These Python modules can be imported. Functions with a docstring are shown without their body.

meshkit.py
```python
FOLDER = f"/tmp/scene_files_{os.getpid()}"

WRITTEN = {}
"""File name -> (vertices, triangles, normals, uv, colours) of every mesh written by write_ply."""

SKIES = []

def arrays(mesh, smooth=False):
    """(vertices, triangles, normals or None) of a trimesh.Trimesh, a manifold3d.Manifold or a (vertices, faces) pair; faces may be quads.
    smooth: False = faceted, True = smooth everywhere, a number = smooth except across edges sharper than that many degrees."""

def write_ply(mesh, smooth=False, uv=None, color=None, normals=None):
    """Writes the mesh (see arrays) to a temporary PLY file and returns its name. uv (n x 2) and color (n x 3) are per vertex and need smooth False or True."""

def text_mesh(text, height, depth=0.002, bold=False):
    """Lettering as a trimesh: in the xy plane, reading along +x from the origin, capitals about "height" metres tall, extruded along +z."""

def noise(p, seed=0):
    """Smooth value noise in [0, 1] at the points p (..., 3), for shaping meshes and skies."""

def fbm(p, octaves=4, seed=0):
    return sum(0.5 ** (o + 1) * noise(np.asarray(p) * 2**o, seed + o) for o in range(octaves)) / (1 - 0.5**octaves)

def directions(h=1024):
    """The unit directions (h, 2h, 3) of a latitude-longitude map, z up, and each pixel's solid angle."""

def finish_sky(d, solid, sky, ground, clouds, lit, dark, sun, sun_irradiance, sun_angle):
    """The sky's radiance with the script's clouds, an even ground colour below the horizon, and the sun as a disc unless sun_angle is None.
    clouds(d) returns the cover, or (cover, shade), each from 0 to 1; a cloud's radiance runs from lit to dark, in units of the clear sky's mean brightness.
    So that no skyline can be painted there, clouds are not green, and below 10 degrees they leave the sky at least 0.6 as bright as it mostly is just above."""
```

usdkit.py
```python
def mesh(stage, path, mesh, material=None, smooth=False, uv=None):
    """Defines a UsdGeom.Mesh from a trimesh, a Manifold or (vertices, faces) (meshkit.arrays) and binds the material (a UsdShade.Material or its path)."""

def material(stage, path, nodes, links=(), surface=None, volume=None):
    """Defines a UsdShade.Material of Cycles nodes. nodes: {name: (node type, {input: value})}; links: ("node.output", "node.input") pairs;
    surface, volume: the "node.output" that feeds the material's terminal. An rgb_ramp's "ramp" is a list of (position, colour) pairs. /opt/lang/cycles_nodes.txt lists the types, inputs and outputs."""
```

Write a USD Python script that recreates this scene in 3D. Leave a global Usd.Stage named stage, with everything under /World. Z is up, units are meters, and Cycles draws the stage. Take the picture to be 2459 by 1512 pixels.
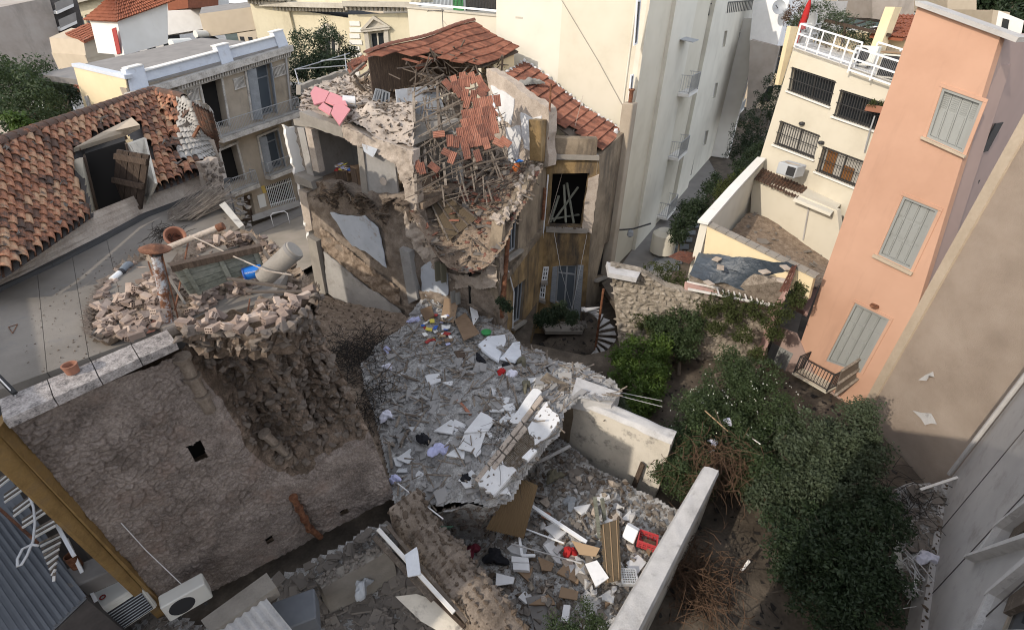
import math, random
import numpy as np, trimesh, usdkit, meshkit
from shapely.geometry import Polygon, LineString, box as sbox, Point
from shapely.ops import split as ssplit
from pxr import Usd, UsdGeom, UsdLux, UsdShade, Gf, Sdf

stage = Usd.Stage.CreateInMemory()
UsdGeom.SetStageUpAxis(stage, UsdGeom.Tokens.z)
UsdGeom.SetStageMetersPerUnit(stage, 1.0)
UsdGeom.Xform.Define(stage, '/World')
UsdGeom.Scope.Define(stage, '/World/Looks')

# ---------------------------------------------------------------- camera, sky, sun, exposure
CAM_Z, PITCH, ROLL, FPX, PW, PH = 13.0, math.radians(33.0), math.radians(1.0), 1160.0, 2459.0, 1512.0
SUN_EL, SUN_AZ = math.radians(30.0), math.radians(42.0)          # from the left and a little behind the viewer
SUN_DIR = np.array([-math.cos(SUN_EL)*math.cos(SUN_AZ), -math.cos(SUN_EL)*math.sin(SUN_AZ), math.sin(SUN_EL)])
SKY_STRENGTH, SUN_INTENSITY, EXPOSURE = 0.15, 0.55, 0.60
_f = np.array([0, math.cos(PITCH), -math.sin(PITCH)]); _r = np.array([1.0, 0, 0]); _u = np.cross(_r, _f)
_c, _s = math.cos(ROLL), math.sin(ROLL)
CR, CU, CF = _r*_c+_u*_s, -_r*_s+_u*_c, _f
CAM = np.array([0, 0, CAM_Z])
cam = UsdGeom.Camera.Define(stage, '/World/camera')
cam.CreateHorizontalApertureAttr(36.0); cam.CreateFocalLengthAttr(36.0*FPX/PW)
cam.CreateClippingRangeAttr(Gf.Vec2f(0.1, 3000)); cam.CreateFStopAttr(0.0); cam.CreateExposureAttr(EXPOSURE)
_m = np.eye(4); _m[0, :3], _m[1, :3], _m[2, :3], _m[3, :3] = CR, CU, -CF, CAM
cam.AddTransformOp().Set(Gf.Matrix4d(*_m.ravel().tolist()))

sky = UsdLux.DomeLight.Define(stage, '/World/sky')
sky.GetPrim().SetCustomDataByKey('kind', 'structure')
UsdShade.MaterialBindingAPI.Apply(sky.GetPrim()).Bind(usdkit.material(stage, '/World/Looks/sky_light', {
    's': ('sky_texture', {'sky_type': 'single_scattering', 'sun_disc': False, 'sun_elevation': SUN_EL,
                          'sun_rotation': math.atan2(SUN_DIR[0], SUN_DIR[1]), 'altitude': 100.0, 'air_density': 1.0, 'aerosol_density': 2.2, 'ozone_density': 1.0}),
    'g': ('texture_coordinate', {}), 'n': ('noise_texture', {'scale': 3.0, 'detail': 7.0, 'roughness': 0.6}),
    'r': ('rgb_ramp', {'ramp': [(0.36, (0, 0, 0)), (0.60, (1, 1, 1))]}),
    'm': ('mix', {'color2': (7.0, 7.1, 7.4)}),
    'k': ('math', {'math_type': 'multiply', 'value2': 0.85}),
    'b': ('background_shader', {'strength': SKY_STRENGTH})},
    [('g.generated', 'n.vector'), ('n.fac', 'r.fac'), ('r.color', 'k.value1'), ('k.value', 'm.fac'), ('s.color', 'm.color1'), ('m.color', 'b.color')], surface='b.background'))
sun = UsdLux.DistantLight.Define(stage, '/World/sun')
sun.CreateNormalizeAttr(True); sun.CreateIntensityAttr(SUN_INTENSITY); sun.CreateAngleAttr(0.5); sun.CreateColorAttr(Gf.Vec3f(1.0, 0.90, 0.77))
_z = SUN_DIR; _x = np.cross([0, 0, 1.0], _z); _x /= np.linalg.norm(_x); _y = np.cross(_z, _x)
_m = np.eye(4); _m[0, :3], _m[1, :3], _m[2, :3] = _x, _y, _z
sun.AddTransformOp().Set(Gf.Matrix4d(*_m.ravel().tolist()))

# ---------------------------------------------------------------- measuring the photograph (pixels of a 2459 x 1512 view)
def ray(x, y):
    d = CR*(x-PW/2)-CU*(y-PH/2)+CF*FPX
    return d/np.linalg.norm(d)
def A(x, y, z):
    d = ray(x, y); return CAM+d*((z-CAM_Z)/d[2])
def AY(x, y, yy):
    d = ray(x, y); return CAM+d*(yy/d[1])
def AD(x, y, dist):
    return CAM+ray(x, y)*dist
V = lambda *a: np.array(a, float)
def unit(v):
    v = np.asarray(v, float); return v/max(np.linalg.norm(v), 1e-12)
class Pl:
    """A vertical plane: origin a, direction d (x, y), normal n towards the viewer."""
    def __init__(s, a, d):
        s.a = np.array(a[:2], float); s.d = unit(d[:2])
        n = np.array([s.d[1], -s.d[0]]); s.n = n if n @ (-s.a) > 0 else -n
    def uz(s, x, y):
        r = ray(x, y); k = (s.a @ s.n)/(r[:2] @ s.n); p = CAM+r*k
        return float((p[:2]-s.a) @ s.d), float(p[2])
    def P(s, u, z, o=0.0):
        q = s.a+s.d*u+s.n*o; return V(q[0], q[1], z)
    def at(s, x, y, o=0.0):
        u, z = s.uz(x, y); return s.P(u, z, o)

# ---------------------------------------------------------------- naming and labels
_used = {}
def numbered(parent, name):
    k = (parent, name); n = _used.get(k, 0); _used[k] = n+1
    return f'{parent}/{name}' if n == 0 else f'{parent}/{name}_{n:03d}'
def tag(prim, label=None, cat=None, group=None, kind=None):
    for k, v in (('label', label), ('category', cat), ('group', group), ('kind', kind)):
        if v: prim.SetCustomDataByKey(k, v)
def tidy(v, f):
    used = np.unique(f)
    if len(used) == len(v): return v, f
    m = np.full(len(v), -1); m[used] = np.arange(len(used)); return v[used], m[f]
class Thing:
    def __init__(s, name, label, cat, loc=(0, 0, 0), group=None, kind=None):
        s.loc = np.array(loc, float); s.path = numbered('/World', name)
        x = UsdGeom.Xform.Define(stage, s.path); x.AddTranslateOp().Set(Gf.Vec3d(*map(float, loc)))
        s.prim = x.GetPrim(); tag(s.prim, label, cat, group, kind or 'thing')
    def part(s, name, mb, m, label=None, smooth=False, parent=None, kind=None):
        p = numbered(parent or s.path, name)
        v, f = mb.arr() if isinstance(mb, MB) else (np.array(mb[0], float), np.array(mb[1], int))
        if len(v) == 0: v, f = np.zeros((3, 3))+s.loc, np.array([[0, 1, 2]])
        v, f = tidy(v, f)
        me = usdkit.mesh(stage, p, (v-s.loc, f), mats[m], smooth=smooth)
        tag(me.GetPrim(), label, None, None, kind)
        return p
    def node(s, name, label=None, parent=None):
        p = numbered(parent or s.path, name); tag(UsdGeom.Xform.Define(stage, p).GetPrim(), label); return p
def single(name, mb, m, label, cat, group=None, kind=None, smooth=False, loc=None):
    """A thing that is one mesh; its origin is the middle of its underside unless loc is given."""
    v, f = mb.arr() if isinstance(mb, MB) else (np.array(mb[0], float), np.array(mb[1], int))
    if loc is None:
        loc = np.r_[(v.min(0)+v.max(0))[:2]/2, v[:, 2].min()]
    p = numbered('/World', name)
    me = usdkit.mesh(stage, p, (v-loc, f), mats[m], smooth=smooth)
    UsdGeom.Xformable(me).AddTranslateOp().Set(Gf.Vec3d(*map(float, loc)))
    tag(me.GetPrim(), label, cat, group, kind or 'thing')
    return p
def copy_of(path, name, mat4, label=None, cat=None, group=None):
    """Another individual of the mesh thing at path, under the next number, under the matrix (row vectors)."""
    p = numbered('/World', name)
    prim = stage.DefinePrim(p, 'Mesh')
    prim.GetReferences().AddInternalReference(path)
    x = UsdGeom.Xformable(prim); x.ClearXformOpOrder()
    x.AddTransformOp().Set(Gf.Matrix4d(*np.asarray(mat4, float).ravel().tolist()))
    tag(prim, label, cat, group)
    return p
def structure(name, mb, m, smooth=False):
    v, f = mb.arr() if isinstance(mb, MB) else mb
    me = usdkit.mesh(stage, numbered('/World', name), (v, f), mats[m], smooth=smooth)
    tag(me.GetPrim(), kind='structure')

# ---------------------------------------------------------------- mesh building
BOXF = np.array([[0, 2, 1], [0, 3, 2], [4, 5, 6], [4, 6, 7], [0, 1, 5], [0, 5, 4], [1, 2, 6], [1, 6, 5], [2, 3, 7], [2, 7, 6], [3, 0, 4], [3, 4, 7]])
def rotz(a):
    c, s = math.cos(a), math.sin(a); return np.array([[c, -s, 0], [s, c, 0], [0, 0, 1.0]])
def rmat(rng, tilt=math.pi):
    """A random rotation (matrix of columns): any heading, tilted up to tilt."""
    a, t, b = rng.uniform(0, 2*math.pi), rng.uniform(-tilt, tilt), rng.uniform(0, 2*math.pi)
    ax = np.array([math.cos(b), math.sin(b), 0]); K = np.array([[0, -ax[2], ax[1]], [ax[2], 0, -ax[0]], [-ax[1], ax[0], 0]])
    return (np.eye(3)+math.sin(t)*K+(1-math.cos(t))*K@K) @ rotz(a)
ROCKS, _rr = [], np.random.default_rng(77)
for _ in range(60):
    _p = _rr.normal(size=(11, 3)); _p /= np.linalg.norm(_p, axis=1, keepdims=True); _p *= _rr.uniform(.72, 1, (11, 1)); _h = trimesh.convex.convex_hull(_p); ROCKS.append((np.array(_h.vertices), np.array(_h.faces)))
class MB:
    def __init__(s): s.v, s.f, s.n = [], [], 0
    def add(s, v, f):
        v = np.asarray(v, float); f = np.asarray(f, int)
        if f.ndim == 2 and f.shape[1] == 4: f = np.vstack([f[:, [0, 1, 2]], f[:, [0, 2, 3]]])
        s.v.append(v); s.f.append(f+s.n); s.n += len(v); return s
    def arr(s):
        return (np.vstack(s.v), np.vstack(s.f)) if s.v else (np.zeros((0, 3)), np.zeros((0, 3), int))
    def hexa(s, b4, t4):
        """Eight corners: lower ring then upper ring."""
        v = np.vstack([b4, t4]).astype(float)
        c = v.mean(0); f = BOXF
        if np.dot(np.cross(v[f[0, 1]]-v[f[0, 0]], v[f[0, 2]]-v[f[0, 0]]), v[f[0]].mean(0)-c) < 0: f = f[:, ::-1]
        return s.add(v, f)
    def box(s, c, size, R=None):
        h = np.asarray(size, float)/2
        v = np.array([[-1, -1, -1], [1, -1, -1], [1, 1, -1], [-1, 1, -1], [-1, -1, 1], [1, -1, 1], [1, 1, 1], [-1, 1, 1]])*h
        if R is not None: v = v @ np.asarray(R).T
        return s.add(v+np.asarray(c), BOXF)
    def bevbox(s, c, size, R=None, b=0.02):
        h = np.asarray(size, float)/2; b = min(b, h.min()*0.8); pts = []
        for i in np.ndindex(2, 2, 2):
            sg = np.array(i)*2-1
            for k in range(3):
                q = h-b; q[k] = h[k]; pts.append(sg*q)
        m = trimesh.convex.convex_hull(np.array(pts)); v = m.vertices
        if R is not None: v = v @ np.asarray(R).T
        return s.add(v+np.asarray(c), m.faces)
    def bar(s, p, q, w, h=None, up=(0, 0, 1)):
        p, q = np.asarray(p, float), np.asarray(q, float); h = h or w
        d = unit(q-p); a = np.cross(d, up)
        if np.linalg.norm(a) < 1e-4: a = np.cross(d, (1, 0, 0))
        a = unit(a); b = np.cross(a, d)
        r = [-a*w/2-b*h/2, a*w/2-b*h/2, a*w/2+b*h/2, -a*w/2+b*h/2]
        return s.hexa([p+x for x in r], [q+x for x in r])
    def tube(s, pts, r, n=8, caps=True):
        pts = [np.asarray(p, float) for p in pts]; rs = r if np.ndim(r) else [r]*len(pts)
        ref = V(0, 0, 1) if abs(unit(pts[-1]-pts[0])[2]) < 0.9 else V(1, 0, 0)
        rings = []
        for i, p in enumerate(pts):
            d = unit(pts[min(i+1, len(pts)-1)]-pts[max(i-1, 0)]); a = unit(np.cross(d, ref)); b = np.cross(a, d)
            t = np.linspace(0, 2*math.pi, n, endpoint=False)
            rings.append(p+rs[i]*(np.cos(t)[:, None]*a+np.sin(t)[:, None]*b))
        f = []
        for i in range(len(pts)-1):
            for k in range(n):
                k2 = (k+1) % n; f += [[i*n+k, (i+1)*n+k, (i+1)*n+k2], [i*n+k, (i+1)*n+k2, i*n+k2]]
        v = np.vstack(rings)
        if caps:
            v = np.vstack([v, pts[0], pts[-1]]); m = len(v)
            for k in range(n):
                k2 = (k+1) % n; f += [[m-2, k, k2], [m-1, (len(pts)-1)*n+k2, (len(pts)-1)*n+k]]
        return s.add(v, f)
    def lathe(s, prof, c=(0, 0, 0), n=20, R=None):
        """prof: (radius, height) pairs turned about z."""
        t = np.linspace(0, 2*math.pi, n, endpoint=False)
        v = np.vstack([np.c_[r*np.cos(t), r*np.sin(t), np.full(n, h)] for r, h in prof]); f = []
        for i in range(len(prof)-1):
            for k in range(n):
                k2 = (k+1) % n; f += [[i*n+k, i*n+k2, (i+1)*n+k2], [i*n+k, (i+1)*n+k2, (i+1)*n+k]]
        if R is not None: v = v @ np.asarray(R).T
        return s.add(v+np.asarray(c), f)
    def plate(s, pts, t, n=None):
        """A flat or bent polygon of 3-D points given a thickness t away from n (its normal by default), fan triangulated."""
        p = np.asarray(pts, float); k = len(p); c = p.mean(0)
        nn = sum(np.cross(p[i]-c, p[(i+1) % k]-c) for i in range(k)); nn = unit(nn)
        if n is not None and nn @ np.asarray(n) < 0: p = p[::-1]; nn = -nn
        if n is None and nn[2] < 0: p = p[::-1]; nn = -nn
        v = np.vstack([p, c, p-nn*t, c-nn*t]); f = []
        for i in range(k):
            j = (i+1) % k
            f += [[i, j, k], [k+1+j, k+1+i, 2*k+1], [i, k+1+i, k+1+j], [i, k+1+j, j]]
        return s.add(v, f)
    def poly(s, pl, poly, o0, o1):
        """A shapely polygon in (u, z) of a Pl, from offset o0 to o1 along its normal."""
        for g in getattr(poly, 'geoms', [poly]):
            if g.is_empty or g.area < 1e-5 or g.geom_type != 'Polygon': continue
            m = trimesh.creation.extrude_polygon(g, abs(o1-o0), engine='earcut'); w = m.vertices
            q = pl.a+np.outer(w[:, 0], pl.d)+np.outer(min(o0, o1)+w[:, 2], pl.n)
            f = m.faces
            if np.cross(np.r_[pl.d, 0], V(0, 0, 1)) @ np.r_[pl.n, 0] < 0: f = f[:, ::-1]
            s.add(np.c_[q, w[:, 1]], f)
        return s
    def pbox(s, pl, u0, u1, z0, z1, o0, o1):
        r = [(u0, o0), (u1, o0), (u1, o1), (u0, o1)]
        return s.hexa([pl.P(u, z0, o) for u, o in r], [pl.P(u, z1, o) for u, o in r])
    def grid(s, P):
        """P: (m, n, 3) points joined as a sheet."""
        m, n = P.shape[:2]; i = np.arange(m*n).reshape(m, n)
        q = np.c_[i[:-1, :-1].ravel(), i[1:, :-1].ravel(), i[1:, 1:].ravel(), i[:-1, 1:].ravel()]
        return s.add(P.reshape(-1, 3), q)
    def rock(s, c, size, rng, R=None):
        v, f = ROCKS[int(rng.integers(len(ROCKS)))]
        return s.add(v*np.asarray(size)/2 @ (rmat(rng) if R is None else R).T+c, f)
def jag(pts, step, amp, rng, closed=False):
    """A polyline in 2-D made ragged."""
    pts = [np.asarray(p, float) for p in pts]; out = []
    seq = list(zip(pts, pts[1:]+([pts[0]] if closed else [])))
    if not closed: seq = list(zip(pts[:-1], pts[1:]))
    for a, b in seq:
        L = np.linalg.norm(b-a); k = max(1, int(L/step)); n = np.array([-(b-a)[1], (b-a)[0]])/max(L, 1e-9)
        for i in range(k):
            out.append(a+(b-a)*(i/k)+(n*rng.uniform(-amp, amp) if i else 0))
    if not closed: out.append(pts[-1])
    return out
def rect(u0, u1, z0, z1): return sbox(min(u0, u1), min(z0, z1), max(u0, u1), max(z0, z1))
def rectpx(pl, x0, y0, x1, y1, x2=None, y2=None, x3=None, y3=None):
    """u0, u1, z0, z1 of an opening from two or four pixel corners."""
    q = [pl.uz(x0, y0), pl.uz(x1, y1)]+([pl.uz(x2, y2), pl.uz(x3, y3)] if x2 is not None else [])
    if len(q) == 4:   # top left, top right, bottom right, bottom left
        return (q[0][0]+q[3][0])/2, (q[1][0]+q[2][0])/2, (q[2][1]+q[3][1])/2, (q[0][1]+q[1][1])/2
    u = sorted(x[0] for x in q); z = sorted(x[1] for x in q); return u[0], u[1], z[0], z[1]

# ---------------------------------------------------------------- materials
mats = {}
def mat(name, cols, scale=1.5, rough=0.85, bump=0.0, bscale=None, detail=8.0, obj=0.0, island=0.0, metal=0.0, stretch=None, spec=0.3, bdist=0.03, grime=None, trans=0.0, fine=0.35):
    """Colours (dark to light) chosen by noise in world space; obj and island vary it per object and per loose piece."""
    n = {'g': ('geometry', {}), 'm': ('mapping', {'scale': stretch or (1, 1, 1)}), 'n': ('noise_texture', {'scale': scale, 'detail': detail, 'roughness': 0.62}),
         'n2': ('noise_texture', {'scale': (bscale or scale*8), 'detail': 6.0, 'roughness': 0.65}),
         'a': ('math', {'math_type': 'multiply_add', 'value2': fine, 'value3': -fine/2}), 's': ('math', {'math_type': 'add'}),
         'r': ('rgb_ramp', {'ramp': [(x, c) for x, c in zip(np.linspace(0.27, 0.73, len(cols)), cols)]} if len(cols) > 1 else {'ramp': [(0, cols[0]), (1, cols[0])]}),
         'p': ('principled_bsdf', {'roughness': rough, 'metallic': metal, 'specular_ior_level': spec})}
    l = [('g.position', 'm.vector'), ('m.vector', 'n.vector'), ('m.vector', 'n2.vector'), ('n2.fac', 'a.value1'), ('n.fac', 's.value1'), ('a.value', 's.value2')]
    last = 's.value'
    for k, amt, src in (('o', obj, 'oi.random'), ('i', island, 'g.random_per_island')):
        if amt:
            if k == 'o': n['oi'] = ('object_info', {})
            n[k+'m'] = ('math', {'math_type': 'multiply_add', 'value2': amt, 'value3': -amt/2}); n[k+'a'] = ('math', {'math_type': 'add'})
            l += [(src, k+'m.value1'), (last, k+'a.value1'), (k+'m.value', k+'a.value2')]; last = k+'a.value'
    l += [(last, 'r.fac')]
    col = 'r.color'
    if grime:      # (colour, scale, low, high): stains with a shape of their own
        gc, gs, lo, hi = grime[:4]
        n['gm'] = ('mapping', {'scale': grime[4] if len(grime) > 4 else (1, 1, 1)})
        n['gn'] = ('noise_texture', {'scale': gs, 'detail': 9.0, 'roughness': 0.7}); n['gr'] = ('rgb_ramp', {'ramp': [(lo, (0, 0, 0)), (hi, (1, 1, 1))]}); n['gx'] = ('mix', {'color2': gc})
        l += [('g.position', 'gm.vector'), ('gm.vector', 'gn.vector'), ('gn.fac', 'gr.fac'), ('gr.color', 'gx.fac'), (col, 'gx.color1')]; col = 'gx.color'
    l += [(col, 'p.base_color')]
    if bump:
        n['b'] = ('bump', {'strength': bump, 'distance': bdist}); l += [('n2.fac', 'b.height'), ('b.normal', 'p.normal')]
    surf = 'p.BSDF'
    if trans:
        n['t'] = ('translucent_bsdf', {}); n['x'] = ('mix_closure', {'fac': trans}); l += [(col, 't.color'), ('p.BSDF', 'x.closure1'), ('t.BSDF', 'x.closure2')]; surf = 'x.closure'
    mats[name] = usdkit.material(stage, '/World/Looks/'+name, n, l, surface=surf)
def flat(name, c, rough=0.7, metal=0.0, spec=0.3):
    mats[name] = usdkit.material(stage, '/World/Looks/'+name, {'p': ('principled_bsdf', {'base_color': c, 'roughness': rough, 'metallic': metal, 'specular_ior_level': spec})}, [], surface='p.BSDF')
def C(r, g, b):
    """sRGB 0-255 to linear."""
    return tuple((x/255/12.92 if x <= 10 else ((x/255+.055)/1.055)**2.4) for x in (r, g, b))
# ---------------------------------------------------------------- palette
mat('earth', [(.045,.036,.028), (.09,.073,.056), (.16,.13,.10)], 1.2, bump=.6, bscale=14)
mat('street', [(.20,.18,.15), (.28,.25,.21), (.33,.29,.25)], .6, bump=.2, bscale=60)
mat('asphalt', [(.045,.045,.047), (.075,.073,.07)], .8, bump=.3, bscale=80)
mat('pavement_grey', [(.17,.16,.15), (.24,.225,.21)], 1.1, bump=.2, bscale=30)
mat('terrace_cement', [(.135,.12,.10), (.18,.16,.137), (.22,.198,.17)], .9, bump=.25, bscale=45, grime=((.16,.15,.14), 2.2, .56, .72))
mat('coping_speckled', [(.10,.09,.085), (.30,.27,.25), (.46,.42,.39)], 9.0, bump=.6, bscale=38, fine=.9)
mat('old_render', [(.11,.09,.078), (.215,.178,.155), (.33,.28,.245)], 1.5, bump=.9, bscale=24, detail=12, fine=.9, grime=((.25,.185,.15), .9, .52, .72))
mat('torn_masonry', [(.10,.075,.055), (.22,.165,.125), (.36,.28,.215)], 3.0, bump=1.0, bscale=26, fine=.7, island=.25)
mat('stone_loose', [(.14,.115,.095), (.27,.225,.19), (.42,.36,.30)], 2.5, bump=.6, bscale=30, island=.5)
mat('ochre_edge', [(.14,.085,.032), (.24,.15,.055), (.32,.21,.085)], 1.6, bump=.4, bscale=25, grime=((.13,.085,.05), 1.6, .5, .72))
mat('clay_tile', [(.085,.05,.035), (.24,.105,.06), (.36,.155,.085), (.40,.25,.15)], 5, bump=.35, bscale=40, obj=.55, fine=.5, grime=((.06,.05,.043), 6, .52, .66))
mat('clay_stuff', [(.085,.05,.035), (.24,.105,.06), (.36,.155,.085), (.40,.25,.15)], 5, bump=.35, bscale=40, island=.55, fine=.5, grime=((.06,.05,.043), 6, .52, .66))
mat('grey_tile', [(.22,.21,.19), (.36,.34,.31), (.46,.44,.41)], 4, bump=.4, bscale=30, obj=.3)
mat('red_tile', [(.14,.062,.045), (.235,.098,.065), (.31,.14,.095)], 4, bump=.25, bscale=60, obj=.45, fine=.45, grime=((.17,.12,.095), 9, .55, .70))
mat('red_stuff', [(.14,.062,.045), (.235,.098,.065), (.31,.14,.095)], 4, bump=.25, bscale=60, island=.45, fine=.45, grime=((.17,.12,.095), 9, .55, .70))
mat('far_tile', [(.22,.075,.04), (.34,.12,.065)], 2.5, island=.4, obj=.3)
mat('brick', [(.18,.135,.11), (.29,.215,.17), (.40,.315,.255)], 7, bump=.3, bscale=50, obj=.7)
mat('brick_red', [(.26,.10,.06), (.36,.15,.09)], 7, obj=.4)
mat('cream_wall', [(.46,.42,.335), (.53,.49,.40), (.56,.52,.43)], .5, bump=.08, bscale=40, fine=.2, grime=((.42,.37,.29), .9, .62, .80, (1, 1, .25)))
mat('cream_shade', [(.50,.47,.40), (.575,.545,.465), (.615,.58,.50)], .5, bump=.06, bscale=40, fine=.2, grime=((.38,.34,.28), .9, .60, .80, (1, 1, .2)))
mat('yellow_wall', [(.60,.49,.31), (.68,.57,.375)], .7, bump=.08, bscale=40, grime=((.45,.36,.24), 1.2, .60, .80, (1, 1, .3)))
mat('white_render', [(.62,.60,.56), (.70,.685,.65)], .9, bump=.1, bscale=30, grime=((.42,.39,.35), 1.4, .60, .80, (1, 1, .35)))
mat('parapet_blue', [(.46,.49,.55), (.55,.58,.63)], 1.2, bump=.1, grime=((.34,.34,.36), 1.6, .56, .78))
mat('salmon', [(.40,.235,.16), (.455,.275,.192), (.495,.305,.215)], .35, bump=.15, bscale=60, fine=.25, grime=((.34,.205,.145), .9, .54, .84, (1, 1, .16)))
mat('pink_wall', [(.40,.25,.22), (.47,.305,.27)], .8, bump=.1, bscale=30, grime=((.36,.26,.21), 1.5, .55, .75))
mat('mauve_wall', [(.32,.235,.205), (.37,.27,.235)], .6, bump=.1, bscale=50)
mat('tan_render', [(.27,.215,.17), (.335,.27,.215), (.39,.32,.26)], .6, bump=.9, bscale=55, detail=10, fine=.5, stretch=(1, 1, 1.3), bdist=.03)
mat('tan_bead', [(.36,.295,.22), (.44,.365,.28)], 1.2, bump=.3)
mat('grey_facade', [(.33,.32,.31), (.42,.405,.39)], .8, bump=.2, bscale=40, grime=((.24,.225,.21), 1.3, .52, .75))
mat('beige_facade', [(.255,.215,.165), (.325,.275,.215), (.37,.32,.255)], .8, bump=.2, bscale=40, grime=((.19,.165,.14), 1.0, .52, .75, (1, 1, .4)))
mat('dirty_cornice', [(.22,.20,.18), (.40,.375,.34), (.52,.49,.455)], 2.2, bump=.3, fine=.6)
mat('museum', [(.50,.45,.32), (.58,.525,.385)], .5, grime=((.36,.31,.22), .8, .55, .78, (1, 1, .4)))
mat('museum_trim', [(.34,.31,.26), (.48,.45,.385)], 1.0)
mat('far_grey', [(.235,.205,.175), (.31,.27,.235), (.35,.315,.28)], .25, fine=.3, grime=((.185,.165,.145), .35, .52, .72, (1, 1, .35)))
mat('far_white', [(.52,.51,.49), (.64,.63,.61)], .2)
mat('far_beige', [(.38,.32,.24), (.46,.39,.30)], .2)
mat('white_paint', [(.68,.68,.68), (.78,.78,.78)], 1.5)
mat('white_metal', [(.70,.71,.72), (.80,.81,.82)], 2, rough=.45)
mat('grey_metal', [(.30,.31,.32), (.40,.41,.42)], 3, rough=.5, metal=.3)
mat('dark_metal', [(.022,.022,.023), (.045,.043,.042)], 6, rough=.5)
mat('rust', [(.060,.028,.018), (.14,.058,.030), (.27,.13,.07)], 6, rough=.8, bump=.4)
mat('flue_metal', [(.085,.040,.024), (.16,.07,.035), (.40,.41,.42), (.48,.49,.50)], 2.2, rough=.6, fine=.6)
mat('shutter_grey', [(.225,.232,.222), (.27,.278,.267)], 2, rough=.6, bump=.15, bscale=60, stretch=(1, 1, .2))
mat('shutter_blue', [(.20,.215,.23), (.30,.315,.33)], 3, rough=.7)
mat('wood_dark', [(.032,.022,.016), (.065,.045,.032), (.115,.082,.06)], 4, bump=.6, bscale=18, stretch=(6, 6, .6), fine=.7, obj=.3)
mat('wood_old', [(.11,.088,.07), (.21,.175,.14), (.31,.265,.22)], 5, bump=.5, bscale=20, island=.4, obj=.4, fine=.6)
mat('wood_greygreen', [(.12,.125,.10), (.20,.205,.165), (.27,.27,.225)], 4, bump=.6, bscale=18, stretch=(1, 5, 5), obj=.25)
mat('board_brown', [(.16,.105,.065), (.24,.165,.105)], 3, obj=.6)
mat('reed', [(.13,.098,.062), (.24,.185,.12), (.35,.285,.195)], 9, island=.7, bump=.3)
mat('plaster_white', [(.50,.50,.50), (.64,.64,.64)], 2.0, bump=.2, bscale=25, obj=.2, fine=.4)
mat('plaster_blue', [(.40,.43,.47), (.50,.53,.57)], 1.5, bump=.2, bscale=25, grime=((.27,.22,.18), 2.0, .56, .70))
mat('rubble', [(.17,.16,.15), (.33,.32,.305), (.52,.51,.495)], 5.0, bump=1.0, bscale=30, fine=.8)
mat('rubble_bits', [(.17,.15,.13), (.31,.285,.26), (.47,.45,.43), (.74,.74,.745)], 5.0, bump=.4, bscale=30, island=.85)
mat('heap_bits', [(.27,.26,.25), (.40,.392,.385), (.54,.538,.535), (.80,.80,.805)], 5.0, bump=.4, bscale=30, island=.85)
mat('rubble_earth', [(.115,.085,.062), (.22,.165,.12), (.33,.265,.205)], 4.0, bump=1.0, bscale=24, fine=.8)
mat('earth_bits', [(.10,.075,.055), (.22,.165,.125), (.36,.29,.23)], 4.0, bump=.4, bscale=30, island=.8)
mat('ruin_ochre', [(.13,.088,.045), (.26,.175,.08), (.36,.255,.135)], 1.3, bump=.5, bscale=24, grime=((.05,.042,.036), .9, .44, .62, (1, 1, .22)))
mat('ruin_stain', [(.13,.10,.072), (.22,.175,.125), (.31,.25,.18)], 1.2, bump=.5, bscale=24, grime=((.05,.042,.036), .9, .46, .66, (1, 1, .2)))
mat('ruin_earth', [(.115,.09,.07), (.205,.165,.13), (.285,.235,.19)], 2.2, bump=.9, bscale=22, fine=.7)
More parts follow.
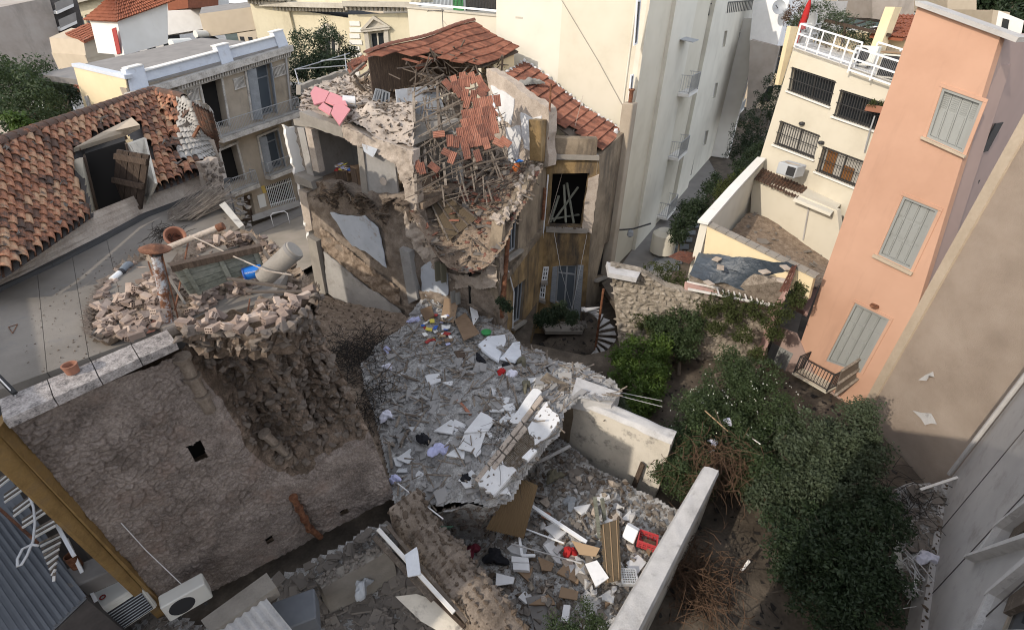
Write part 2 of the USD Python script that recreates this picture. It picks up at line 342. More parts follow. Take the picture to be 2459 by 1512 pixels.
mat('ruin_pale', [(.26,.215,.175), (.38,.32,.265), (.47,.405,.34)], 1.8, bump=.8, bscale=20, fine=.6)
mat('ruin_concrete', [(.20,.18,.155), (.29,.265,.23)], 2.0, bump=.5, bscale=22)
mat('room_grey', [(.26,.25,.235), (.34,.325,.305)], 1.2, bump=.15, grime=((.16,.14,.125), 1.4, .54, .74))
mat('yard_wall', [(.40,.365,.31), (.52,.48,.41), (.57,.53,.46)], 1.0, bump=.35, bscale=24, grime=((.20,.185,.165), 1.6, .53, .66))
mat('wall_cap', [(.33,.32,.31), (.45,.44,.43), (.52,.51,.50)], 1.8, bump=.35, bscale=28, grime=((.24,.23,.22), 2.6, .56, .72))
mat('stone_wall', [(.15,.125,.098), (.29,.25,.20), (.42,.37,.31)], 3.0, grime=((.10,.085,.065), 1.3, .5, .7),  bump=.9, bscale=14, fine=.7)
mat('leaf_dark', [(.022,.036,.016), (.050,.078,.030), (.092,.132,.048)], 1.2, island=.6, trans=.25, rough=.55)
mat('leaf_mid', [(.038,.058,.022), (.078,.112,.04), (.14,.18,.065)], 1.2, island=.6, trans=.25, rough=.55)
mat('leaf_bright', [(.06,.10,.018), (.15,.215,.04), (.27,.34,.075)], 1.2, island=.6, trans=.3, rough=.5)
mat('leaf_olive', [(.050,.066,.036), (.10,.122,.07), (.155,.18,.11)], 1.2, island=.6, trans=.2, rough=.6)
mat('leaf_ivy', [(.040,.050,.014), (.085,.10,.030), (.14,.155,.05)], 1.2, island=.6, trans=.25)
mat('bark', [(.07,.055,.04), (.15,.12,.09)], 5, bump=.6)
mat('dry_vine', [(.085,.05,.03), (.19,.12,.075), (.28,.19,.125)], 4, island=.6)
mat('dark_twig', [(.025,.022,.02), (.07,.062,.055)], 4, island=.6)
mat('tarp', [(.030,.040,.052), (.052,.066,.084)], 2.5, rough=.34, bump=.9, bscale=5, spec=.55, bdist=.06)
mat('roof_sheet', [(.115,.125,.14), (.155,.165,.18)], 1.0, rough=.55, bump=.15)
mat('mattress', [(.55,.57,.60), (.66,.68,.71)], 2, bump=.1)
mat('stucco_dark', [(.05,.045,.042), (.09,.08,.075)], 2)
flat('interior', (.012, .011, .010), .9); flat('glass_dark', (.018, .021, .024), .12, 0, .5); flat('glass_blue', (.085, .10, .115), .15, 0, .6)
flat('curtain', (.42, .40, .36)); flat('brown_curtain', (.20, .09, .03)); flat('red_paint', (.30, .045, .04)); flat('pink_board', (.52, .20, .21), .6); flat('blue_plastic', (.02, .16, .55), .35)
flat('black_cloth', (.012, .012, .015), .95); flat('red_cloth', (.36, .02, .02), .9); flat('white_cloth', (.60, .60, .68), .9); flat('maroon_cloth', (.12, .018, .03), .95); flat('olive_cloth', (.13, .12, .085), .95)
flat('lilac_cloth', (.42, .43, .62), .9); flat('terracotta', (.27, .125, .08), .85); flat('pvc_grey', (.16, .18, .20), .5); flat('pvc_white', (.72, .72, .70), .45); flat('orange_plastic', (.45, .13, .04), .5); flat('green_plastic', (.05, .25, .08), .5)
flat('yellow_foam', (.55, .32, .06), .8); flat('ac_white', (.64, .63, .58), .5); flat('ac_grey', (.40, .42, .44), .5); flat('fan_black', (.03, .03, .032), .6); flat('cable_white', (.66, .66, .66), .5); flat('cable_black', (.02, .02, .02), .6)
flat('bottle_green', (.02, .045, .03), .3); flat('book_red', (.30, .04, .035)); flat('book_yellow', (.62, .52, .10)); flat('paper', (.70, .69, .66)); flat('card', (.36, .25, .15)); flat('solar_black', (.02, .022, .028), .3, 0, .5); flat('sign_white', (.62, .62, .60)); flat('sign_yellow', (.50, .36, .10))
flat('flower_white', (.75, .75, .70)); flat('corrugated_brown', (.135, .09, .045), .6); flat('blue_paint', (.05, .12, .42), .6); flat('red_crate', (.42, .05, .055), .5); flat('sack_grey', (.24, .235, .215), .95)

# ---------------------------------------------------------------- ground
def sheet(pts, z=None):
    p = np.array([[q[0], q[1], q[2] if len(q) > 2 else z] for q in pts], float)
    poly = Polygon(p[:, :2]); m = trimesh.creation.triangulate_polygon(poly, engine='earcut')
    v = np.c_[m[0], np.full(len(m[0]), p[0, 2])]; f = np.array(m[1])
    a = v[f]; up = np.cross(a[:, 1]-a[:, 0], a[:, 2]-a[:, 0])[:, 2] < 0; f[up] = f[up][:, ::-1]
    return MB().add(v, f)
structure('ground', sheet([(-900, -300), (900, -300), (900, 1500), (-900, 1500)], -2.8), 'earth')
S0 = A(720, 500, 0)
sd = unit(V(.42, .907, 0)); sn = V(sd[1], -sd[0], 0)
structure('road', sheet([S0+sd*a+sn*b for a, b in ((-40, 1.2), (60, 1.2), (60, 7.5), (-40, 7.5))], -.10), 'street')
mb = MB(); mb.hexa([S0+sd*a+sn*b+V(0, 0, -.3) for a, b in ((-40, -.2), (60, -.2), (60, 1.2), (-40, 1.2))], [S0+sd*a+sn*b+V(0, 0, .03) for a, b in ((-40, -.2), (60, -.2), (60, 1.2), (-40, 1.2))])
structure('pavement', mb, 'pavement_grey')

class Q4:
    """A quadrilateral on a Pl from pixel corners: top left, top right, bottom right, bottom left."""
    def __init__(s, pl, *px):
        s.pl = pl; s.c = [pl.uz(*p) for p in px]
    def uz(s, a, b):
        """a from left 0 to right 1, b from bottom 0 to top 1"""
        tl, tr, br, bl = map(np.array, s.c); return (bl*(1-a)+br*a)*(1-b)+(tl*(1-a)+tr*a)*b
    def P(s, a, b, o=0.0): return s.pl.P(*s.uz(a, b), o)
    def hex(s, mb, a0, a1, b0, b1, o0, o1):
        r = [(a0, b0), (a1, b0), (a1, b1), (a0, b1)]
        return mb.hexa([s.P(a, b, o0) for a, b in r], [s.P(a, b, o1) for a, b in r])
    def size(s):
        return np.linalg.norm(s.P(1, .5)-s.P(0, .5)), np.linalg.norm(s.P(.5, 1)-s.P(.5, 0))
    def poly(s): return Polygon(s.c)
    def frame(s, mb, w, o0, o1, bars=(), rails=()):
        W, H = s.size(); a, b = w/W, w/H
        for x in (0, 1-a): s.hex(mb, x, x+a, 0, 1, o0, o1)
        for y in (0, 1-b): s.hex(mb, a, 1-a, y, y+b, o0, o1)
        for x in bars: s.hex(mb, x-a/2, x+a/2, b, 1-b, o0, o1-.003)
        for y in rails: s.hex(mb, a, 1-a, y-b/2, y+b/2, o0, o1-.006)
        return mb
def pxpoly(pl, pts): return Polygon([pl.uz(*p) for p in pts])
def glazed(th, q, fm='white_metal', pm='glass_dark', w=.06, o=-.16, bars=(.5,), rails=(), label=None):
    p = th.part('window', q.frame(MB(), w, o, o+.06, bars, rails), fm, label)
    th.part('pane', q.hex(MB(), .01, .99, .01, .99, o+.01, o+.025), pm, parent=p)
    return p
def shutters(th, q, m, leaves=4, slat=True, o=-.12, panels=(.0, .48, 1.0), louvre=None):
    """Closed shutter leaves with raised panels or louvres."""
    W, H = q.size()
    for i in range(leaves):
        a0, a1 = i/leaves+.006, (i+1)/leaves-.006; mb = MB(); w = .14/leaves
        q.hex(mb, a0, a1, .005, .995, o-.03, o)
        for b0, b1 in zip(panels[:-1], panels[1:]):
            b0, b1 = b0+.025, b1-.025
            if louvre and b0 > louvre:
                k = max(6, int((b1-b0)*H/.05))
                for j in range(k):
                    y = b0+(b1-b0)*j/k
                    q.hex(mb, a0+w, a1-w, y, y+(b1-b0)/k*.55, o-.01, o+.018)
            else:
                q.hex(mb, a0+w, a1-w, b0, b1, o-.01, o+.022)
        th.part('shutter', mb, m)
def railing(pts, h, mb_rail, mb_bars, gap=.12, r=.018, post=None):
    """Rails and bars along 3-D points at floor level."""
    pts = [np.asarray(p, float) for p in pts]; up = V(0, 0, 1)
    for p, q in zip(pts[:-1], pts[1:]):
        mb_rail.bar(p+up*h, q+up*h, .045, .03); mb_rail.bar(p+up*.1, q+up*.1, .03, .025)
        k = max(1, int(np.linalg.norm(q-p)/gap))
        for i in range(1, k): 
            b = p+(q-p)*i/k; mb_bars.bar(b+up*.11, b+up*(h-.01), r, r)
    for p in pts: mb_rail.bar(p, p+up*(h+.02), .04, .04)
def solid(th, pl, poly, holes=(), t=.4, depth=8.0, m='cream_wall', core='interior', name='wall', core_poly=None):
    """A facade with real openings, and the building's bulk behind it."""
    cut = poly
    for h in holes: cut = cut.difference(h)
    p = th.part(name, MB().poly(pl, cut, -t, 0), m)
    if depth > t:
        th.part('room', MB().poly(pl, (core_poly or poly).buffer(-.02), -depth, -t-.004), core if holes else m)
    return p
# ---------------------------------------------------------------- foliage
def leaves(mb, centers, n_per, spread, size, rng, flatness=.5):
    """Leaf-sized faces (two triangles each) in clumps round the given centres."""
    c = np.repeat(np.asarray(centers, float), n_per, 0); k = len(c)
    d = rng.normal(size=(k, 3)); d /= np.linalg.norm(d, axis=1, keepdims=True)
    p = c+d*spread*(rng.uniform(0, 1, (k, 1))**.5)
    nrm = d*.6+rng.normal(size=(k, 3))*.7+V(0, 0, flatness); nrm /= np.linalg.norm(nrm, axis=1, keepdims=True)
    t = np.cross(nrm, rng.normal(size=(k, 3))); t /= np.linalg.norm(t, axis=1, keepdims=True); b = np.cross(nrm, t)
    L = size*rng.uniform(.6, 1.35, (k, 1)); W = L*rng.uniform(.38, .55, (k, 1))
    v = np.stack([p-t*L/2, p+b*W/2-nrm*L*.06, p+t*L/2, p-b*W/2-nrm*L*.06], 1).reshape(-1, 3)
    i = np.arange(k)[:, None]*4
    return mb.add(v, np.vstack([i+[0, 1, 2], i+[0, 2, 3]]))
def crown_points(c, r, n, rng, shell=.55):
    d = rng.normal(size=(n, 3)); d /= np.linalg.norm(d, axis=1, keepdims=True)
    q = meshkit.fbm(d*1.7+c, 3, 7)[:, None]
    return np.asarray(c)+d*np.asarray(r)*(shell+(1-shell)*rng.uniform(0, 1, (n, 1))**.7)*(.72+.55*q)
def limbs(mb, base, tips, r, rng):
    base = np.asarray(base, float); m = np.mean(tips, 0); fork = base+(m-base)*.45
    mb.tube([base, base+(fork-base)*.5+rng.normal(size=3)*.06, fork], [r, r*.85, r*.7], 8)
    for t in tips:
        t = np.asarray(t, float); k = fork+(t-fork)*.5+rng.normal(size=3)*np.linalg.norm(t-fork)*.1
        mb.tube([fork, k, t], [r*.5, r*.32, r*.1], 6)
def tree(name, label, cat, blobs, base, leaf, m, rng, clumps=160, per=26, spread=.28, trunk=.14, group=None):
    """blobs: (centre, radii) lobes of the crown."""
    th = Thing(name, label, cat, base, group)
    tr = MB(); tips = [np.asarray(c)+rng.normal(size=3)*np.asarray(r)*.35 for c, r in blobs for _ in range(3)]
    limbs(tr, base, tips, trunk, rng); th.part('trunk', tr, 'bark', smooth=50)
    sub_ = []
    for c, r in blobs:
        sub_.append((c, np.asarray(r)*.82))
        for _ in range(6):
            d = rng.normal(size=3); d /= np.linalg.norm(d); sub_.append((np.asarray(c)+d*np.asarray(r)*rng.uniform(.6,.95), np.asarray(r)*rng.uniform(.22,.46)))
    blobs = sub_
    cr = MB(); vol = np.array([np.prod(r)**(2/3) for _, r in blobs]); vol /= vol.sum()
    for (c, r), w in zip(blobs, vol):
        leaves(cr, crown_points(c, r, max(6, int(clumps*w)), rng), per, spread, leaf, rng)
    th.part('crown', cr, m)
    return th

def tile_field(mb, P00, P10, P11, P01, rows, cols, rng, lift=.03, amp=.012, jit=.01):
    """Overlapping ridged tiles over the quadrilateral P00 (eave left) P10 (eave right) P11 (ridge right) P01 (ridge left)."""
    n = unit(np.cross(P10-P00, P01-P00)); n = n if n[2] > 0 else -n
    def S(a, b): return (P00*(1-a)+P10*a)*(1-b)+(P01*(1-a)+P11*a)*b
    for i in range(rows):
        for j in range(cols):
            a0, a1, b0, b1 = (j+.03)/cols, (j+.97)/cols, i/rows, (i+1.12)/rows
            k = rng.normal()*jit
            hi, lo = lift+k, .006+k
            am = a0+(a1-a0)*.5
            p = [S(a0, b0)+n*hi, S(am, b0)+n*(hi+amp*2), S(a1, b0)+n*hi, S(a1, b1)+n*lo, S(am, b1)+n*(lo+amp*2), S(a0, b1)+n*lo]
            q = [x-n*.022 for x in (p[0], p[1], p[2])]
            mb.add(p+q, [[0, 1, 4], [0, 4, 5], [1, 2, 3], [1, 3, 4], [6, 7, 1], [6, 1, 0], [7, 8, 2], [7, 2, 1]])

rng = np.random.default_rng(11)
# ---------------------------------------------------------------- the damaged house across the street
LH = Pl(S0, sd)
def uzq(*px): return Q4(LH, *px)
w_up1, w_up2 = uzq((480,197),(528,180),(549,302),(507,318)), uzq((590,166),(646,150),(661,270),(608,288))
w_lo1, w_lo2 = uzq((528,362),(566,346),(588,432),(549,448)), uzq((620,330),(664,312),(682,398),(637,414))
d_lo, w_gr = uzq((576,474),(604,464),(617,530),(592,533)), uzq((637,448),(698,426),(711,482),(650,498))
fac = pxpoly(LH, [(302,212),(690,118),(722,490),(436,566)])
lh = Thing('street_house', 'damaged three-storey beige house with white parapet and iron balconies across the street', 'house', S0)
wp = solid(lh, LH, fac, [q.poly() for q in (w_up1, w_up2, w_lo1, w_lo2, d_lo, w_gr)], .5, 7.0, 'beige_facade', core_poly=fac.intersection(rect(LH.uz(480,250)[0]-.9, 30, -1, 20)))
cor = uzq((298,224),(692,108),(694,122),(304,240)); lh.part('cornice', cor.hex(MB(), 0, 1, 0, 1, 0, .42), 'dirty_cornice')
b = MB(); fr = uzq((304,238),(694,120),(694,136),(308,256)); fr.hex(b, .25, 1, 0, 1, 0, .16)
for i in range(46): fr.hex(b, .26+i*.016, .268+i*.016, .3, 1, .16, .3)
lh.part('frieze', b, 'dirty_cornice')
par = uzq((308,182),(676,84),(686,110),(318,222))
lh.part('parapet', par.hex(MB(), 0, 1, 0, 1, -.25, -.02), 'parapet_blue')
for a0, a1 in ((-.01, .085), (.52, .60), (.94, 1.02)):
    lh.part('parapet_pier', par.hex(MB(), a0, a1, 0, 1.38, -.34, .05), 'parapet_blue')
b = MB()
for a0, a1, z0 in ((.0, .08, 1.38), (.515, .605, 1.38), (.935, 1.025, 1.38), (.085, .52, 1.0), (.6, .94, 1.0)): par.hex(b, a0, a1, z0, z0+.08, -.38, .08)
lh.part('coping', b, 'white_render')
for q in (uzq((400,220),(440,209),(444,245),(404,256)), uzq((558,190),(584,182),(590,208),(563,217)), uzq((652,162),(682,152),(688,178),(657,188)), uzq((446,214),(476,206),(480,240),(450,248))):
    b = MB(); q.hex(b, 0, 1, .9, 1, .0, .07); q.hex(b, 0, 1, 0, .1, 0, .07)
    for i in range(9): q.hex(b, .04+i*.105, .10+i*.105, .1, .9, 0, .06)
    lh.part('relief_panel', b, 'dirty_cornice')
for q, open_ in ((w_up1, 0), (w_up2, 1), (w_lo1, 0), (w_lo2, 1)):
    W, H = q.size(); b = MB(); a = .13/W
    for x0, x1 in ((-a, -.002), (1.002, 1+a)): q.hex(b, x0, x1, 0, 1, -.1, .06)
    q.hex(b, -a*1.3, 1+a*1.3, 1.002, 1.06, -.1, .10); lh.part('window_surround', b, 'dirty_cornice')
    if open_:
        p = lh.part('window', q.frame(MB(), .07, -.3, -.22, (.5,), (.74,)), 'shutter_blue'); lh.part('pane', q.hex(MB(), .5, .98, .02, .98, -.28, -.265), 'glass_blue', parent=p)
        for x0, s in ((0, 1), (1, -1)):
            b = MB(); P0, P1 = q.P(x0, 0, -.02), q.P(x0, 1, -.02); ang = .55 if s > 0 else .35; du = np.r_[LH.d*s*W*.46*ang+LH.n*W*.46*(1-ang), 0]
            b.plate([P0, P0+du, P1+du, P1], .04)
            nn = unit(np.cross(du, P1-P0)); nn = nn if nn[1] < 0 else -nn
            for k in range(3):
                b.plate([P0+du*.15+(P1-P0)*(.05+k*.32)+nn*.02, P0+du*.85+(P1-P0)*(.05+k*.32)+nn*.02, P0+du*.85+(P1-P0)*(.30+k*.32)+nn*.02, P0+du*.15+(P1-P0)*(.30+k*.32)+nn*.02], .015, nn)
            lh.part('shutter', b, 'shutter_blue')
def balcony(th, pl, u0, u1, z, dep, m='dirty_cornice', h=.95, rail='dark_metal', gap=.13, rm=None):
    p = th.part('balcony', MB().pbox(pl, u0, u1, z-.16, z, .003, dep), m)
    a, c = MB(), MB(); pts = [pl.P(u0+.04, z, .05), pl.P(u0+.04, z, dep-.05), pl.P(u1-.04, z, dep-.05), pl.P(u1-.04, z, .05)]
    railing(pts, h, a, c, gap); th.part('rail', a, rail, parent=p); th.part('railing_bars', c, rail, parent=p)
    return p
u0, z0 = LH.uz(509, 325); u1, z1 = LH.uz(704, 262)
b = MB(); a = MB(); c = MB()
q = uzq((507,318),(704,252),(706,276),(515,340)); q.hex(b, 0, 1, 0, .5, .003, .75); p = lh.part('balcony', b, 'dirty_cornice')
railing([q.P(.01, .5, .05), q.P(.01, .5, .7), q.P(.5, .5, .7), q.P(.99, .5, .7), q.P(.99, .5, .05)], .85, a, c, .11, .016); lh.part('rail', a, 'grey_metal', parent=p); lh.part('railing_bars', c, 'grey_metal', parent=p)
for q in (uzq((540,452),(604,428),(610,446),(546,470)), uzq((632,412),(702,386),(707,402),(637,430))):
    b, a, c = MB(), MB(), MB(); q.hex(b, 0, 1, 0, .5, .003, .6); p = lh.part('balcony', b, 'dirty_cornice')
    railing([q.P(.01, .5, .05), q.P(.01, .5, .55), q.P(.99, .5, .55), q.P(.99, .5, .05)], .85, a, c, .11, .016); lh.part('rail', a, 'grey_metal', parent=p); lh.part('railing_bars', c, 'grey_metal', parent=p)
b = MB()
for i in range(15): w_gr.hex(b, .02+i*.067, .035+i*.067, 0, 1, .0, .03)
w_gr.hex(b, 0, 1, .12, .15, -.01, .02); w_gr.hex(b, 0, 1, .85, .88, -.01, .02); lh.part('window_grille', b, 'white_metal')
lh.part('door', d_lo.hex(MB(), 0, 1, 0, 1, -.4, -.3), 'wood_dark')
q = uzq((617,470),(634,464),(640,495),(624,500)); lh.part('poster', q.hex(MB(), 0, 1, 0, 1, .003, .02), 'sign_white')
q = uzq((626,448),(634,445),(640,462),(632,465)); lh.part('notice', q.hex(MB(), 0, 1, 0, 1, .003, .02), 'sign_yellow')
lh.part('drainpipe', MB().tube([LH.at(683,135,.12), LH.at(718,485,.12)], .06), 'grey_facade')
base = uzq((590,522),(722,478),(724,492),(592,536)); lh.part('plinth', base.hex(MB(), .1, 1, 0, 1, .0, .06), 'grey_facade')
# roof, yellow side, penthouse
PB = LH.at(306, 205); PE = LH.at(684, 104); bk = np.r_[-LH.n, 0]
lh.part('roof', MB().hexa([PB-V(0,0,.3), PE-V(0,0,.3), PE+bk*8-V(0,0,.3), PB+bk*8-V(0,0,.3)], [PB-V(0,0,.05), PE-V(0,0,.05), PE+bk*8, PB+bk*8]), 'pavement_grey')
LS = Pl(LH.at(303, 200), -LH.n)
if LS.n @ np.array([-1, -.4]) < 0: LS.n = -LS.n
yw = pxpoly(LS, [(178,157),(303,187),(322,300),(330,420),(245,420),(225,330)])
lh.part('side_wall', MB().poly(LS, yw, 0, .05), 'yellow_wall')
q = Q4(LS, (176,152),(303,180),(305,190),(178,160)); lh.part('side_coping', q.hex(MB(), 0, 1, 0, 1, -.3, .1), 'parapet_blue')
q = Q4(LS, (208,232),(214,229),(222,255),(216,258)); lh.part('vent', q.hex(MB(), 0, 1, 0, 1, .05, .12), 'grey_facade')
zr = float(PB[2])
pm0 = A(299, 133, zr+.1); PM = Pl(pm0, LH.d)
pen = pxpoly(PM, [(281,50),(402,6),(404,104),(299,133)])
lh.part('penthouse', MB().poly(PM, pen, -3.2, 0), 'white_render')
q = Q4(PM, (281,50),(402,6),(404,104),(299,133)); n3 = np.r_[PM.n, 0]
e = [q.P(-.06, 1, .3), q.P(1.25, 1.0, .3), q.P(1.25, 1.0, -3.6), q.P(-.06, 1, -3.6)]
r0 = (e[0]+e[3])/2+unit(e[1]-e[0])*2.0+V(0,0,1.25); r1 = (e[1]+e[2])/2-unit(e[1]-e[0])*2.0+V(0,0,1.25)
b = MB(); tile_field(b, e[0], e[1], r1, r0, 9, 26, rng, .06, .03); tile_field(b, e[3], e[0], r0, r0+V(.01,0,0), 9, 18, rng, .06, .03)
p = lh.part('penthouse_roof', MB().hexa(e, [r0, r1, r1+V(.02,.02,0), r0+V(.02,.02,0)]), 'far_tile'); lh.part('roof_tiles', b, 'far_tile', parent=p, kind='stuff')
PD = Pl(pm0, -PM.n); PD.n = np.array([-PD.d[1], PD.d[0]]); PD.n = PD.n if PD.n @ -pm0[:2] > 0 else -PD.n
q = Q4(PD, (270,70),(280,66),(292,128),(283,131)); lh.part('penthouse_door', q.hex(MB(), 0, 1, 0, 1, .02, .06), 'red_paint')
PW2 = Pl(A(396, 105, zr+.1), -LH.n); PW2.n = np.array([-LH.d[0], -LH.d[1]])
lh.part('stair_wall', MB().poly(PW2, pxpoly(PW2, [(360,30),(385,44),(398,105),(378,112)]), 0, .25), 'white_render')
for k, (x, y, hh) in enumerate(((436,72,1.9), (462,50,1.2))):
    b0 = A(x, y, zr+.2); b = MB().bevbox(b0+V(0, 0, .4), (.5, .5, .9), rotz(.9)); b.tube([b0+V(0,0,.8), b0+V(0,0,.8+hh)], .09)
    single('chimney', b, 'white_render', ('slim white chimney with thin flue standing in the middle of the parapet roof', 'white chimney beside the rear water heater on the parapet roof')[k], 'chimney')
for k, (x, y) in enumerate(((435,104), (488,82))):
    c = A(x, y, zr+.9); ax = np.r_[LH.d, 0]; nn = np.r_[LH.n, 0]
    t = Thing('solar_water_heater', ('solar water heater with cream drum, nearest the penthouse', 'solar water heater with cream drum, nearest the end parapet')[k], 'water heater', c-V(0,0,.8), 'solar heaters on the parapet roof')
    t.part('tank', MB().tube([c-ax*.75, c+ax*.75], .3, 14), 'ac_white', smooth=40)
    b = MB().plate([c+nn*.2+ax*.9-V(0,0,.2), c+nn*.2-ax*.9-V(0,0,.2), c+nn*1.7-ax*.9-V(0,0,.85), c+nn*1.7+ax*.9-V(0,0,.85)], .06); t.part('collector', b, 'solar_black')
    b = MB()
    for s in (-.7, .7):
        for o in (.0, 1.5): b.bar(c+ax*s+nn*o-V(0,0,.9), c+ax*s+nn*o*.95-V(0,0,.25+.5*(o>0)), .05)
    t.part('frame', b, 'dark_metal')
b0 = A(560, 62, zr+.2); t = Thing('roof_hut', 'low roof hut with flat grey corrugated cover behind the blue parapet', 'hut', b0)
t.part('wall', MB().box(b0+V(0,0,.4), (3.2, 2.0, 1.0), rotz(1.05)), 'white_render'); t.part('cover', MB().box(b0+V(0,0,1.0), (3.6, 2.3, .08), rotz(1.05)), 'grey_metal')
# street hoop stands on the pavement
b0 = A(668, 545, .03); b = MB(); b.tube([b0-V(.3,0,0), b0+V(-.3,0,.8), b0+V(-.15,.05,.95), b0+V(.45,.45,.95), b0+V(.6,.5,.8), b0+V(.6,.5,0)], .035)
single('bollard_hoop', b, 'white_metal', 'white bent-tube hoop barrier on the pavement across the street', 'barrier')
# ---------------------------------------------------------------- far background
def facade(name, label, cat, px, yl, yr, m, depth=8, holes=(), t=.3, core='interior'):
    pl = Pl(AY(*px[-1], yl), AY(*px[-2], yr)-AY(*px[-1], yl)) if True else None
    th = Thing(name, label, cat, np.r_[AY(*px[-1], yl)[:2], 0])
    qs = [Q4(pl, *h) for h in holes]
    solid(th, pl, pxpoly(pl, px), [q.poly() for q in qs], t, depth, m, core)
    return th, pl, qs
rng = np.random.default_rng(21)
th, pl, _ = facade('apartment_block', 'grey blank-walled apartment block at the upper left with balconies on its right edge', 'apartment block', [(-60,30),(118,-6),(186,240),(60,330)], 52, 58, 'far_grey', 9)
ps = Pl(pl.at(119, 20), V(.6, .8)); qs = []
for k, y in enumerate((6, 46, 88, 130, 170)):
    q = Q4(ps, (124+k*9, y), (166+k*8, y-18), (170+k*8, y+10), (130+k*9, y+28)); b = MB(); q.hex(b, 0, 1, 0, .25, -.3, 1.0); p = th.part('balcony', b, 'far_white'); th.part('balcony_front', q.hex(MB(), 0, 1, .25, .95, .9, .97), 'pavement_grey', parent=p)
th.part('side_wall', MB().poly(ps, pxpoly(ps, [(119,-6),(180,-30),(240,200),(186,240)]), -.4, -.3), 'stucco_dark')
th.part('shop_canopy', MB().poly(pl, pxpoly(pl, [(60,188),(160,158),(166,168),(64,204)]), 0, 1.6), 'far_white')
arches = [[(190+i*13, 40-i*3.4), (198+i*13, 38-i*3.4), (206+i*13, 66-i*3), (198+i*13, 69-i*3)] for i in range(7)]
th, pl, qs = facade('ornate_building', 'ornate grey building with a row of narrow arched windows, far behind the penthouse', 'building', [(168,8),(330,-32),(350,110),(196,118)], 74, 74, 'museum', 8, arches)
for q in qs: glazed(th, q, 'museum_trim', 'glass_blue', .12, -.2, ())
th.part('cornice', Q4(pl, (168,4),(330,-36),(331,-26),(170,14)).hex(MB(), 0, 1, 0, 1, 0, .8), 'museum_trim')
# small houses at left
def house_px(name, label, wall, roofpx, ys, m, rm='far_tile', depth=5):
    pl = Pl(AY(*wall[-1], ys[0]), AY(*wall[-2], ys[1])-AY(*wall[-1], ys[0])); th = Thing(name, label, 'house', np.r_[AY(*wall[-1], ys[0])[:2], 0])
    poly = pxpoly(pl, wall); u0, _, u1, _ = poly.bounds
    th.part('wall', MB().poly(pl, poly, -depth, 0), m)
    lowp = Polygon([(u0, -.3), (u1, -.3), (u1, poly.bounds[1]+.3), (u0, poly.bounds[1]+.3)]); th.part('lower_wall', MB().poly(pl, lowp, -depth, -.02), m)
    P = [pl.at(*x, o) for x, o in roofpx]; p = th.part('roof', MB().plate(P, .15), rm)
    b = MB(); tile_field(b, P[0], P[1], P[2], P[3], 7, 14, rng, .05, .02); th.part('roof_tiles', b, rm, parent=p, kind='stuff')
    return th, pl
th, pl = house_px('small_house', 'small white house with steep orange roof beside the dark trees at left', [(108,268),(192,212),(212,280),(128,300)], [((104,268), .3), ((194,210), .3), ((186,186), -3), ((140,228), -3)], (42, 44), 'far_white')
q = Q4(pl, (146,238),(170,228),(182,268),(156,278)); p = th.part('window', q.frame(MB(), .12, 0, .08), 'white_paint'); th.part('pane', q.hex(MB(), 0, 1, 0, 1, -.1, .01), 'glass_dark', parent=p)
house_px('small_house', 'greenish-grey gabled house with orange roof close behind the penthouse', [(200,96),(252,72),(262,128),(208,142)], [((196,100), .3), ((254,72), .3), ((262,58), -3), ((206,84), -3)], (50, 52), 'far_beige')
for i, (px, y, m, lab) in enumerate((([(352,-20),(480,-30),(490,70),(370,90)], 62, 'far_white', 'pale house behind the tiled penthouse roof'), ([(478,34),(612,16),(622,70),(492,90)], 50, 'far_beige', 'low beige building with flat roof beside the classical building'), ([(400,-10),(450,-20),(452,20),(404,26)], 58, 'far_tile', 'red gabled outbuilding above the water heaters'))):
    facade('background_house', lab, 'house', px, y, y, m, 6)
P = [AY(478,36,50), AY(612,18,50), AY(600,4,56), AY(484,18,56)]; single('flat_roof', MB().plate(P, .25), 'pavement_grey', 'grey flat roof slab over the low beige building left of the classical building', 'roof')
# the classical building
wins = [[(777,88),(806,92),(808,150),(780,146)]]
th, pl, qs = facade('classical_building', 'cream classical building with heavy cornice and pedimented windows at the top centre', 'building', [(690,22),(838,44),(852,210),(735,200)], 49, 47, 'museum', 8, wins)
glazed(th, qs[0], 'museum_trim', 'glass_dark', .1, -.2, (.5,))
p2 = Pl(pl.at(838, 44, .9), V(.99, -.10)); q2 = Q4(p2, (886,78),(922,74),(926,128),(892,132))
solid(th, p2, pxpoly(p2, [(836,36),(1010,30),(1010,190),(850,200)]), [q2.poly()], .3, 6, 'museum', name='front_wall'); glazed(th, q2, 'museum_trim', 'glass_dark', .12, -.2, (.5,))
p3 = Pl(pl.at(690, 22, .3), V(-.95, .25)); th.part('left_wing', MB().poly(p3, pxpoly(p3, [(600,8),(692,22),(735,200),(640,190)]), -6, 0), 'museum')
for pp, a, bb in ((pl, (640,8), (842,28)), (p2, (834,20), (1012,14)), (p3, (596,-6), (700,8))):
    u0, z0 = pp.uz(*a); u1, z1 = pp.uz(*bb); zz = (z0+z1)/2
    th.part('cornice', MB().pbox(pp, min(u0,u1), max(u0,u1), zz, zz+.35, 0, .9), 'museum_trim')
    b = MB(); k = int(abs(u1-u0)/.35)
    for i in range(k): b.pbox(pp, min(u0,u1)+i*.35, min(u0,u1)+i*.35+.17, zz-.28, zz-.004, .0, .45)
    th.part('dentils', b, 'museum_trim'); th.part('upper_wall', MB().pbox(pp, min(u0,u1), max(u0,u1), zz+.36, zz+2.2, -4, -.1), 'museum')
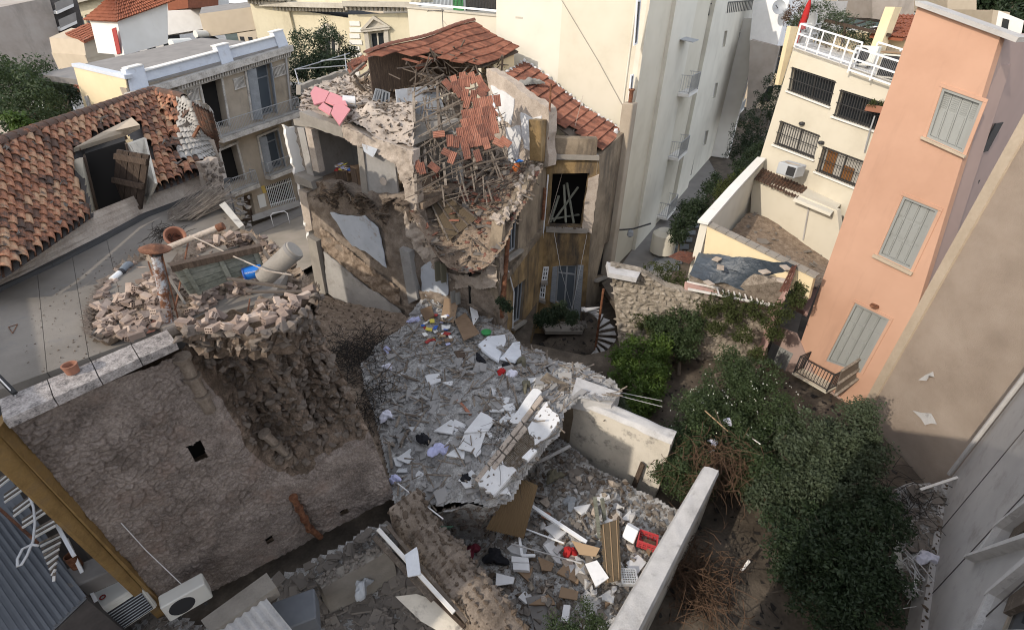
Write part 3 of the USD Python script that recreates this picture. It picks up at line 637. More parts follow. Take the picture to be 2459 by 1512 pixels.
for pp, q in ((pl, qs[0]), (p2, q2)):
    b = MB(); W, H = q.size()
    for x0, x1 in ((-.3, -.02), (1.02, 1.3)): q.hex(b, x0, x1, 0, 1.02, 0, .15)
    q.hex(b, -.45, 1.45, 1.03, 1.12, 0, .3)
    (ua, za), (ub, zb) = q.uz(-.5, 1.13), q.uz(1.5, 1.13); um = (ua+ub)/2; zm = max(za, zb)
    b.poly(pp, Polygon([(ua, za), (ub, zb), (um, zm+.75)]).difference(Polygon([(ua+.5, za+.14), (ub-.5, zb+.14), (um, zm+.5)])), 0, .35); b.poly(pp, Polygon([(ua, za), (ub, zb), (um, zm+.7)]), -.05, .08)
    q.hex(b, -.45, 1.45, -.08, -.005, 0, .3)
    th.part('window_pediment', b, 'museum_trim')
b = MB()
for i in range(9):
    u, z = p2.uz(842, 50+i*15); b.pbox(p2, u-.1, u+.75+.2*(i % 2), z-.36, z-.03, 0, .07)
th.part('corner_quoin', b, 'white_render')

# trees of the background
def px_blob(x, y, d, rpx, sq=(1, 1, 1)):
    c = AD(x, y, d); r = rpx*d/1250
    return c, np.array(sq)*r
tree('pine_tree', 'large dark evergreen tree at the left border above the tiled roof', 'tree', [px_blob(20,225,38,62), px_blob(80,270,36,55), px_blob(60,205,40,50), px_blob(-20,300,34,60), px_blob(110,240,42,40)], np.r_[AD(40,300,37)[:2], -.3], .17, 'leaf_mid', rng, 520, 30, .42, .3)
tree('dark_tree', 'dark dense tree behind the left evergreen, beside the small white house', 'tree', [px_blob(120,205,50,35), px_blob(150,225,48,28)], np.r_[AD(130,250,49)[:2], -.3], .18, 'leaf_dark', rng, 220, 26, .4, .25)
tree('small_shrub', 'small light green treetop just above the tiled roof ridge at left', 'tree', [px_blob(50,305,24,22)], np.r_[AD(50,320,24)[:2], -.3], .12, 'leaf_bright', rng, 60, 26, .2, .08)
tree('street_tree', 'dark glossy orange tree in front of the classical building, left of the ruined roof', 'tree', [px_blob(735,120,42,48), px_blob(795,115,42,48), px_blob(760,180,40,60), px_blob(740,235,40,45), px_blob(805,180,41,48)], np.r_[AD(765,250,40)[:2], -.3], .16, 'leaf_dark', rng, 620, 30, .36, .2)
# top right: white building, hill, houses
th, pl, _ = facade('white_building', 'bright white modern building with a satellite dish above the alley end', 'building', [(1812,-20),(1898,-10),(1866,112),(1800,98)], 49, 47, 'white_paint', 6)
d0 = AY(1868, 20, 46.5); t = Thing('satellite_dish', 'grey satellite dish mounted on the bright white wall', 'satellite dish', d0); t.part('dish', MB().lathe([(.02, 0), (.3, .05), (.55, .17), (.55, .2), (.3, .08), (.02, .03)], d0, 16, R=np.array([[1,0,0],[0,.4,-.9],[0,.9,.4]])), 'grey_metal', smooth=40); t.part('arm', MB().bar(d0, d0+V(-.5,-.6,.2), .04), 'dark_metal')
facade('grey_building', 'grey rendered end wall below the white building at the alley end', 'building', [(1802,96),(1872,112),(1850,200),(1790,300)], 46.5, 46, 'far_grey', 5)
facade('grey_building', 'grey wall standing between the white building and the roof garden plants', 'building', [(1893,4),(1930,0),(1900,150),(1860,130)], 50, 48, 'grey_facade', 5)
for i, (px, y, m, lab) in enumerate((
    ([(1950,-20),(2010,-25),(2010,40),(1950,30)], 60, 'far_beige', 'pale yellow house with blue window above the roof garden'),
    ([(1900,-10),(1965,-20),(1965,20),(1895,18)], 66, 'far_white', 'whitish low house behind the bare climbing plant'),
    ([(2095,-30),(2195,-40),(2195,60),(2095,45)], 55, 'far_grey', 'tall brownish blank wall behind the yellow chimney'),
    ([(2275,-6),(2345,-2),(2345,50),(2275,30)], 60, 'far_beige', 'pale ochre flat-roofed house beyond the salmon parapet'),
    ([(2385,24),(2425,30),(2425,70),(2380,62)], 50, 'far_beige', 'small beige rooftop house beyond the salmon parapet'))):
    th, pl, _ = facade('background_house', lab, 'house', px, y, y, m, 6)
    if i == 0:
        q = Q4(pl, (1988,14),(2004,16),(2003,34),(1987,32)); p = th.part('window', q.frame(MB(), .1, 0, .06), 'white_paint'); th.part('pane', q.hex(MB(), 0, 1, 0, 1, -.05, .01), 'blue_paint', parent=p)
th, pl, _ = facade('rooftop_house', 'white rooftop cabin with dark door beyond the salmon parapet', 'house', [(2398,26),(2459,50),(2452,86),(2390,68)], 40, 39, 'far_white', 3)
q = Q4(pl, (2408,44),(2424,48),(2420,72),(2404,68)); th.part('door', q.hex(MB(), 0, 1, 0, 1, 0, .05), 'glass_dark')
hx = np.linspace(-160, 260, 90); hy = np.linspace(150, 420, 30); X, Y = np.meshgrid(hx, hy, indexing='ij')
Hh = 12.0*np.exp(-((X-190)/90)**2)*np.clip((Y-150)/120, 0, 1)+meshkit.fbm(np.stack([X*.03, Y*.03, X*0], -1), 3)*3-2.5
structure('hill', MB().grid(np.stack([X, Y, Hh], -1)), 'leaf_dark', smooth=True)
for k in range(16):
    x = 2345+k*9+rng.uniform(-3, 3); c = AD(x, 14+rng.uniform(-4, 18)+max(0, (k-6)*2.2), 95)
    tree('hill_tree', ('dark round tree on the far hillside at the upper right corner'), 'tree', [(c, V(3.4, 3.4, 2.8)*rng.uniform(.7, 1.2))], np.r_[c[:2], c[2]-6], .6, 'leaf_dark', rng, 36, 14, 1.0, .2, group='trees on the far hillside')
c = AD(2432, 8, 80); tree('cypress', 'tall pointed cypress against the sky in the upper right corner', 'tree', [(c+V(0,0,-2), V(1.0,1.0,2.2)), (c, V(.8,.8,2.4))], np.r_[c[:2], 4], .4, 'leaf_dark', rng, 60, 16, .5, .15)
# distant city blocks to the horizon
rs = np.random.default_rng(5)
spots = [(-60, 95), (-48, 110), (-75, 120), (-36, 100), (-24, 96), (-10, 120), (24, 90), (34, 84), (44, 100), (58, 96), (-90, 80), (-66, 74), (72, 110), (14, 104)]
for k, (x, y) in enumerate(spots):
    w, d, h = rs.uniform(9, 15), rs.uniform(8, 12), rs.uniform(9.5, 12.2)
    th = Thing('distant_block', 'distant pale flat-roofed city block near the horizon', 'building', (x, y, 0), 'distant city blocks near the horizon'); R = rotz(rs.uniform(-.5, .5))
    th.part('wall', MB().box(V(x, y, h/2), (w, d, h), R), ['far_white', 'far_beige', 'far_grey'][k % 3])
    b = MB()
    for i in range(4):
        for j in range(3): b.box(V(x, y, 0)+R @ V(-w/2+w*(i+.5)/4, -d/2-.01, h*(j+.55)/3), (w/4*.5, .12, h/3*.55), R)
    th.part('windows', b, 'glass_dark')
# ---------------------------------------------------------------- the cream block (hotel) with its blank sunlit wall
rng = np.random.default_rng(31)
HC = A(1470, 640, 0); HS = Pl(HC, V(.49, .872)); HL = Pl(HC, V(-.86, .51))
th = Thing('cream_block', 'tall cream block with blank sunlit side wall and small iron balconies facing the alley', 'apartment block', HC)
top = 16.5
uL, _ = HL.uz(1257, 40); uE, zE = HL.uz(978, 16); _, zM = HL.uz(1256, 42)
uC, _ = HL.uz(1533, 250)
th.part('side_wall', MB().poly(HL, Polygon([(0, -.3), (0, top), (uL, top), (uL, zM), (uE, zE), (uE, -.3)]), -12, 0), 'cream_wall')
a, c = MB(), MB(); pts = [HL.P(uL+.05, zM+.02, -.15), HL.P((uL+uE)/2, (zM+zE)/2+.02, -.15), HL.P(uE-.1, zE+.02, -.15)]
for p, q in zip(pts[:-1], pts[1:]):
    a.bar(p+V(0,0,.15), q+V(0,0,.15), .09, .09)
    for i in range(40): s = p+(q-p)*(i/40); c.bar(s+V(0,0,.2), s+V(0,0,1.3), .025)
p = th.part('terrace_rail', a, 'white_metal'); th.part('railing_bars', c, 'dark_metal', parent=p)
th.part('terrace_screen', MB().pbox(HL, uL+1.2, uE-3.5, zM+.2, zM+1.5, -.9, -.8), 'glass_dark'); th.part('green_screen', MB().pbox(HL, uL+4.2, uL+4.9, zM+.2, zM+1.5, -.7, -.65), 'green_plastic')
th.part('wall_coping', MB().hexa([HL.P(uL, zM-.08, -.4), HL.P(uE, zE-.08, -.4), HL.P(uE, zE-.08, .06), HL.P(uL, zM-.08, .06)], [HL.P(uL, zM+.01, -.4), HL.P(uE, zE+.01, -.4), HL.P(uE, zE+.01, .06), HL.P(uL, zM+.01, .06)]), 'museum_trim')
th.part('expansion_strip', MB().tube([HL.P(.62, 7.2, .03), HL.P(.62, top, .03)], .05, 6), 'cream_shade')
LHS = 40.0
wpx = [((2040-1560)/1, 0)]
def zq(*p): return [(1498.4+x*.3938, y*.3938) for x, y in p]
wins = [zq((492,220),(514,218),(492,322),(470,330)), zq((613,190),(631,188),(615,285),(597,290)), zq((432,570),(454,562),(436,660),(412,672)), zq((556,510),(575,504),(558,595),(540,602)), zq((372,892),(396,885),(380,968),(356,980)), zq((497,800),(516,795),(500,880),(482,890)), zq((110,0),(132,0),(108,270),(88,282)), zq((70,460),(86,455),(70,600),(52,640))]
doors = [zq((300,300),(352,285),(312,520),(262,530)), zq((245,660),(295,645),(262,880),(210,890)), zq((185,1020),(236,1005),(200,1215),(150,1225)), zq((705,195),(733,190),(705,360),(677,362)), zq((655,460),(683,452),(655,640),(625,645)), zq((600,720),(630,712),(602,890),(570,900))]
qs = [Q4(HS, *w) for w in wins]; qd = [Q4(HS, *w) for w in doors]
th.part('alley_wall', MB().poly(HS, rect(0, LHS, -.3, top).difference(rect(.01, .02, 0, 1)) if 0 else (lambda P: [P := P.difference(q.poly()) for q in qs+qd][-1])(rect(0.003, LHS, -.3, top)), -.35, .002), 'cream_shade')
for q in qs: glazed(th, q, 'white_paint', 'glass_dark', .07, -.25, ())
for q in qd: glazed(th, q, 'white_metal', 'glass_blue', .08, -.25, (.5,))
th.part('room', MB().pbox(HS, .1, LHS, -.3, top, -8, -.36), 'cream_shade')
for k, q in enumerate(((1592,236),(1656,214)), ) if 0 else enumerate([((1592,237),(1658,213)), ((1570,386),(1636,360)), ((1544,527),(1612,496)), ((1758,162),(1806,151)), ((1733,273),(1783,260)), ((1711,377),(1759,356))]):
    (ua, za), (ub, zb) = HS.uz(*q[0]), HS.uz(*q[1]); um = (ua+ub)/2; z = (za+zb)/2; w = 1.25 if k < 3 else 1.4
    b = MB().pbox(HS, um-w, um+w, z, z+.16, .003, .95); p = th.part('balcony', b, 'white_render'); a, c = MB(), MB()
    railing([HS.P(um-w+.05, z+.16, .06), HS.P(um-w+.05, z+.16, .9), HS.P(um+w-.05, z+.16, .9), HS.P(um+w-.05, z+.16, .06)], 1.0, a, c, .13, .016); th.part('rail', a, 'grey_metal', parent=p); th.part('railing_bars', c, 'grey_metal', parent=p)
for a0, b0, r, m in (((1724,48),(1656,420),.06,'dark_metal'), ((1612,0),(1532,560),.05,'dark_metal')):
    th.part('drainpipe', MB().tube([HS.at(*a0, .08), HS.at(*b0, .08)], r), m)
for x0, x1, y in ((1608,1660,20), (1700,1730,45)):
    ua, _ = HS.uz(x0, y); ub, _ = HS.uz(x1, y); th.part('pilaster', MB().pbox(HS, ua, ub, -.3, top, .003, .28), 'cream_shade')
q = Q4(HS, *zq((300,230),(350,215),(465,245),(390,268))); th.part('canopy', MB().plate([HS.at(*zq((310,232))[0], 0), HS.at(*zq((350,218))[0], 0), HS.at(*zq((350,218))[0], 1.0)-V(0,0,.15), HS.at(*zq((310,232))[0], 1.0)-V(0,0,.15)], .04), 'grey_metal')
q = Q4(HS, (1702,8),(1810,0),(1806,24),(1700,38)); a, c = MB(), MB(); q.hex(a, 0, 1, .9, 1, 0, .06)
for i in range(24): q.hex(c, i/24, i/24+.012, 0, .9, 0, .04)
p = th.part('terrace_rail', a, 'dark_metal'); th.part('railing_bars', c, 'dark_metal', parent=p); th.part('terrace_screen', q.hex(MB(), 0, 1, 0, .9, -.05, -.02), 'glass_dark')
e0 = HS.P(LHS, 0)
th.part('end_wall', MB().hexa([HS.P(30, -.3, .01), HS.P(31, -.3, .01), HS.P(31, -.3, 1.6), HS.P(30, -.3, 1.6)], [HS.P(30, 12, .01), HS.P(31, 12, .01), HS.P(31, 12, 1.6), HS.P(30, 12, 1.6)]), 'white_render')
th.part('rounded_base', MB().tube([A(1590,600,0)+V(0,0,-.1), A(1590,600,0)+V(0,0,1.1), A(1590,600,0)+V(0,0,1.35)], [.75, .75, .45], 14), 'cream_shade', smooth=40)
d0 = HS.at(1595, 600, 1.0); 
# alley
al = [A(1470,660,0), A(1530,700,0), A(1600,680,0), A(1760,440,0)+V(0,4,0), A(1735,385,0)+V(0,6,0)]
structure('alley_path', sheet([(p[0], p[1]) for p in al], -.30), 'pavement_grey')
b = MB()
for k in range(9):
    p0 = A(1560+k*9, 640-k*17, 0); p1 = A(1632+k*8, 640-k*17, 0); b.hexa([p0+V(0,0,-.29), p1+V(0,0,-.29), p1+V(.25,.75,-.29), p0+V(.25,.75,-.29)], [p0+V(0,0,-.25), p1+V(0,0,-.25), p1+V(.25,.75,-.25), p0+V(.25,.75,-.25)])
single('alley_paving', b, 'roof_sheet', 'dark blue-grey paving strip down the shaded alley', 'paving')
for k, (x, y, d, r, m, lab) in enumerate(((1830,300,47,62,'leaf_dark','tall dark ivy mass hanging over the alley end wall'), (1700,480,33,38,'leaf_dark','dark shrub along the shaded alley beside the cream block'), (1640,530,31,30,'leaf_dark','dark low shrub at the alley bend under the lowest balcony'), (1748,470,31,34,'leaf_ivy','light green climbing bush at the top of the yard wall'), (1795,400,38,36,'leaf_dark','dark leafy bush below the hanging ivy at the alley end'))):
    bl = [px_blob(x, y, d, r), px_blob(x+r*.5, y-r*.9, d+1, r*.8), px_blob(x-r*.35, y+r*.8, d-1, r*.8)] + ([px_blob(1850,220,48,34), px_blob(1800,380,46,50), px_blob(1790,330,46,45)] if k == 0 else [])
    tree('alley_shrub', lab, 'shrub', bl, np.r_[AD(x, y+r, d)[:2], -.3], .15, m, rng, 420 if k == 0 else 130, 26, .3, .08)

# ---------------------------------------------------------------- cream house with barred windows
CFP = Pl(V(13.2, 26.5), V(.50, -.866))
def zl(*p): return zq(*p)
cw = [Q4(CFP, *zl((1025,408),(1292,495),(1255,650),(1000,553))), Q4(CFP, *zl((1322,545),(1590,630),(1545,800),(1277,708))), Q4(CFP, *zl((955,735),(1195,825),(1158,972),(915,880))), Q4(CFP, *zl((1214,890),(1485,990),(1430,1150),(1170,1045)))]
ch = Thing('barred_window_house', 'cream house with four wide barred windows and a white-railed roof terrace', 'house', (13.2, 26.5, 0))
outl = pxpoly(CFP, zl((1035,292),(1680,515),(1720,520),(1430,1400),(720,1320)))
solid(ch, CFP, outl, [q.poly() for q in cw], .35, 5.5, 'cream_wall', 'cream_shade')
for k, q in enumerate(cw):
    p = glazed(ch, q, 'dark_metal', 'glass_dark' if k < 2 else 'curtain', .07, -.3, (.5,))
    b = MB(); 
    for i in range(17): q.hex(b, .01+i*.06, .022+i*.06, 0, 1, -.02, .0)
    for y in (.04, .5, .94): q.hex(b, -.02, 1.02, y, y+.025, .0, .03)
    ch.part('window_grille', b, 'dark_metal')
    if k == 3:
        ch.part('brown_curtain', q.hex(MB(), .08, .30, .05, .9, -.27, -.25), 'brown_curtain'); ch.part('brown_curtain', q.hex(MB(), .5, .75, .05, .55, -.27, -.25), 'brown_curtain')
    ch.part('sill', q.hex(MB(), -.03, 1.03, -.06, -.005, 0, .12), 'white_render')
tq = Q4(CFP, *zl((1045,235),(1700,465),(1680,515),(1035,292)))
tf = [CFP.at(*zl((1035,292))[0]), CFP.at(*zl((1680,515))[0])]; bk = np.r_[-CFP.n, 0]
ch.part('roof_terrace', MB().hexa([tf[0]-V(0,0,.12), tf[1]-V(0,0,.12), tf[1]+bk*5-V(0,0,.12), tf[0]+bk*5-V(0,0,.12)], [tf[0]+V(0,0,.02), tf[1]+V(0,0,.02), tf[1]+bk*5+V(0,0,.02), tf[0]+bk*5+V(0,0,.02)]), 'far_white')
def rail3(th, P, Q, h=.95, n=5, mesh=True):
    a, c = MB(), MB(); up = V(0,0,1)
    for z in (.12, .55, h): a.bar(P+up*z, Q+up*z, .06)
    for i in range(n+1): s = P+(Q-P)*i/n; a.bar(s, s+up*h, .05)
    k = int(np.linalg.norm(Q-P)/.07)
    for i in range(k): s = P+(Q-P)*i/k; c.bar(s+up*.13, s+up*(h-.02), .007)
    p = th.part('terrace_rail', a, 'white_metal'); th.part('mesh_panel', c, 'grey_metal', parent=p)
mid = tf[0]*.40+tf[1]*.60
rail3(ch, tf[0]+V(0,0,.03), mid+V(0,0,.03)); rail3(ch, tf[0]+bk*.03+V(0,0,.03), tf[0]+bk*1.6+V(0,0,.03), n=2)
rail3(ch, mid+np.r_[CFP.n,0]*.35-V(0,0,.15), tf[1]+np.r_[CFP.n,0]*.35-V(0,0,.15), n=2); rail3(ch, mid+bk*1.2+V(0,0,.03), tf[1]+bk*1.2+V(0,0,.03), n=2)
ch.part('yellow_end_wall', MB().poly(Pl(CFP.at(*zl((1025,300))[0]), bk), pxpoly(Pl(CFP.at(*zl((1025,300))[0]), bk), zl((1020,160),(1075,165),(1030,300),(960,520),(940,520))), -.2, .0), 'yellow_wall')
t = Thing('roof_cabin', 'yellow roof cabin with brown tiled roof and pergola above the white-railed terrace', 'cabin', tf[1]+bk*3)
CB = Pl((tf[0]+bk*2.6), CFP.d)
t.part('wall', MB().poly(CB, pxpoly(CB, zl((1180,190),(1745,215),(1690,420),(1150,260))), -3, 0), 'yellow_wall')
P = [CB.at(*zl((1560,215))[0], .8), CB.at(*zl((1760,235))[0], .8), CB.at(*zl((1790,100))[0], -3), CB.at(*zl((1400,92))[0], -3)]; p = t.part('roof', MB().plate(P, .1), 'far_tile'); b = MB(); tile_field(b, *P, 9, 14, rng, .05, .03); t.part('roof_tiles', b, 'far_tile', parent=p, kind='stuff')
b = MB(); 
for s in range(7): b.bar(CB.at(*zl((1290+s*60, 105+s*14))[0], -.8), CB.at(*zl((1330+s*55, 140+s*11))[0], 1.0), .1, .06)
b.bar(CB.at(*zl((1300,125))[0], 1.0), CB.at(*zl((1700,215))[0], 1.0), .1, .12); b.bar(CB.at(*zl((1425,160))[0], 1), CB.at(*zl((1405,260))[0], 1), .09); b.bar(CB.at(*zl((1640,200))[0], 1), CB.at(*zl((1620,300))[0], 1), .09); t.part('pergola', b, 'wood_dark')
cc = [CB.at(*zl((1712,45))[0], .9), CB.at(*zl((1665,300))[0], .9)]; cc[1][:2] = cc[0][:2]; b = MB().bar(cc[1]-V(0,0,.8), cc[0], .55, .4, up=np.r_[CFP.d,0]); single('chimney', b, 'yellow_wall', 'tall square yellow chimney beside the salmon building', 'chimney')
for k, (x, y) in enumerate(((1150,120),(1245,110),(1310,160),(1380,175),(1480,240),(1070,95))):
    c = CB.at(*zl((x, y))[0], .5); r = np.array([.85,.85,.75]) if k < 4 else np.array([.5,.5,.8])
    tree('potted_shrub', ('left olive-green shrub of the roof garden', 'tall middle shrub of the roof garden by the red parasol', 'wide shrub of the roof garden beside the pergola post', 'dense shrub of the roof garden under the pergola edge', 'thin climbing plant on the yellow cabin wall', 'bare reddish climbing plant at the left end of the roof garden')[k], 'shrub', [(c, r)], c-V(0,0,1.1), .09, 'leaf_olive' if k != 5 else 'dry_vine', rng, 60 if k < 4 else 22, 22, .22, .05)
c = CB.at(*zl((1180,100))[0], 1.0); single('closed_parasol', MB().lathe([(.02,.75),(.10,.5),(.16,0),(.20,-.55),(.03,-.56),(.03,-1.2)], c, 10), 'red_cloth', 'closed red parasol standing among the roof garden shrubs', 'parasol', smooth=40)
c = CFP.at(*zl((1100,145))[0], -.8); t = Thing('satellite_dish', 'small pale satellite dish at the corner of the yellow end wall', 'satellite dish', c); t.part('dish', MB().lathe([(.02,0),(.25,.05),(.42,.15),(.42,.18),(.25,.08),(.02,.03)], c, 14, R=np.array([[0,0,-1],[0,1,0],[1,0,.3]])), 'grey_metal', smooth=40); t.part('mast', MB().bar(c-V(0,0,.8), c, .05), 'grey_metal')
def ac_unit(name, label, c, yaw, m='ac_white', size=(.85,.32,.6), tilt=None, grp=None):
    R = rotz(yaw) if tilt is None else tilt; t = Thing(name, label, 'air conditioner', c, grp); w, d, h = size
    t.part('casing', MB().bevbox(c+R @ V(0,0,h/2), size, R, .025), m)
    f = c+R @ V(-w*.12, -d/2-.012, h/2); Rf = R @ np.array([[1,0,0],[0,0,1],[0,-1,0]])
    t.part('fan', MB().lathe([(.001, .0), (h*.40, .0), (h*.42, .02), (h*.40, .022), (.001,.022)], f, 20, R=Rf), 'fan_black')
    b = MB()
    for k in range(5): b.lathe([(h*(.09+.075*k), .022), (h*(.1+.075*k), .03), (h*(.105+.075*k), .022)], f, 20, R=Rf)
    for k in range(8):
        a = k*math.pi/4; b.bar(f+Rf @ V(0,0,.026), f+Rf @ V(h*.4*math.cos(a), h*.4*math.sin(a), .026), .008)
    t.part('fan_guard', b, 'fan_black')
    b = MB()
    for s in (-.3, .3): b.box(c+R @ V(w*s, 0, -.04), (.06, d*1.1, .08), R)
    t.part('foot', b, 'dark_metal'); return t, R
m2 = mid+bk*.6
ac_unit('air_conditioner', 'small white air conditioner with round fan inside the white terrace railing', m2+V(0,0,.1), -.9, size=(.9,.35,.75))
t = Thing('air_conditioner', 'larger white air conditioner with square grille and brown lid at the terrace rail end', 'air conditioner', tf[1]+bk*.3)
c = tf[1]*.72+mid*.28+bk*.25; Rz = rotz(math.atan2(CFP.d[1], CFP.d[0])); t.part('casing', MB().bevbox(c+V(0,0,.5), (1.0,.5,.9), Rz, .03), 'ac_white'); t.part('grille', MB().box(c+V(0,0,.5)+np.r_[CFP.n,0]*.26, (.85,.03,.75), Rz), 'fan_black'); t.part('lid', MB().box(c+V(0,0,.99), (1.15,.6,.06), Rz), 'board_brown')
c = CFP.at(*zl((1560,660))[0], .35); t = Thing('window_box', 'terracotta window box with small plants beside the upper right barred window', 'planter', c); t.part('box', MB().bevbox(c, (.7,.25,.25), Rz, .02), 'terracotta'); b = MB(); leaves(b, c+rng.uniform(-1,1,(14,3))*V(.3,.1,.08)+V(0,0,.25), 16, .14, .08, rng); t.part('plants', b, 'leaf_ivy')
single('hanging_pipe', MB().tube([CFP.at(*zl((1545,705))[0], .2), CFP.at(*zl((1520,790))[0], .25), CFP.at(*zl((1475,925))[0], .1)], .03), 'grey_metal', 'thin grey pipe hanging below the window box', 'pipe')
for k, (x, y) in enumerate(((1092,752),(1210,868))):
    b0 = CFP.at(*zl((x, y))[0], .1); single('wall_lamp', MB().lathe([(.02,.08),(.12,.05),(.14,-.03),(.1,-.07),(.02,-.08)], b0, 12), 'fan_black', ('oval dark wall lamp above the lower left barred window', 'dark wall lamp at the corner of the lower right barred window')[k], 'lamp', loc=b0)

# ---------------------------------------------------------------- salmon building
SA = A(1915, 845, .8); SB = A(2075, 990, 0); SF = Pl(SA, SB-SA)
sq = [Q4(SF, (2264,211),(2361,245),(2313,368),(2225,329)), Q4(SF, (2170,471),(2254,505),(2187,648),(2109,611)), Q4(SF, (2054,727),(2136,767),(2066,895),(1984,866))]
sal = Thing('salmon_building', 'tall salmon-pink building with three grey-shuttered openings', 'building', SA)
outl = pxpoly(SF, [(2205,12),(2402,88),(2194,765),(2075,985),(1955,985),(1912,852)])
from shapely import affinity as shaff
solid(sal, SF, outl, [q.poly() for q in sq], .3, 1.6, 'salmon', 'mauve_wall', core_poly=outl.intersection(shaff.translate(outl, 0, -.7)))
for k, q in enumerate(sq):
    b = MB(); q.frame(b, .07, -.14, -.0); sal.part('frame', b, 'shutter_grey')
    b = MB(); W, H = q.size(); a = .10/W
    for x0, x1 in ((-a, -.004), (1.004, 1+a)): q.hex(b, x0, x1, -.02, 1.0, 0, .03)
    q.hex(b, -a, 1+a, 1.004, 1+a*W/H, 0, .03); sal.part('surround', b, 'salmon')
    if k < 2: sal.part('sill', q.hex(MB(), -a*1.1, 1+a*1.1, -.06, -.01, 0, .12), 'tan_bead')
    shutters(sal, q, 'shutter_grey', 4, panels=((.03,.62,.97) if k == 0 else (.02,.36,.68,.98) if k == 1 else (.02,.26,.5,.74,.98)), louvre=.6 if k == 0 else None, o=-.10)
tp = Q4(SF, (2203,2),(2458,92),(2450,104),(2204,14)); sal.part('coping', tp.hex(MB(), 0, .98, 0, 1, -.5, .14), 'grey_facade')
SR = Pl(SF.at(2402, 88), -SF.n); SR.n = SF.d.copy()
tanP = Pl(A(2070, 985, 0), V(0, -1)); tanP.n = np.array([-1.0, 0])

ra_ = [SF.at(2400,88,-.33), SF.at(2072,988,-.33)]; bv_ = V(.80,.60,0)*7.5
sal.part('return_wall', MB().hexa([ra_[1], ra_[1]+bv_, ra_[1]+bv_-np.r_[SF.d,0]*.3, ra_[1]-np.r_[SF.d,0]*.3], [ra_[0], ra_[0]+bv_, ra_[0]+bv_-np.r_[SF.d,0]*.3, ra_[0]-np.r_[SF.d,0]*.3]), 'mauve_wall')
for x, y, w, h in ((2378,330,.5,.9), (2335,450,.35,.5), (2320,440,.3,.5)):
    u, z = SR.uz(x, y); sal.part('side_window', MB().pbox(SR, u-w/2, u+w/2, z-h/2, z+h/2, .006, .05), 'glass_dark')
single('white_banner', MB().plate([SR.at(2258,560,.35), SR.at(2262,572,.35), SR.at(2205,720,.35), SR.at(2198,712,.35)], .02), 'white_cloth', 'long white sheet hung down the shaded side of the salmon building', 'sheet')
single('white_banner', MB().plate([SR.at(2268,590,.3), SR.at(2274,596,.3), SR.at(2236,660,.3), SR.at(2231,655,.3)], .02), 'white_cloth', 'short lower white sheet beside the long sheet on the salmon building', 'sheet')
c = SF.at(2103, 733, .08); single('wall_lamp', MB().lathe([(.02,.05),(.13,.04),(.15,-.02),(.1,-.06),(.02,-.07)], c, 12), 'rust', 'round brown wall lamp beside the lowest salmon balcony door', 'lamp', loc=c)
# lowest balcony
q = Q4(SF, (1938,856),(2022,905),(2012,928),(1930,882)); bp = sal.part('balcony', q.hex(MB(), 0, 1, -.12, .0, .003, .75), 'cream_wall'); a, c = MB(), MB()
railing([q.P(.02, 0, .05), q.P(.02, 0, .7), q.P(.98, 0, .7), q.P(.98, 0, .05)], .85, a, c, .11, .018); sal.part('rail', a, 'dark_metal', parent=bp); sal.part('railing_bars', c, 'dark_metal', parent=bp)
# pink lower storey
low = pxpoly(SF, [(1872,782),(1915,800),(1958,900),(2068,1000),(1990,1060),(1830,890)])
sal.part('pink_base', MB().poly(SF, low, .0, .06), 'mauve_wall')
q = Q4(SF, (1858,822),(1908,848),(1880,905),(1832,882)); b = MB()
for i in range(9): q.hex(b, i/9, i/9+.1, 0, 1, .06, .09)
sal.part('shutter', b, 'shutter_grey', label='plain grey slatted shutter of the low side window')
q = Q4(SF, (1950,935),(1992,965),(1955,1040),(1925,990)); p = sal.part('window', q.frame(MB(), .08, .06, .14, (.42,)), 'white_paint'); sal.part('pane', q.hex(MB(), 0, 1, 0, 1, .05, .075), 'interior', parent=p)
q = Q4(SF, (1892,905),(1932,930),(1912,962),(1880,950)); b = MB()
for i in range(8): q.hex(b, i/8, i/8+.05, 0, 1, .3, .33)
q.hex(b, 0, 1, .9, .97, .29, .34); q.hex(b, 0, 1, 0.05, .1, .29, .34); sal.part('window_grille', b, 'dark_metal')
# weathered boards leaning in the corner
bp = [A(2128,822,2.2), A(2118,868,1.6), A(2005,952,.6), A(2022,890,1.6)]; t = Thing('leaning_board', 'weathered framed wooden panel leaning between the salmon building and the tan wall', 'panel', bp[2]); t.part('panel', MB().plate(bp, .05), 'wood_old'); b = MB()
for s in (.0, .5, .96): b.bar(bp[0]+(bp[1]-bp[0])*s+V(-.05,-.05,.04), bp[3]+(bp[2]-bp[3])*s+V(-.05,-.05,.04), .09, .05)
t.part('batten', b, 'wood_old')
# side balcony grille between cream and salmon houses
c0 = CFP.at(2010, 590, .6); b = MB(); pts = [CFP.at(1972,580,.1), CFP.at(1972,580,.95), CFP.at(2022,604,.95), CFP.at(2022,604,.1)]; t = Thing('cage_balcony', 'small iron cage balcony between the yard wall and the salmon building', 'balcony', pts[0]); a, c = MB(), MB(); railing(pts, 1.0, a, c, .1, .02); t.part('slab', MB().plate([p-V(0,0,.02) for p in pts], .12), 'white_render'); t.part('rail', a, 'dark_metal'); t.part('railing_bars', c, 'dark_metal')

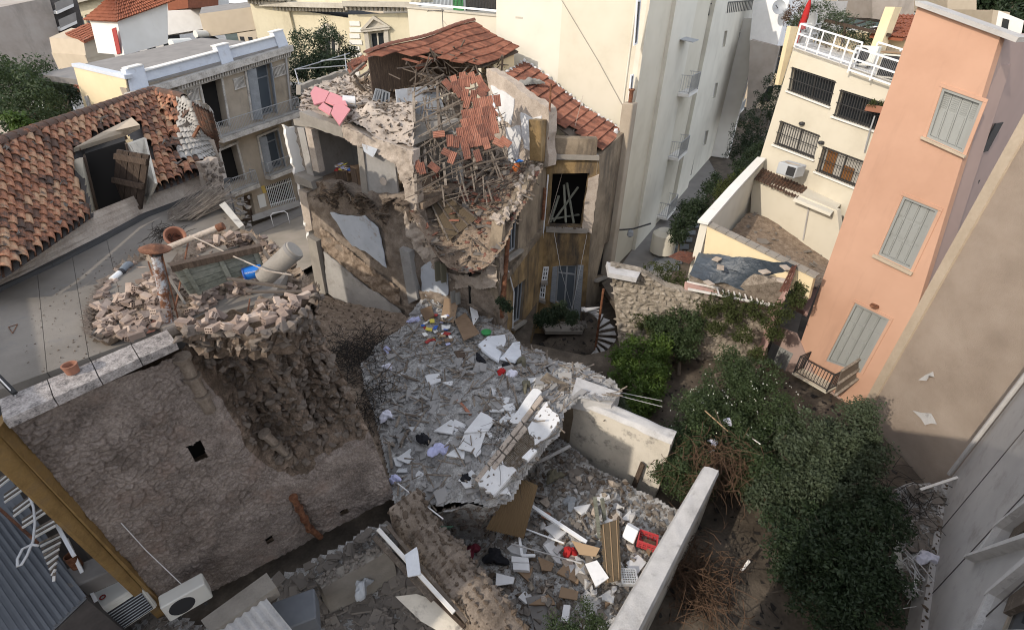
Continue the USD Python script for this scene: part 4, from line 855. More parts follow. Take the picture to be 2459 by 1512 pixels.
# ---------------------------------------------------------------- tan rendered gable wall at the right and the facade in the corner
TX = float(A(2070, 985, 0)[0]); TY = float(A(2070, 985, 0)[1])
nc = A(2240, 1203, 0)
tw = Thing('tan_gable', 'broad tan rendered blank wall on the right with a pale corner bead', 'wall', (TX, TY, 0))
yy = np.linspace(TY, TY-9, 150); zz = np.linspace(-.35, 17, 230); Y, Zg = np.meshgrid(yy, zz, indexing='ij')
tw.part('render', MB().grid(np.stack([TX+(meshkit.fbm(np.stack([Y*0, Y*2.2, Zg*2.2], -1), 5)-.5)*.03, Y, Zg], -1)), 'tan_render', smooth=True)
tw.part('wall_core', MB().box(V(TX+.24, TY-4.5, 8.2), (.30, 8.98, 17.4)), 'tan_render')
tw.part('corner_bead', MB().box(V(TX+.16, TY-.13, 8.3), (.46, .34, 17.6)), 'tan_bead')
for k, px in enumerate((((2205,912),(2222,900),(2240,892),(2243,905),(2232,902),(2224,914)), ((2192,985),(2212,990),(2236,992),(2244,1006),(2250,1018),(2236,1016),(2222,1020),(2212,1004)))):
    b = MB().plate([AD(*p, 1)*0+V(TX-.06-.01*k, *(lambda r: (CAM+r*((TX-.06)/r[0]))[1:])(ray(*p))) for p in px], .012, n=V(-1,0,0)); tw.part('patch', b, 'wall_cap')
NF = Pl(nc, A(2190, 1512, 0)-nc)
nf = Thing('corner_facade', 'pale grey facade with deep-framed windows at the lower right corner', 'building', nc)
def z9(*p): return [(1498.4+x*.3964, 912.5+y*.3964) for x, y in p]
nq = [Q4(NF, *z9((2290,900),(2640,640),(2640,920),(2175,1075))), Q4(NF, *z9((2250,1310),(2640,1010),(2640,1560),(2140,1560)))]
ulast = NF.uz(2190, 1512)[0]
P0 = rect(.02, 9, -.35, 11.0)
solid(nf, NF, P0, [q.poly() for q in nq], .35, 5, 'grey_facade')
for q in nq:
    glazed(nf, q, 'beige_facade', 'glass_dark', .1, -.3, ()); b = MB(); W, H = q.size(); a = .16/W
    q.hex(b, -a, -.003, -.1, 1.1, 0, .10); q.hex(b, -a, 1, 1.003, 1.12, 0, .12); nf.part('surround', b, 'wall_cap'); nf.part('sill', q.hex(MB(), -.1, 1.1, -.12, -.01, 0, .2), 'wall_cap')
    nf.part('shutter', q.hex(MB(), .12, .98, .62, .97, -.2, -.1), 'wood_old')
b = MB(); 
u0, z0 = NF.uz(2330, 1150); u1, z1 = NF.uz(2258, 1500); zl_ = 1.0
nf.part('plinth', MB().pbox(NF, .03, 9, -.35, .95, .003, .14), 'grey_facade')
for k in range(60): b.rock(NF.P(.1+k*.15+rng.uniform(-.06,.06), .96, .07+rng.uniform(-.05,.06)), V(.16,.10,.06)*rng.uniform(.4,1.4), rng)
nf.part('crumbled_ledge', b, 'earth_bits', kind='stuff')
nf.part('drainpipe', MB().tube([NF.P(.25, 1.4, .14), NF.P(.25, 10.8, .14)], .06), 'grey_facade')
b = MB()
for u in (2.1, 4.4, 6.7): b.pbox(NF, u, u+.03, .95, 11, .002, .012)
nf.part('panel_joints', b, 'stucco_dark')
# the viewer's own block, behind and below the viewpoint
vb = Thing('viewers_building', 'pale block behind the viewpoint', 'building', (2, -6, 0))
vb.part('wall', MB().box(V(4.0, -6.0, 5.7), (11.0, 10.4, 12.1)), 'grey_facade'); e_, f__ = V(.69,-.724,0), V(-.724,-.69,0); c_ = V(-13.2,4.4,0); vl = Thing('neighbour_building', 'pale block left of the viewpoint', 'building', c_)
vl.part('wall', MB().hexa([c_-e_*9+V(0,0,-.3), c_+e_*7.0+V(0,0,-.3), c_+e_*7.0+f__*8+V(0,0,-.3), c_-e_*9+f__*8+V(0,0,-.3)], [c_-e_*9+V(0,0,11), c_+e_*7.0+V(0,0,11), c_+e_*7.0+f__*8+V(0,0,11), c_-e_*9+f__*8+V(0,0,11)]), 'grey_facade')
# ---------------------------------------------------------------- the terrace house at lower left
rng = np.random.default_rng(41)
ZT = 8.0
th = Thing('terrace_house', 'old flat-roofed house with grey roof terrace and a torn rubble-stone side wall at lower left', 'house', (-8, 8, 0))
ter = [A(*p, ZT)[:2] for p in ((-80,735),(0,690),(115,640),(235,580),(300,550),(380,505),(500,458),(545,436),(562,522),(604,580),(690,655),(650,720),(540,752),(400,790),(0,935),(-90,965))]
pol = Polygon(ter)
cuts = [LineString([A(93,690,ZT)[:2], A(122,985,ZT)[:2]]), LineString([A(180,655,ZT)[:2], A(212,850,ZT)[:2]]), LineString([A(262,600,ZT)[:2], A(290,720,ZT)[:2]]), LineString([A(240,640,ZT)[:2], A(420,545,ZT)[:2]])]
bits = [pol]
for l in cuts[:3]:
    a, b = np.array(l.coords[0]), np.array(l.coords[1]); d = b-a; l = LineString([a-d*3, b+d*3])
    bits = [g for p in bits for g in ssplit(p, l).geoms]
for g in bits:
    g = g.buffer(-.004)
    m = trimesh.creation.extrude_polygon(g, .25, engine='earcut'); th.part('roof_panel', MB().add(m.vertices+V(0,0,ZT-.25), m.faces), 'terrace_cement')
m = trimesh.creation.extrude_polygon(pol.buffer(.02), .2, engine='earcut'); th.part('roof_slab', MB().add(m.vertices+V(0,0,ZT-.46), m.faces), 'asphalt')
# front wall: a stone sheet between the coping and the ground
cTL, cTR, cBR, cBL = A(12,1008,7.85), A(768,728,7.35), A(948,1192,1.2), A(412,1467,.0)
N1, N2 = 300, 340
ss, tt = np.meshgrid(np.linspace(0, 1, N1), np.linspace(0, 1, N2), indexing='ij')
Pw = ((cTL[None,None]*(1-ss)[...,None]+cTR*ss[...,None])*(1-tt)[...,None]+(cBL*(1-ss)[...,None]+cBR*ss[...,None])*tt[...,None])
# real position along the wall and height for the relief
U = ss*7.0; H = Pw[..., 2]
dU = np.gradient(Pw, axis=0); dT = np.gradient(Pw, axis=1); nw = np.cross(dU, dT); nw /= np.linalg.norm(nw, axis=-1, keepdims=True)
if nw[N1//2, N2//2] @ (CAM-Pw[N1//2, N2//2]) < 0: nw = -nw
qn = np.stack([U, H, U*0], -1)
def cells(q, sx, sz, seed):
    """Stones: distance to the nearest of a jittered set of points (a relief of rounded lumps)."""
    r = np.random.default_rng(seed); pts = []
    nx, nz = int(7.4/sx)+2, int(9/sz)+2
    g = np.stack(np.meshgrid(np.arange(-1, nx), np.arange(-1, nz), indexing='ij'), -1).reshape(-1, 2)+r.uniform(-.38, .38, ((nx+1)*(nz+1), 2))
    from scipy.spatial import cKDTree
    d, i = cKDTree(g).query(np.stack([q[..., 0]/sx, q[..., 1]/sz], -1).reshape(-1, 2), k=2)
    return (d[:, 1]-d[:, 0]).reshape(q.shape[:2]), r.uniform(0, 1, len(g))[i[:, 0]].reshape(q.shape[:2])
e1, r1 = cells(qn+(meshkit.fbm(qn*2.0, 3, 2)[..., None]-.5)*.35, .24, .13, 3)
stones = np.clip(e1*2.2, 0, 1)**.6*(.35+.65*r1)
fade = np.clip((meshkit.fbm(qn*.7, 3, 9)-.32)*4, .15, 1)
rel = stones*.075*fade+(meshkit.fbm(qn*1.1, 4, 4)-.5)*.16+(meshkit.fbm(qn*9, 3, 5)-.5)*.045
# the torn part: right of the flue, a ragged wedge narrowing downwards
left = .44+.16*tt+.05*(meshkit.fbm(qn*1.3, 3, 6)-.5)
right = 1.0+.0*tt
dep = np.clip((ss-left)/.10, 0, 1)*np.clip((.66+.12*(meshkit.fbm(qn*1.7, 3, 8)-.5)-tt)/.12, 0, 1)
rib = np.exp(-((ss-(.72+.10*tt))/.035)**2)*np.clip((.55-tt)/.1, 0, 1)
e2, r2 = cells(qn+(meshkit.fbm(qn*2.5, 3, 12)[..., None]-.5)*.3, .34, .26, 13)
torn = dep*(.42+.55*(meshkit.fbm(qn*1.0, 3, 14)-.45))-dep*np.clip(e2*2.6, 0, 1)*.26*(r2+.15)-rib*.34-dep*(meshkit.fbm(qn*6, 3, 15)-.5)*.12
cav = .5*np.exp(-(((ss-.62)/.05)**2+((tt-.42)/.09)**2))+.35*np.exp(-(((ss-.60)/.06)**2+((tt-.22)/.10)**2))
disp = rel-torn-cav
Pd = Pw+nw*disp[..., None]
# ragged top on the right half
top_drop = np.clip((ss-.5)/.1, 0, 1)*(.18*meshkit.fbm(qn*2.2, 3, 21)+.10)
Pd = Pd-np.stack([ss*0, ss*0, top_drop*np.clip(1-tt*6, 0, 1)], -1)
idx = np.arange(N1*N2).reshape(N1, N2)
cen = (Pd[:-1,:-1]+Pd[1:,1:])/2
def project(P):
    q = P-CAM; w = q @ CF; return PW/2+FPX*(q @ CR)/w, PH/2-FPX*(q @ CU)/w
px, py = project(cen); keep = np.ones(px.shape, bool); hole_at = []
sc_, tc_ = (ss[:-1,:-1]+ss[1:,1:])/2, (tt[:-1,:-1]+tt[1:,1:])/2
for hx, hy, hw, hh in ((474,1085,.165,.25), (648,1297,.11,.12), (826,1228,.14,.11)):
    k = np.argmin((px-hx)**2+(py-hy)**2); s0_, t0_ = sc_.ravel()[k], tc_.ravel()[k]
    wob = (meshkit.fbm(qn[:-1,:-1]*6, 2, 31)-.5)*.35
    inside = (abs(sc_-s0_)*7.0 < hw*(1+wob)) & (abs(tc_-t0_)*7.4 < hh*(1+wob)); keep &= ~inside; hole_at.append(cen[inside].mean(0))
qf = np.stack([idx[:-1,:-1], idx[1:,:-1], idx[1:,1:], idx[:-1,1:]], -1)[keep]
v = Pd.reshape(-1, 3); f = np.vstack([qf[:, [0,1,2]], qf[:, [0,2,3]]])
tcol = np.clip(dep, 0, 1)
ft = tcol.reshape(-1)[f].mean(1) > .25
wall = th.part('stone_wall', (v, f[~ft]), 'old_render', smooth=True); th.part('torn_masonry', (v, f[ft]), 'torn_masonry', smooth=25, parent=wall)
wn = nw[N1//2, N2//2]; wu = unit(cTR-cTL); hd = unit(cBL-cTL)
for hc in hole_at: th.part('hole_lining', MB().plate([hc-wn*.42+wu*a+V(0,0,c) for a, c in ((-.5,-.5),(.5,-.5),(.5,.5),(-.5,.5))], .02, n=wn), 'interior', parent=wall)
core = MB(); bkv = -wn*np.array([1,1,0]); bkv = unit(bkv)
r4 = [cBL+bkv*1.25+V(0,0,-.3), cBR+bkv*1.25+V(0,0,-1.5), cBR+bkv*6+V(0,0,-1.5), cBL+bkv*6+V(0,0,-.3)]
core.hexa(r4, [cTL+bkv*1.25-V(0,0,.2), cTR+bkv*1.35-V(0,0,1.9), cTR+bkv*5-V(0,0,.8), cTL+bkv*6-V(0,0,.2)]); th.part('wall_core', core, 'torn_masonry')
th.part('wall_end', MB().hexa([cBL, cBL+bkv*.55, cBL+bkv*.55+V(-.03,0,0), cBL+V(-.03,0,0)], [cTL, cTL+bkv*.55, cTL+bkv*.55+V(-.03,0,0), cTL+V(-.03,0,0)]) if 0 else MB().hexa([cBL+V(0,0,-.3), A(402,1473,0)+V(0,0,-.3), A(402,1473,0)+bkv*.3+V(0,0,-.3), cBL+bkv*.3+V(0,0,-.3)], [cTL, A(-8,1036,7.85), A(-8,1036,7.85)+bkv*.3, cTL+bkv*.3]), 'ochre_edge')
th.part('ochre_pilaster', MB().hexa([A(401,1474,0)+V(0,0,-.3), A(384,1486,0)+V(0,0,-.3), A(384,1486,0)+bkv*.3+V(0,0,-.3), A(401,1474,0)+bkv*.4+V(0,0,-.3)], [A(-9,1037,7.80), A(-60,1072,7.80), A(-60,1072,7.80)+bkv*.3, A(-9,1037,7.80)+bkv*.4]), 'ochre_edge')
# coping stones with joints
cin0, cin1, cou0, cou1 = A(-2,962,ZT+.06), A(402,792,ZT+.06), A(8,1012,ZT+.0), A(424,822,ZT+.0)
for k in range(4):
    a, c = k/4+.003, (k+1)/4-.003; L = lambda p, q, t: p+(q-p)*t
    t4 = [L(cin0,cin1,a), L(cin0,cin1,c), L(cou0,cou1,c), L(cou0,cou1,a)]; th.part('coping_stone', MB().hexa([p-V(0,0,.14) for p in t4], [p+V(0,0,.02*rng.uniform(0,1)) for p in t4]), 'coping_speckled')
# stones standing out of the torn part
b = MB()
for k in range(900):
    i = int(rng.uniform(.46, .99)*N1); j = int(rng.uniform(0, .62)*N2)
    if dep[min(i,N1-1), j] < .5: continue
    s = .06+.30*rng.uniform()**2.2; b.rock(Pd[min(i,N1-1), j]+wn*s*.1, V(1, .8, .6)*s, rng)
th.part('loose_stones', b, 'stone_loose', kind='stuff')
# clay pipes
def clay_pipe(th, px, ds, r, m='terracotta'):
    b = MB(); pts = [Pw.reshape(-1,3)[np.argmin((project(Pw.reshape(-1,3))[0]-x)**2+(project(Pw.reshape(-1,3))[1]-y)**2)]+wn*ds for x, y in px]
    for p, q in zip(pts[:-1], pts[1:]):
        n = max(1, round(np.linalg.norm(q-p)/.42))
        for i in range(n):
            s, e = p+(q-p)*i/n, p+(q-p)*(i+.94)/n; u = unit(e-s); b.tube([s, s+u*.07, s+u*.075, e], [r*1.4, r*1.4, r, r], 12)
    th.part('clay_pipe', b, m, smooth=30)
clay_pipe(th, [(700,1185),(740,1260),(790,1325)], .10, .075, 'rust'); clay_pipe(th, [(425,830),(505,985)], .05, .11, 'ruin_earth'); clay_pipe(th, [(640,1055),(720,1130)], -.25, .10, 'ruin_earth')
# ---------------------------------------------------------------- tiled house
tl = Thing('tiled_house', 'low house roofed with old barrel tiles and a wooden loft hatch, at the left', 'house', (-11, 12, 6))
EZ, RZ = 8.62, 10.2
eave = np.array([A(*p, EZ) for p in ((-60,682),(10,646),(110,580),(213,510),(345,458),(420,432),(486,405),(524,352))]); ridge = np.array([A(*p, RZ-.0) for p in ((-60,372),(0,345),(90,312),(180,282),(290,245),(367,218),(432,232),(500,262))])
pe = np.r_[0, np.cumsum(np.linalg.norm(np.diff(eave, axis=0), axis=1))]; pe /= pe[-1]
pr = np.r_[0, np.cumsum(np.linalg.norm(np.diff(ridge, axis=0), axis=1))]; pr /= pr[-1]
def RS(a, b):
    """Roof surface: a along the eave, b from the eave 0 to the ridge 1."""
    e = np.array([np.interp(a, pe, eave[:, k]) for k in range(3)]); r = np.array([np.interp(a, pr, ridge[:, k]) for k in range(3)]); p = e+(r-e)*b
    return p-V(0,0,.07*math.sin(math.pi*b))
def RN(a, b):
    n = unit(np.cross(RS(a+.01, b)-RS(a-.01, b), RS(a, b+.02)-RS(a, b-.02))); return n if n[2] > 0 else -n
dorm = Polygon([(165,395),(180,350),(240,318),(315,280),(338,298),(368,370),(352,470),(330,520),(215,525)]); hole_d = Polygon([(192,385),(240,340),(305,318),(350,380),(345,520),(230,540)])
ga_, gb_ = np.linspace(0, 1, 120), np.linspace(-.02, 1.0, 24); g = np.array([[RS(a, b)-V(0,0,.10) for b in gb_] for a in ga_])
gc = (g[:-1,:-1]+g[1:,1:])/2; gx, gy = project(gc); gk = ~np.array([[hole_d.contains(Point(x, y)) for x, y in zip(r1_, r2_)] for r1_, r2_ in zip(gx, gy)])
gi = np.arange(120*24).reshape(120, 24); gq = np.stack([gi[:-1,:-1], gi[1:,:-1], gi[1:,1:], gi[:-1,1:]], -1)[gk]
deck = tl.part('roof', (g.reshape(-1,3), np.vstack([gq[:, [0,1,2]], gq[:, [0,2,3]]])), 'stucco_dark')
NC, NR = 44, 13
cover, k_ = [], 0
extra = MB()
def barrel(mb, p, q, n, r0, r1, seg=6, th_=.018):
    d = unit(q-p); s = unit(np.cross(d, n)); n = np.cross(s, d); t = np.linspace(0, math.pi, seg+1)
    ring = lambda c, r: np.array([c+s*r*math.cos(x)+n*r*math.sin(x) for x in t])
    A0, A1, B0 = ring(p, r0), ring(q, r1), ring(p, r0-th_); v = np.vstack([A0, A1, B0]); m = seg+1; f = []
    for i in range(seg): f += [[i, i+1, m+i+1], [i, m+i+1, m+i], [i+1, i, 2*m+i], [i+1, 2*m+i, 2*m+i+1]]
    return mb.add(v, f)
tiles = []
for j in range(NC):
    a = (j+.5)/NC
    for i in range(NR):
        b0, b1 = i/NR, (i+1.22)/NR
        p, q = RS(a+rng.normal()*.0010, b0-.01), RS(a+rng.normal()*.0010, min(b1, 1.02))
        x, y = project(p*.5+q*.5)
        if dorm.contains(Point(x, y)) or x < -40 or x > 528: continue
        n = RN(a, (b0+b1)/2); lift = .045+rng.uniform(0, .012)
        tiles.append((np.linalg.norm(p-CAM), p+n*lift, q+n*(lift-.035), n, x, y, j))
tiles.sort(key=lambda t: t[0])
st = MB(); sg = MB(); cnt = 0
for d, p, q, n, x, y, j in tiles:
    wreck = x > 395 and rng.uniform() < .35
    grey = x > 432 and y < 385
    if wreck and not grey and rng.uniform() < .4: continue
    if wreck and not grey: q = q+rng.normal(size=3)*.07; p = p+rng.normal(size=3)*.06+n*.03
    if cnt < 300 and not grey:
        tl.part('roof_tile', barrel(MB(), p, q, n, .105, .085), 'clay_tile', parent=deck, smooth=50); cnt += 1
    else: barrel(sg if grey else st, p, q, n, .105, .085)
tl.part('far_roof_tiles', st, 'clay_stuff', parent=deck, kind='stuff', smooth=50); tl.part('cement_coated_tiles', sg, 'grey_tile', label='grey cement-coated tiles at the broken end of the roof', parent=deck, kind='stuff', smooth=50)
# channel tiles between, seen as dark hollows
ch_ = MB()
for j in range(NC+1):
    for i in range(NR):
        p, q = RS(j/NC, i/NR-.015), RS(j/NC, min((i+1.1)/NR, 1)); x, y = project(p)
        if dorm.contains(Point(x, y)) or x < -60 or x > 520: continue
        n = RN(min(.99, max(.01, j/NC)), .5); barrel(ch_, p-n*.01, q-n*.03, -n, .10, .085, 4, -.015)
tl.part('channel_tiles', ch_, 'clay_stuff', parent=deck, kind='stuff', smooth=50)
b = MB(); rd = [RS(a, 1.0)+V(0,0,.03) for a in np.linspace(0, .82, 30)]
for k in range(29): barrel(b, rd[k], rd[k]+(rd[k+1]-rd[k])*1.1, V(0,0,1), .13, .11)
tl.part('ridge_tiles', b, 'clay_stuff', parent=deck, kind='stuff', smooth=50)
b = MB()
for k in range(90):
    a, c = rng.uniform(.05, .98), rng.uniform(0, 1); x, y = project(RS(a, c))
    if dorm.contains(Point(x, y)): continue
    s = rng.uniform(.03, .13)*(1.6 if x > 380 else 1); b.plate([RS(a, c)+RN(.5,.5)*.14+rng.normal(size=3)*s*.5 for _ in range(4)], .012)
tl.part('tile_shards', b, 'rubble_bits', kind='stuff')
# wall under the eaves, back slope, verge
ground = [A(*p, ZT) for p in ((-60,722),(0,692),(115,640),(235,580),(345,520),(420,492),(500,458),(548,432))]
g = np.array([[e*(1-t)+(gd)*t-V(.03,0,0)+V(0,0,-.06*(1-t)) for t in np.linspace(0, 1, 5)] for e, gd in zip(eave+V(-.12,0,-.02), np.array(ground))])
tl.part('eave_wall', MB().grid(g), 'ruin_pale'); 
b = MB()
for e, f_ in zip(ground[:-1], ground[1:]): b.bar(e+V(.06,0,.03), f_+V(.06,0,.03), .16, .10)
tl.part('bitumen_skirt', b, 'asphalt')
tl.part('back_slope', MB().grid(np.array([[RS(a, 1.0)-V(0,0,.02)+V(-t*2.4, t*1.0, -t*1.6) for t in (0, .5, 1)] for a in np.linspace(0, .90, 12)])), 'clay_stuff')
tl.part('street_wall', MB().hexa([RS(.97,0)-V(0,0,9), RS(.97,.55)-V(0,0,9), RS(.97,.55)-V(.3,.1,9), RS(.97,0)-V(.3,.1,9)], [RS(.97,0)-V(0,0,.3), RS(.97,.55)-V(0,0,.3), RS(.97,.55)-V(.3,.1,.3), RS(.97,0)-V(.3,.1,.3)]), 'ruin_pale')
# loft hatch (dormer)
D = lambda x, y, z: A(x, y, z)
bl, br = D(242,524,ZT+.03), D(346,506,ZT+.03); front = Pl(bl, br-bl)
dt = tl.node('loft_hatch'); q = Q4(front, (206,376),(300,346),(338,506),(242,524))
b = MB(); q.hex(b, -.07, .0, 0, 1, -.12, .05); q.hex(b, 1.0, 1.06, 0, 1, -.12, .05); q.hex(b, -.07, 1.06, -.05, -.002, -.12, .05); tl.part('hatch_frame', b, 'wood_dark', parent=dt)
tl.part('hatch_interior', q.hex(MB(), -.02, 1.04, -.02, 1.0, -.9, -.35), 'interior', parent=dt)
tl.part('hatch_lintel', MB().bar(A(172,366,9.55), A(300,327,9.62), .12, .16), 'wood_dark', parent=dt)
ck = [q.P(-.07,0,-.02), q.P(-.07,1,-.02), A(163,392,9.45), A(196,470,8.85)]; tl.part('hatch_cheek', MB().plate(ck, .08), 'cream_wall', parent=dt)
rf = [A(176,356,9.72), A(300,318,9.80), A(336,300,9.98), A(316,282,10.06), A(244,318,9.92)]; tl.part('hatch_roof', MB().plate(rf, .14), 'tan_bead', parent=dt)
ck = [q.P(1.06,0,-.02), q.P(1.06,1,-.02), A(345,330,9.75), A(372,440,8.95)]; tl.part('hatch_cheek', MB().plate(ck, .08), 'yard_wall', parent=dt)
tl.part('hatch_apron', MB().plate([q.P(-.1,0,.10), q.P(1.1,0,.10), q.P(1.1,.0,-.5), q.P(-.1,0,-.5)], .06), 'yard_wall', parent=dt)
# open board door
h0, h1 = A(352,500,ZT+.03), None; dn = Pl(A(270,492,ZT+.03), A(342,512,ZT+.03)-A(270,492,ZT+.03)); dq = Q4(dn, (284,358),(362,372),(342,512),(270,494))
for k in range(5):
    b = MB(); dq.hex(b, k/5+.01, (k+1)/5-.01, 0, 1, -.0, .045+.008*(k % 2)); tl.part('door_board', b, 'wood_dark', parent=dt)
for y in (.10, .50, .90): tl.part('door_batten', dq.hex(MB(), -.0, 1.0, y-.045, y+.045, .06, .10), 'wood_dark', parent=dt)
# ---------------------------------------------------------------- heaps: uneven ground or debris through measured points
from scipy.interpolate import griddata, Rbf
class Heap:
    def __init__(s, ctrl, outline=None, res=.10, amp=.10, freq=1.6, seed=1, smooth=.02):
        P = np.array([c if isinstance(c, np.ndarray) else A(*c) for c in ctrl]); s.P = P
        s.rbf = Rbf(P[:, 0], P[:, 1], P[:, 2], function='linear', smooth=smooth); s.amp, s.freq, s.seed = amp, freq, seed
        if outline is not None:
            o = []
            for x, y in outline:
                z = float(P[:, 2].mean())
                for _ in range(6): p = A(x, y, z); z = .5*z+.5*float(np.clip(s.rbf(p[0], p[1]), P[:, 2].min(), P[:, 2].max()))
                o.append(A(x, y, z)[:2])
            s.poly = Polygon(o).buffer(0)
        else:
            from scipy.spatial import ConvexHull
            s.poly = Polygon(P[ConvexHull(P[:, :2]).vertices, :2])
        s.res = res
    def z(s, x, y):
        x, y = np.asarray(x, float), np.asarray(y, float); q = np.stack([x, y, x*0], -1)*s.freq
        return s.rbf(x, y)+(meshkit.fbm(q, 5, s.seed)-.5)*2*s.amp
    def mesh(s, drop=0.0):
        from shapely import contains_xy
        x0, y0, x1, y1 = s.poly.bounds; xs = np.arange(x0-s.res, x1+s.res, s.res); ys = np.arange(y0-s.res, y1+s.res, s.res)
        X, Y = np.meshgrid(xs, ys, indexing='ij'); Z = np.zeros(X.shape)
        for i in range(len(xs)): Z[i] = s.z(X[i], Y[i])
        inside = contains_xy(s.poly.buffer(s.res), (X[:-1,:-1]+X[1:,1:])/2, (Y[:-1,:-1]+Y[1:,1:])/2)
        idx = np.arange(X.size).reshape(X.shape); q = np.stack([idx[:-1,:-1], idx[1:,:-1], idx[1:,1:], idx[:-1,1:]], -1)[inside]
        v = np.stack([X, Y, Z-drop], -1).reshape(-1, 3); used = np.unique(q); m = np.full(len(v), -1); m[used] = np.arange(len(used))
        return v[used], np.vstack([m[q[:, [0,1,2]]], m[q[:, [0,2,3]]]])
    def sample(s, n, rng, poly=None):
        poly = poly or s.poly; x0, y0, x1, y1 = poly.bounds; out = []
        from shapely import contains_xy
        while sum(map(len, out)) < n:
            p = rng.uniform((x0, y0), (x1, y1), (n*3+80, 2)); p = p[contains_xy(poly, p[:, 0], p[:, 1])]; out.append(p)
            if len(p) == 0: break
        p = np.vstack(out)[:n]; return np.c_[p, s.z(p[:, 0], p[:, 1])]
def bits(mb, pts, rng, smin, smax, kind='rock', power=2.2, sink=.25, tilt=.7):
    for p in pts:
        s = smin+(smax-smin)*rng.uniform()**power; R = rmat(rng, tilt)
        k = kind if kind != 'mix' else ('rock', 'rock', 'slab', 'shard')[int(rng.integers(4))]
        c = p+V(0, 0, s*.25-s*sink*rng.uniform(0, 1))
        if k == 'rock': mb.rock(c, V(1, .8, .62)*s, rng, R)
        elif k == 'slab': mb.box(c, V(s*1.5, s*rng.uniform(.6, 1.2), s*.16), R)
        elif k == 'stick': mb.box(c, V(s*4, s*.22, s*.16), R)
        else: mb.plate([c+R @ (V(math.cos(a), math.sin(a), 0)*s*rng.uniform(.45, .85)) for a in np.sort(rng.uniform(0, 6.28, 5))], s*.10)
    return mb
def sticks(mb, pts, rng, lmin, lmax, r, tilt=.5, n=5):
    for p in pts:
        L = rng.uniform(lmin, lmax); d = rmat(rng, tilt) @ V(1, 0, 0); a = p-d*L/2+V(0,0,r*2); b = p+d*L/2+V(0,0,r*2)
        m = (a+b)/2+rng.normal(size=3)*L*.10; mb.tube([a, m, b], [r, r*.9, r*.7], n, caps=False)
    return mb

# ---------------------------------------------------------------- the ruined house in the middle
rng = np.random.default_rng(51)
WA, WC, WF = A(772, 692, .3), A(1197, 792, 1), A(1300, 660, 1)
W1 = Pl(WA, WC-WA); W2 = Pl(WC, WF-WC)
if W2.n @ np.array([1, -.4]) < 0: W2.n = -W2.n
B1 = Pl(WF, V(1, .02))
ru = Thing('ruined_house', 'half-collapsed house with open rooms, broken roof and ochre rear walls in the middle', 'house', (-4, 20, 0))
n1 = np.r_[W1.n, 0]
def ragged(pl, pts, amp=.06, step=.22, r=rng): return Polygon(jag([pl.uz(*p) for p in pts], step, amp, r, True)).buffer(0)
# side wall: thick earth-and-stone sheet with relief
low = ragged(W1, [(740,470),(775,436),(870,458),(930,470),(975,468),(1003,500),(1010,540),(1045,597),(1085,650),(1150,660),(1192,614),(1199,640),(1206,830),(985,830),(775,706)])
ru.part('side_wall', MB().poly(W1, low, -.55, -.06), 'ruin_earth')
def relief(poly, pl, o, amp, freq, seed, res=.06, edge=True):
    from shapely import contains_xy
    u0, z0, u1, z1 = poly.bounds; us = np.arange(u0, u1, res); zs = np.arange(z0, z1, res); U_, Z_ = np.meshgrid(us, zs, indexing='ij')
    ins = contains_xy(poly, (U_[:-1,:-1]+U_[1:,1:])/2, (Z_[:-1,:-1]+Z_[1:,1:])/2)
    O = o+(meshkit.fbm(np.stack([U_*freq, Z_*freq, U_*0], -1), 5, seed)-.45)*amp
    P = np.stack([pl.a[0]+pl.d[0]*U_+pl.n[0]*O, pl.a[1]+pl.d[1]*U_+pl.n[1]*O, Z_], -1).reshape(-1, 3)
    idx = np.arange(U_.size).reshape(U_.shape); q = np.stack([idx[:-1,:-1], idx[1:,:-1], idx[1:,1:], idx[:-1,1:]], -1)[ins]
    return P, np.vstack([q[:, [0,1,2]], q[:, [0,2,3]]])
ru.part('rough_face', relief(low, W1, -.02, .30, 1.6, 3), 'ruin_earth', smooth=True)
pale = ragged(W1, [(1003,495),(1012,540),(1045,598),(1085,652),(1150,662),(1192,616),(1197,690),(1150,690),(1090,690),(1040,650),(1005,600),(978,560),(978,500)])
ru.part('broken_edge', relief(pale, W1, .10, .42, 2.6, 8, .05), 'ruin_pale', smooth=True)
pl1 = ragged(W1, [(797,508),(838,516),(880,515),(912,545),(925,600),(932,640),(905,620),(880,600),(850,588),(828,560),(812,530)], .05)
ru.part('plaster_patch', MB().poly(W1, pl1, .08, .125), 'plaster_blue')
dado = ragged(W1, [(782,602),(830,640),(880,682),(930,715),(965,742),(985,790),(985,830),(930,805),(880,770),(830,730),(790,700)], .05)
ru.part('dado_plaster', MB().poly(W1, dado, .10, .15), 'room_grey')
stripe = ragged(W1, [(770,540),(830,590),(890,640),(960,690),(965,735),(900,700),(820,640),(775,590)], .05)
ru.part('exposed_earth', relief(stripe, W1, .06, .3, 3.0, 12), 'rubble_earth', smooth=True)
pan = ragged(W1, [(1014,640),(1040,622),(1078,655),(1079,705),(1050,725),(1016,700)], .03); ru.part('plaster_panel', MB().poly(W1, pan, .06, .11), 'plaster_blue')
bag = ragged(W1, [(975,700),(1000,690),(1060,700),(1120,720),(1195,760),(1195,830),(985,830)], .05); ru.part('rough_base', relief(bag, W1, .10, .4, 2.0, 17), 'ruin_earth', smooth=True)
def pier(px, o0, o1, m, name='column'):
    q = Q4(W1, *px); b = MB(); q.hex(b, 0, 1, 0, 1, o0, o1); return ru.part(name, b, m)
pier(((748,562),(770,575),(792,700),(772,703)), -.4, .30, 'ruin_concrete'); pier(((969,590),(992,600),(1012,712),(990,722)), -.3, .30, 'room_grey')
